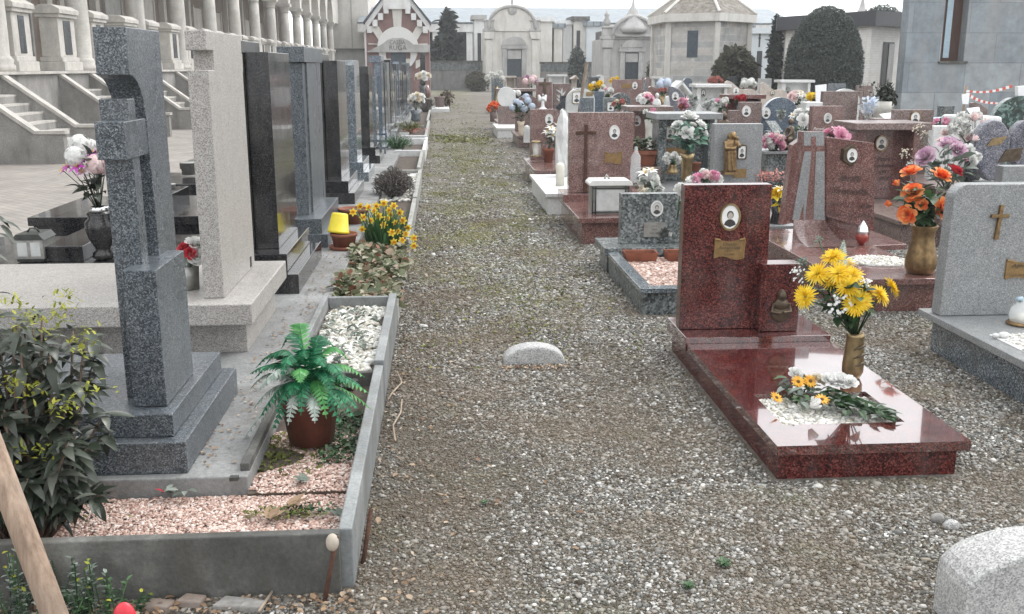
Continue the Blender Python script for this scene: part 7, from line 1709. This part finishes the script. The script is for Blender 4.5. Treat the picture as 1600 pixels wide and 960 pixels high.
# potted fern
def fern():
    f0 = G(487, 688, .125); h = .19; t = flowerpot('brown plastic pot under the green fern in the nearest bed', f0, h, .118, 'brown_pot')
    c = f0 + Vector((0, 0, h + .0)); root = thing('silk_fern', c, 'bright green silk fern with faded fronds in the brown pot', 'plant')
    r = random.Random(21)
    fr = [(-100, 170, -10, .34, 'fern')]
    ends = [(390, 585, -.02, 'fern'), (402, 612, -.08, 'fern_pale'), (398, 592, .04, 'fern'), (420, 560, .1, 'fern'), (470, 518, .12, 'fern_light'), (480, 560, -.1, 'fern'), (440, 545, .05, 'fern'), (525, 545, .1, 'fern'), (570, 590, 0, 'fern_light'), (577, 615, -.04, 'fern_light'), (560, 640, -.12, 'fern'), (555, 655, -.15, 'fern'), (535, 640, -.18, 'fern'), (492, 662, -.2, 'fern_pale'), (520, 620, -.16, 'fern'), (430, 650, -.14, 'fern'), (425, 675, -.12, 'fern'), (378, 690, -.06, 'fern_pale'), (395, 640, -.02, 'fern_pale'), (410, 600, -.14, 'fern_pale'), (455, 620, -.18, 'fern'), (545, 565, .06, 'fern_light'), (505, 535, .15, 'fern'), (450, 530, .14, 'fern_pale'), (580, 640, .05, 'fern_light'), (440, 590, -.16, 'fern'), (470, 600, -.2, 'fern_light'), (415, 570, 0, 'fern'), (540, 600, -.15, 'fern'), (470, 650, -.2, 'fern'), (510, 655, -.2, 'fern_light'), (450, 665, -.17, 'fern_pale'), (533, 665, -.17, 'fern'), (405, 655, -.1, 'fern'), (390, 610, .06, 'fern_pale'), (510, 575, -.12, 'fern'), (565, 605, -.08, 'fern'), (400, 575, .08, 'fern')]
    for i, (px, py, dy, mat) in enumerate(ends):
        e = AY(px, py, f0.y + dy); ctrl = c.lerp(e, .42); ctrl.z = max(c.z, e.z) + .085 + .10 * r.random(); ctrl += Vector((r.uniform(-.03, .03), r.uniform(-.03, .03), 0))
        m = MB().mat(mat); N = 19; P_ = lambda t: c * (1 - t) ** 2 + ctrl * (2 * t * (1 - t)) + e * t * t
        L = (e - c).length; m.tube([P_(k / 8) for k in range(9)], [.003] * 8 + [.001], 4)
        for k in range(2, N):
            t_ = k / N; p = P_(t_); tan = (P_(min(1, t_ + .03)) - P_(t_ - .03)).normalized(); _, s, u = frame_of(tan)
            w = (.058 * math.sin(math.pi * (t_ * .86 + .12)) ** .8) * (.75 + .5 * L)
            for sg in (-1, 1): m.leaf(p, s * sg + tan * .45 - u * .12, u, w, .0095, .25, .1, 2, .1, .9)
        m.build('frond', None, root, recalc=False)
fern()

# yellow pot on a terracotta one, more pots
f0 = G(538, 389, .16); t = flowerpot('terracotta pot in a saucer beside the daffodils', f0, .13, .105, 'terracotta')
m = MB(); m.lathe([(.09, 0), (.115, .0), (.125, .03), (.12, .03), (.11, .01)], f0, 24); m.build('saucer', 'terracotta', t, True)
p = AY(528, 352, f0.y + .02); m = MB(); q = Euler((-.1, .12, 0)).to_matrix(); m.lathe([(.0, .158), (.058, .158), (.066, .15), (.083, .02), (.088, .018), (.088, 0), (.075, 0)], (0, 0, 0), 24, cap=False)
m.v = [tuple(q @ Vector(v) + Vector((p.x, f0.y + .02, f0.z + .13))) for v in m.v]; tag(m.build('yellow_pot', 'yellow_plastic', None, True), 'bright yellow plastic pot upside down on the terracotta pot', 'pot')
f0 = AY(553, 345, 9.4); flowerpot('wide terracotta bowl behind the daffodils', (f0.x, 9.4, .16), .14, .14, 'terracotta')
# daffodils
def daffs():
    c = G(598, 386, .12); t = thing('daffodil_clump', c, 'clump of yellow daffodils leaning over the kerb', 'plant')
    r = random.Random(31); m = MB().mat('daff_leaf')
    for k in range(170):
        a = r.uniform(0, 6.283); rr = r.uniform(0, .13); b0 = c + Vector((rr * math.cos(a), rr * math.sin(a), 0)); d = Vector((math.cos(a) * .6 + .05, math.sin(a) * .6, r.uniform(.8, 1.6)))
        m.leaf(b0, d, (math.cos(a), math.sin(a), .2), r.uniform(.2, .36), .016, r.uniform(-.3, .5), .2, 5, .2, .9)
    m.build('leaves', None, t, True, recalc=False); s = MB().mat('daff_leaf')
    for x, y, d in [(562, 322, 0), (575, 324, .1), (552, 332, -.1), (588, 322, .1), (600, 318, .15), (607, 328, 0), (592, 338, -.1), (605, 342, -.05), (615, 322, .1), (625, 332, .05), (630, 345, 0), (618, 348, -.1), (622, 362, -.1), (638, 356, 0), (634, 366, -.05), (612, 364, -.15), (646, 372, -.05), (646, 384, -.1), (567, 340, -.1), (600, 352, -.15), (580, 345, -.1), (615, 378, -.2), (566, 358, -.15), (628, 376, -.1), (585, 330, .05), (610, 335, .1)]:
        e = AY(x, y, c.y + d); s.tube([c + Vector((r.uniform(-.06, .06), r.uniform(-.06, .06), 0)), c.lerp(e, .55) + Vector((0, 0, .05)), e], .0035, 5)
        put_bloom(t, 'daffodil', 'yellow', e, (r.uniform(-.4, .7), -1, r.uniform(-.3, .5)), .034 + .008 * r.random(), 0)
    s.build('stems', None, t, True)
daffs()
# leafy ground cover
def cover(name, x0, x1, y0, y1, z, n, mat, label, L=.045, W=.035, hump=.08, kind=None, cat='plant', lab=True):
    xy = np.column_stack([NP.uniform(x0, x1, n), NP.uniform(y0, y1, n)])
    zz = z + hump * NP.uniform(.1, 1, n) * (.6 + .4 * np.sin(xy[:, 0] * 9 + 1) * np.sin(xy[:, 1] * 5))
    o = leaflets(name, np.column_stack([xy, zz]), L, W, mat, None, 1.1)
    if kind: o['kind'] = kind
    if lab: tag(o, label, cat)
    return o
cover('ground_cover', -.73, -.30, 6.2, 8.25, .1, 2600, 'cover', 'mottled leafy ground cover behind the white pebble bed', .052, .042, .12, 'stuff')
cover('ground_cover', -.75, -.5, 3.5, 3.95, .09, 900, 'moss', 'low moss along the left side of the nearest bed', .016, .011, .035, 'stuff', 'moss')
cover('ground_cover', -.5, -.36, 3.62, 4.2, .09, 700, 'leaf_green', 'dark green creeping weeds right of the brown fern pot', .02, .013, .07, 'stuff', 'weeds')
cover('ground_cover', -.7, -.4, 4.7, 6.0, .14, 260, 'leaf_grey', 'thin grey green weeds among the white pebbles', .035, .014, .06, 'stuff', 'weeds')
cover('ground_cover', -.66, -.44, 4.5, 4.6, .1, 160, 'leaf_dark', 'sparse dark leaves behind the fern', .04, .025, .08, 'stuff', 'weeds')
for nm, (px, py, n, mat, s) in {'tiny green sprouts in the pink gravel near the front kerb': (480, 800, 110, 'leaf_green', .035), 'mossy weeds in the pink gravel by the front kerb': (440, 806, 130, 'moss', .04), 'mossy tuft at the left end of the pink gravel': (50, 815, 140, 'moss', .05)}.items():
    p = G(px, py, .1); m = MB().mat(mat); r = random.Random(nm)
    for k in range(n): m.leaf((p.x + r.gauss(0, s * 1.6), p.y + r.gauss(0, s * .6), .1 + r.uniform(0, .02)), (r.uniform(-1, 1), r.uniform(-1, 1), r.uniform(0, .8)), (0, 0, 1), .018, .01, .2, .2, 2)
    tag(m.build('weed_tuft', None, recalc=False), nm, 'plant')
# dry lavender
def lav(x, y, z, h, w, n, label, mat='lavender'):
    t = thing('lavender_bush', (x, y, z), label, 'shrub'); m = MB(); r = random.Random(label)
    for k in range(n):
        a = r.uniform(0, 6.283); rr = r.uniform(0, 1) ** .6; e = Vector((x + w * rr * math.cos(a), y + w * rr * math.sin(a) * 1.3, z + h * r.uniform(.55, 1.05) * (1.1 - .45 * rr))); b0 = Vector((x + w * .25 * rr * math.cos(a), y + w * .25 * rr * math.sin(a), z))
        m.tube([b0, b0.lerp(e, .5) + Vector((0, 0, .03)), e], [.0028, .0024, .0035], 3)
    m.build('stems', mat, t)
    pts = []
    for k in range(n * 3):
        a = r.uniform(0, 6.283); rr = r.uniform(0, 1) ** .5; pts.append((x + w * rr * math.cos(a), y + 1.2 * w * rr * math.sin(a), z + h * r.uniform(.25, 1) * (1.1 - .45 * rr)))
    leaflets('leaves', np.array(pts), .035, .008, mat, t)
lav(-.56, 11.6, .1, .36, .24, 520, 'dry brown lavender bush in the left bed behind the daffodils')
lav(-.62, 12.7, .1, .26, .2, 220, 'smaller dry lavender behind the first one')
for px, py, Y, h, w, mat, nm in ((622, 238, 18.2, .3, .28, 'daff_leaf', 'green grassy tuft on the white framed bed'), (640, 205, 23, .3, .3, 'moss', 'greenish tuft halfway along the left beds'), (665, 152, 34, .5, .45, 'lavender', 'brown dry bush near the far end of the left row')):
    p = AY(px, py, Y); lav(p.x, Y, .12, h, w, 200, nm, mat)
p = AY(648, 204, 22); m = MB().mat('coral')
for k in range(90): m.leaf((p.x + RNG.gauss(0, .14), 22 + RNG.gauss(0, .2), .2 + RNG.uniform(0, .08)), (RNG.uniform(-1, 1), RNG.uniform(-1, 1), .6), (0, 0, 1), .05, .02, .2, .2, 2)
tag(m.build('reddish_plant', None, recalc=False), 'low reddish plant behind the white framed bed', 'plant')

# white vase flowers at the far end of the left row
def farvase(px, pyf, pyt, Y, kinds, n, r, rad, lv, lb, mat='marbled_grey', py_c=None):
    a = AY(px, pyf, Y); h = max(.12, (AY(px, pyt, Y).z - a.z)); vase(lv, (a.x, Y, a.z), h, [(.1, 0), (.12, .2), (.1, .6), (.14, 1)], mat)
    c = AY(px, py_c, Y); bouquet(lb, (a.x, Y, a.z + h), blob_blooms(c, r, n, kinds, rad, 4), 'leaf_grey', 26, r, r * 1.2, (.12, .06))
farvase(650, 190, 172, 24, [('rose', 'cream'), ('rose', 'white')], 14, .17, .075, 'grey vase in front of the last steles', 'cream roses in the grey vase before the last steles', 'steel_granite', 155)
farvase(660, 150, 134, 39, [('rose', 'white'), ('rose', 'cream')], 12, .26, .11, 'tall dark vase below the dark pillar', 'white flowers in the tall dark vase below the dark pillar', 'marbled_grey', 121)
p = AY(687, 150, 38); flowerpot('brown stone pot on the white slab at the path end', (p.x, 37.6, .14), .38, .2, 'brown_granite', taper=.8)
p = AY(694, 148, 38); pts = shell_pts(500, (p.x + .08, 38, .15), .28, .28, .55, ball, .8, .1, 3); tag(leaflets('dry_plant', pts, .09, .04, 'dry_clump'), 'round dry brown plant beside the brown stone pot at the path end', 'plant')
a = AY(672, 160, 36); c = AY(702, 152, 36); b = MB(); b.box(a.x, c.x, 36.2, 38.6, -.02, .14); tag(b.build('white_slab', 'white_marble', bevel=.02), 'low white slab at the path end under a brown stone pot', 'grave slab')
p = AY(667, 138, 40); vase('reddish stone vase right of the dark pillar', (p.x, 40, .4), .5, [(.1, 0), (.14, .3), (.12, .6), (.06, 1)], 'rose_granite')
# left tomb furniture
f0 = AY(163, 405, 6.5); 
zt = .365; f0 = G(163, 404, zt)
vh = AY(163, 326, f0.y).z - zt
vase('black polished stone urn vase on the black tomb slab', f0, vh, [(.055, 0), (.07, .03), (.068, .12), (.045, .17), (.05, .22), (.085, .42), (.1, .6), (.1, .74), (.075, .82), (.085, .9), (.08, .93), (.055, .95), (.055, 1.0)], 'black_granite', 30, extra=lambda root: MB().lathe([(.056, vh * .945), (.058, vh * .95), (.058, vh * 1.04), (.05, vh * 1.04)], WLOC[root.name], 24, cap=False).build('foil_collar', 'silver', root, True))
Y = f0.y; mouth = f0 + Vector((0, 0, vh))
spec = [(125, 228, .0, .085, 'ball', 'white'), (118, 245, -.06, .08, 'ball', 'white'), (140, 232, .08, .07, 'ball', 'white'), (150, 257, -.08, .075, 'ball', 'palepink'), (166, 262, -.02, .06, 'ball', 'palepink'), (108, 262, -.04, .06, 'lily', 'purple'), (122, 262, -.1, .06, 'lily', 'purple'), (150, 244, .0, .07, 'lily', 'purple'), (162, 248, -.06, .07, 'lily', 'purple'), (100, 268, 0, .05, 'lily', 'palepink'), (130, 270, -.1, .05, 'lily', 'mauve'), (170, 240, .05, .06, 'ball', 'white')]
bouquet('tall bunch of white hydrangeas and purple lilies in the black urn', mouth, [(k, mt, AY(x, y, Y + d), r) for x, y, d, r, k, mt in spec], 'leaf_dark', 46, .13, .3, (.1, .045))
def box_lantern(px0, px1, pyt, pyb, Y, z0, label):
    a, c = AY(px0, pyb, Y), AY(px1, pyb, Y); w = c.x - a.x; h = AY(px0, pyt, Y).z - z0; cx = (a.x + c.x) / 2
    t = thing('box_lantern', (cx, Y, z0), label, 'lantern')
    m = MB(); m.box(a.x + .01, c.x - .01, Y - w * .5, Y + w * .5, z0, z0 + h * .08); m.build('foot', 'dark_metal', t)
    m = MB(); m.box(a.x, c.x, Y - w * .55, Y + w * .55, z0 + h * .08, z0 + h * .7); m.build('body', 'grey_metal', t, bevel=.004)
    for k, (x0, x1) in enumerate(((a.x + w * .12, a.x + w * .44), (a.x + w * .56, a.x + w * .88))):
        m = MB(); m.box(x0, x1, Y - w * .555, Y - w * .55, z0 + h * .18, z0 + h * .62); m.build('pane', 'photo_grey', t)
    m = MB(); m.prism([(a.x - .008, z0 + h * .7), (c.x + .008, z0 + h * .7), (c.x - w * .12, z0 + h * .88), (a.x + w * .12, z0 + h * .88)], 'y', Y - w * .58, Y + w * .58); m.build('lid', 'dark_metal', t)
    m = MB(); m.tube([(cx - w * .2, Y, z0 + h * .88), (cx - w * .1, Y, z0 + h), (cx + w * .1, Y, z0 + h), (cx + w * .2, Y, z0 + h * .88)], .006, 6); m.build('handle', 'dark_metal', t, True)
q = G(58, 405, zt); box_lantern(34, 80, 357, 405, q.y, zt, 'old metal box lantern with glass sides on the black tomb slab')
q = G(298, 299, .4); 
for px0, px1, py0, py1, Y, z0, nm in ((262, 277, 303, 326, 9.3, .42, 'small metal pot on the tomb slab behind the pale stele'), (285, 310, 279, 298, 11.6, .4, 'square metal lamp tin farther along the tomb slabs')):
    a, c = AY(px0, py1, Y), AY(px1, py1, Y); h = AY(px0, py0, Y).z - a.z; m = MB(); m.lathe([((c.x - a.x) / 2 * .85, 0), ((c.x - a.x) / 2, h * .9), ((c.x - a.x) / 2 * 1.08, h * .92), ((c.x - a.x) / 2 * 1.08, h), ((c.x - a.x) / 2 * .9, h)], ((a.x + c.x) / 2, Y, z0), 16); tag(m.build('metal_pot', 'grey_metal', None, True), nm, 'pot')
f0 = G(297, 452, .456); vh = AY(297, 416, f0.y).z - .456
vase('square dull metal vase beside the pale stele', f0, vh, [(.05, 0), (.052, .5), (.055, 1)], 'grey_metal', 4)
bouquet('faded white roses with one red flower beside the pale stele', f0 + Vector((0, 0, vh)), [('rose', 'white', AY(305, 382, f0.y), .05), ('rose', 'white', AY(306, 400, f0.y - .04), .05), ('rose', 'cream', AY(318, 395, f0.y), .045), ('rose', 'red', AY(290, 388, f0.y - .02), .04), ('rose', 'red', AY(297, 396, f0.y - .06), .035), ('bud', 'white', AY(300, 408, f0.y - .02), .04)], 'leaf_grey', 14, .06, .08, (.05, .03))
# wooden pole, red tool tip, stakes
p0 = G(118, 1060, .0); p1 = AY(-40, 615, 2.28)
m = MB(); p0 = AY(100, 1000, 2.05); p1 = AY(-30, 655, 2.15); d = p0 - p1; p0 = p0 + d * (p0.z / -d.z) if d.z < 0 else p0
m.tube([p1 + Vector((0, 0, 0)), p1.lerp(p0, .3), p1.lerp(p0, .65), p0], [.027, .0275, .028, .0285], 14); tag(m.build('wooden_stake', 'wood', None, True), 'leaning round wooden handle in the bottom left corner', 'pole')
p = AY(193, 944, 2.45); m = MB(); m.ell((p.x, 2.45, p.z - .05), (.032, .02, .055), 14, 10); m.lathe([(.03, -.0), (.026, .04)], (p.x, 2.45, p.z - .14), 12); m.tube([(p.x, 2.45, 0), (p.x, 2.45, p.z - .08)], .022, 8); tag(m.build('tool_grip', 'red_plastic', None, True), 'rounded red plastic grip of a tool at the bottom edge', 'tool')
p0, p1 = AY(500, 908, 2.78), AY(526, 838, 2.8); m = MB(); m.tube([(p0.x, 2.78, -.05), p1], .008, 7); tag(m.build('iron_stake', 'rust', None, True), 'rusty iron stake leaning on the front kerb', 'stake')
p = AY(519, 849, 2.79); m = MB(); m.ell((p.x, 2.795, p.z), (.02, .022, .028), 14, 10); tag(m.build('round_pebble', 'pebble', None, True), 'round pale pebble wedged between stake and front kerb', 'stone')
p0, p1 = AY(563, 868, 3.02), AY(580, 795, 3.1); m = MB(); m.tube([(p0.x, 3.0, -.05), p1], .008, 7); tag(m.build('iron_stake', 'rust', None, True), 'second rusty iron stake beside the long side kerb', 'stake')
q = G(366, 750, .162); b = MB(); b.box(q.x - .015, q.x + .015, q.y - .012, q.y + .012, .161, .175); tag(b.build('metal_clip', 'dark_metal'), 'small dark square clip on the terrace corner', 'clip')
# dead leaves in the pink bed
for k, (px, py, s, mat) in enumerate([(450, 790, .07, 'dry'), (420, 810, .06, 'dry'), (535, 808, .05, 'leaf_grey'), (480, 752, .055, 'leaf_grey')]):
    q = G(px, py, .115); m = MB().mat(mat); r = random.Random(k)
    for a in (-.7, 0, .7): m.leaf(q, (math.cos(a + k), math.sin(a + k), .15), (0, 0, 1), s, s * .5, -.2, .35, 4, 0, .4)
    tag(m.build('dead_leaf', None, recalc=False), ['crumpled pale brown leaf on the pink gravel', 'brown curled leaf left of the pale crumpled one', 'grey leaf near the kerb corner on the pink gravel', 'flat grey leaf in the middle of the pink gravel'][k], 'leaf')
# low weeds in front of the front kerb
def weeds(px, py, n, h, label, mat='leaf_grey'):
    p = G(px, py, 0); t = MB(); r = random.Random(label)
    for k in range(n):
        e = Vector((p.x + r.gauss(0, .06), p.y + r.gauss(0, .04), 0)); top = e + Vector((r.uniform(-.05, .05), r.uniform(-.05, .05), h * r.uniform(.4, 1))); t.mat('leaf_green'); t.tube([e, top], .0022, 4)
        for s in range(12): t.mat('shoot' if s > 10 and k % 3 == 0 else mat); t.leaf(e.lerp(top, s / 12 + .08), (r.uniform(-1, 1), r.uniform(-1, 1), .3), (0, 0, 1), .022, .012, .2, .2, 2)
    tag(t.build('weed_tuft', None, recalc=False), label, 'plant')
weeds(120, 960, 22, .2, 'grey green weeds sprouting before the front kerb beside the handle'); weeds(30, 965, 22, .22, 'weeds left of the wooden handle'); weeds(165, 975, 12, .14, 'short weeds right of the wooden handle', 'leaf_green')
for px, py, s, nm in ((1130, 885, 1, 'small green weed in the gravel below the red grave'), (1075, 920, .8, 'second small weed in the bottom gravel'), (757, 790, .6, 'tiny weed beside the long kerb')):
    p = G(px, py); m = MB().mat('leaf_green'); r = random.Random(nm)
    for k in range(26): a = r.uniform(0, 6.28); m.leaf((p.x, p.y, .012), (math.cos(a), math.sin(a), r.uniform(.2, .9)), (0, 0, 1), .03 * s, .014 * s, .3, .2, 3)
    tag(m.build('weed', None, recalc=False), nm, 'plant')
for pts, nm in (([(622, 585), (628, 598), (612, 615), (606, 625)], 'curved pale twig on the gravel right of the fern'), ([(628, 625), (626, 645), (614, 665), (618, 690), (610, 688)], 'longer curled pale twig below the first'), ([(425, 925), (415, 940), (404, 956)], 'pale twig before the front kerb')):
    m = MB(); m.tube([G(x, y, .02) for x, y in pts], .0045, 6); tag(m.build('dry_twig', 'twig', None, True), nm, 'twig')
for px, py, sx, sz, nm in ((1184, 815, .026, .02, 'dark cobble in the gravel near the big marker'), (1206, 826, .03, .022, 'grey brown cobble beside the dark one')):
    px = px + 280 if px < 1300 else px; p = G(px, py); m = MB(); m.ell((p.x, p.y, .012), (sx, sx * .7, sz), 12, 8); tag(m.build('cobble', 'marker_stone' if sx > .027 else 'stair_stone', None, True), nm, 'stone')

# ------------------------------------------------------------------ gravel, as far as single stones can be told apart
def inside(xy, x0, x1, y0, y1): return (xy[:, 0] > x0) & (xy[:, 0] < x1) & (xy[:, 1] > y0) & (xy[:, 1] < y1)
BLOCK = [(1.29, 2.07, 3.57, 5.5), (1.29, 2.1, 6.28, 8.12), (2.64, 3.34, 6.26, 7.98), (2.8, 3.57, 3.45, 5.38), (1.25, 2.1, 8.97, 10.6), (1.28, 2.1, 10.9, 12.9), (-5, -.296, 2.86, 60)]
def gravel(name, y0, y1, x0, k, dens, size, seed):
    ymid = y1; n = int(dens * (y1 - y0) * (k * y1 - x0)); xy = np.column_stack([NP.uniform(x0, k * y1, n), NP.uniform(y0, y1, n)])
    keep = xy[:, 0] < k * xy[:, 1] + .1
    for bx in BLOCK: keep &= ~inside(xy, *bx)
    # thinner where bare earth shows
    s = np.sin(xy[:, 0] * 2.1 + 1.3 * np.sin(xy[:, 1] * 1.1)) * np.sin(xy[:, 1] * 1.3 + .7 * np.sin(xy[:, 0] * 3)) + .35 * np.sin(xy[:, 0] * 7 + xy[:, 1] * 5)
    edge = np.exp(-np.abs(xy[:, 0] + .12) * 5) * .9 + .75 * np.exp(-((xy[:, 0] - .95) ** 2 / .1 + (xy[:, 1] - 4.6) ** 2 / .8)) + .6 * np.exp(-((xy[:, 0] - .2) ** 2 / .08 + (xy[:, 1] - 3.6) ** 2 / .5))
    keep &= NP.uniform(0, 1, n) > np.clip(.4 * (s - .15), 0, .4) + np.clip(edge * .8, 0, .5)
    setting(pebbles(name, xy[keep], 0.0, size, 'gravel'), 'stuff')
gravel('gravel', 2.2, 4.2, -1.3, .8, 8800, .006, 1)
gravel('gravel', 4.2, 6.5, -.3, .72, 6800, .0069, 2)
gravel('gravel', 6.5, 10.0, -.3, .68, 3100, .009, 3)
gravel('gravel', 10.0, 14.0, -.3, .35, 1000, .0125, 4)
gravel('gravel', 14.0, 19.0, -.3, .25, 420, .0145, 5)
gravel('gravel', 19.0, 27.0, -.3, .16, 120, .017, 6)
OCT = np.array([(1, 0, 0), (-1, 0, 0), (0, 1, 0), (0, -1, 0), (0, 0, 1), (0, 0, -1)], float)
OCTF = np.array([(0, 2, 4), (2, 1, 4), (1, 3, 4), (3, 0, 4), (2, 0, 5), (1, 2, 5), (3, 1, 5), (0, 3, 5)])
def grit(y0, y1, x0, k, dens, size):
    n = int(dens * (y1 - y0) * (k * y1 - x0)); xy = np.column_stack([NP.uniform(x0, k * y1, n), NP.uniform(y0, y1, n)]); keep = xy[:, 0] < k * xy[:, 1] + .1
    for bx in BLOCK: keep &= ~inside(xy, *bx)
    xy = xy[keep]; n = len(xy); s = size * np.exp(NP.normal(0, .4, n)); sc = np.zeros((n, 3, 3)); sc[:, 0, 0] = s * 1.2; sc[:, 1, 1] = s; sc[:, 2, 2] = s * .6
    setting(scatter('grit', OCT[None] * (1 + NP.uniform(-.3, .3, (n, 6, 1))), OCTF, rand_rot(n, .7) @ sc, np.column_stack([xy, s * .2]), 'grit'), 'stuff')
grit(2.2, 4.4, -1.3, .62, 15000, .0036); grit(4.4, 7.0, -.3, .62, 8000, .0048); grit(7, 11, -.3, .62, 2600, .0065)
# coloured pebbles in the beds
n = 30000; xy = np.column_stack([NP.uniform(-2.1, -.345, n), NP.uniform(2.87, 3.39, n)]); pk = pebbles('pink_gravel', xy, .088, .005, 'pink_gravel'); setting(pk, 'stuff')
n = 6500; xy = np.column_stack([NP.uniform(-.72, -.345, n), NP.uniform(3.38, 4.0, n)]); kp = (xy[:, 0] > -.66 + .1 * np.sin(xy[:, 1] * 14)); setting(pebbles('pink_gravel', xy[kp], .102, .005, 'pink_gravel'), 'stuff')
n = 2600; xy = np.column_stack([NP.uniform(-.715, -.355, n), NP.uniform(4.7, 6.08, n)]); xy = xy[(NP.uniform(0, 1, n) < .6 + .4 * np.sin(xy[:, 1] * 5 + xy[:, 0] * 9) ** 2) & (np.abs(xy[:, 0] + .52 + .03 * np.sin(xy[:, 1] * 8)) < .168 + .02 * np.sin(xy[:, 1] * 13)) & (xy[:, 1] > 4.78 + .1 * np.sin(xy[:, 0] * 20))]; setting(pebbles('white_pebbles', xy, .132, .0135, 'white_gravel', None, .7), 'stuff')
n = 500; xy = np.column_stack([NP.uniform(-.7, -.35, n), NP.uniform(11.3, 14.1, n)]); setting(pebbles('white_pebbles', xy, .11, .03, 'white_gravel', None, .6), 'stuff')
n = 520; xy = np.column_stack([NP.uniform(-.95, -.73, n), NP.uniform(3.5, 9, n)]); setting(leaflets('leaf_litter', np.column_stack([xy, np.full(n, .168)]), .016, .01, 'dry', None, .5), 'stuff')
# fallen leaves, crumbs of earth and broken brick along the kerbs
n = 420; xy = np.column_stack([-.28 + np.abs(NP.normal(0, .3, n)), NP.uniform(2.3, 9, n)]); setting(leaflets('leaf_litter', np.column_stack([xy, np.full(n, .014)]), .02, .012, 'dry', None, .6), 'stuff')
n = 260; xy = np.column_stack([NP.uniform(-1.5, -.3, n), NP.normal(2.76, .05, n)]); setting(leaflets('leaf_litter', np.column_stack([xy, np.full(n, .014)]), .022, .013, 'dry', None, .7), 'stuff')
for px, py, w, d_, nm in ((248, 952, .05, .03, 'broken brick piece under the front kerb beside the red grip'), (300, 945, .045, .03, 'reddish brick fragment below the middle of the front kerb'), (365, 948, .06, .035, 'flat stone fragment below the front kerb'), (395, 952, .04, .03, 'pale broken stone before the twig')):
    p = G(px, py); m = MB(); r = random.Random(nm); m.prism([(p.x - w, p.y - d_ * .6), (p.x + w * .7, p.y - d_), (p.x + w, p.y + d_ * .4), (p.x - w * .5, p.y + d_)], 'z', -.01, .018 + .01 * r.random()); tag(m.build('stone_fragment', 'brown_plaster' if 'brick' in nm else 'stair_stone', bevel=.006), nm, 'stone')
n = 140; xy = np.column_stack([NP.uniform(.3, .68, n), 5.17 + np.abs(NP.normal(0, .03, n)) * -1]); setting(leaflets('moss', np.column_stack([xy, np.full(n, .012)]), .016, .01, 'dry', None, .7), 'stuff')
# moss cushions on the path
mo = []
for k in range(230):
    c = (NP.normal(.45, .45), NP.uniform(5.5, 24)); s = NP.uniform(.05, .26); q = 55
    mo.append(np.column_stack([NP.normal(c[0], s, q), NP.normal(c[1], s * 1.3, q), NP.uniform(.004, .018, q)]))
for k in range(60):
    c = (NP.normal(.45, .55), NP.uniform(22, 55)); s = NP.uniform(.12, .35); q = 30
    mo.append(np.column_stack([NP.normal(c[0], s, q), NP.normal(c[1], s * 2, q), NP.uniform(.005, .015, q)]))
mo = np.vstack(mo); mo = mo[(mo[:, 0] > -.27) & (mo[:, 0] < 1.22)]
near = mo[:, 1] < 21
setting(leaflets('moss', mo[near], .02, .013, 'moss', None, .8), 'stuff'); setting(leaflets('moss', mo[~near], .035, .03, 'moss', None, .8), 'stuff')
bpy.data.objects.remove(_fob)

# ------------------------------------------------------------------ haze volume added for the veiling glare of the lens
b = MB(); b.box(-123, 123, -33, 121, -1.2, 19.5)
mz = bpy.data.materials.new('lens veil haze'); mz.use_nodes = True; zn = mz.node_tree
zn.nodes.remove(zn.nodes['Principled BSDF']); pv = zn.nodes.new('ShaderNodeVolumePrincipled')
pv.inputs['Color'].default_value = (.95, .97, 1, 1); pv.inputs['Density'].default_value = .0013; pv.inputs['Anisotropy'].default_value = .2
zn.links.new(pv.outputs[0], zn.nodes['Material Output'].inputs['Volume'])
M['air'] = mz
setting(b.build('haze', 'air'), 'stuff')
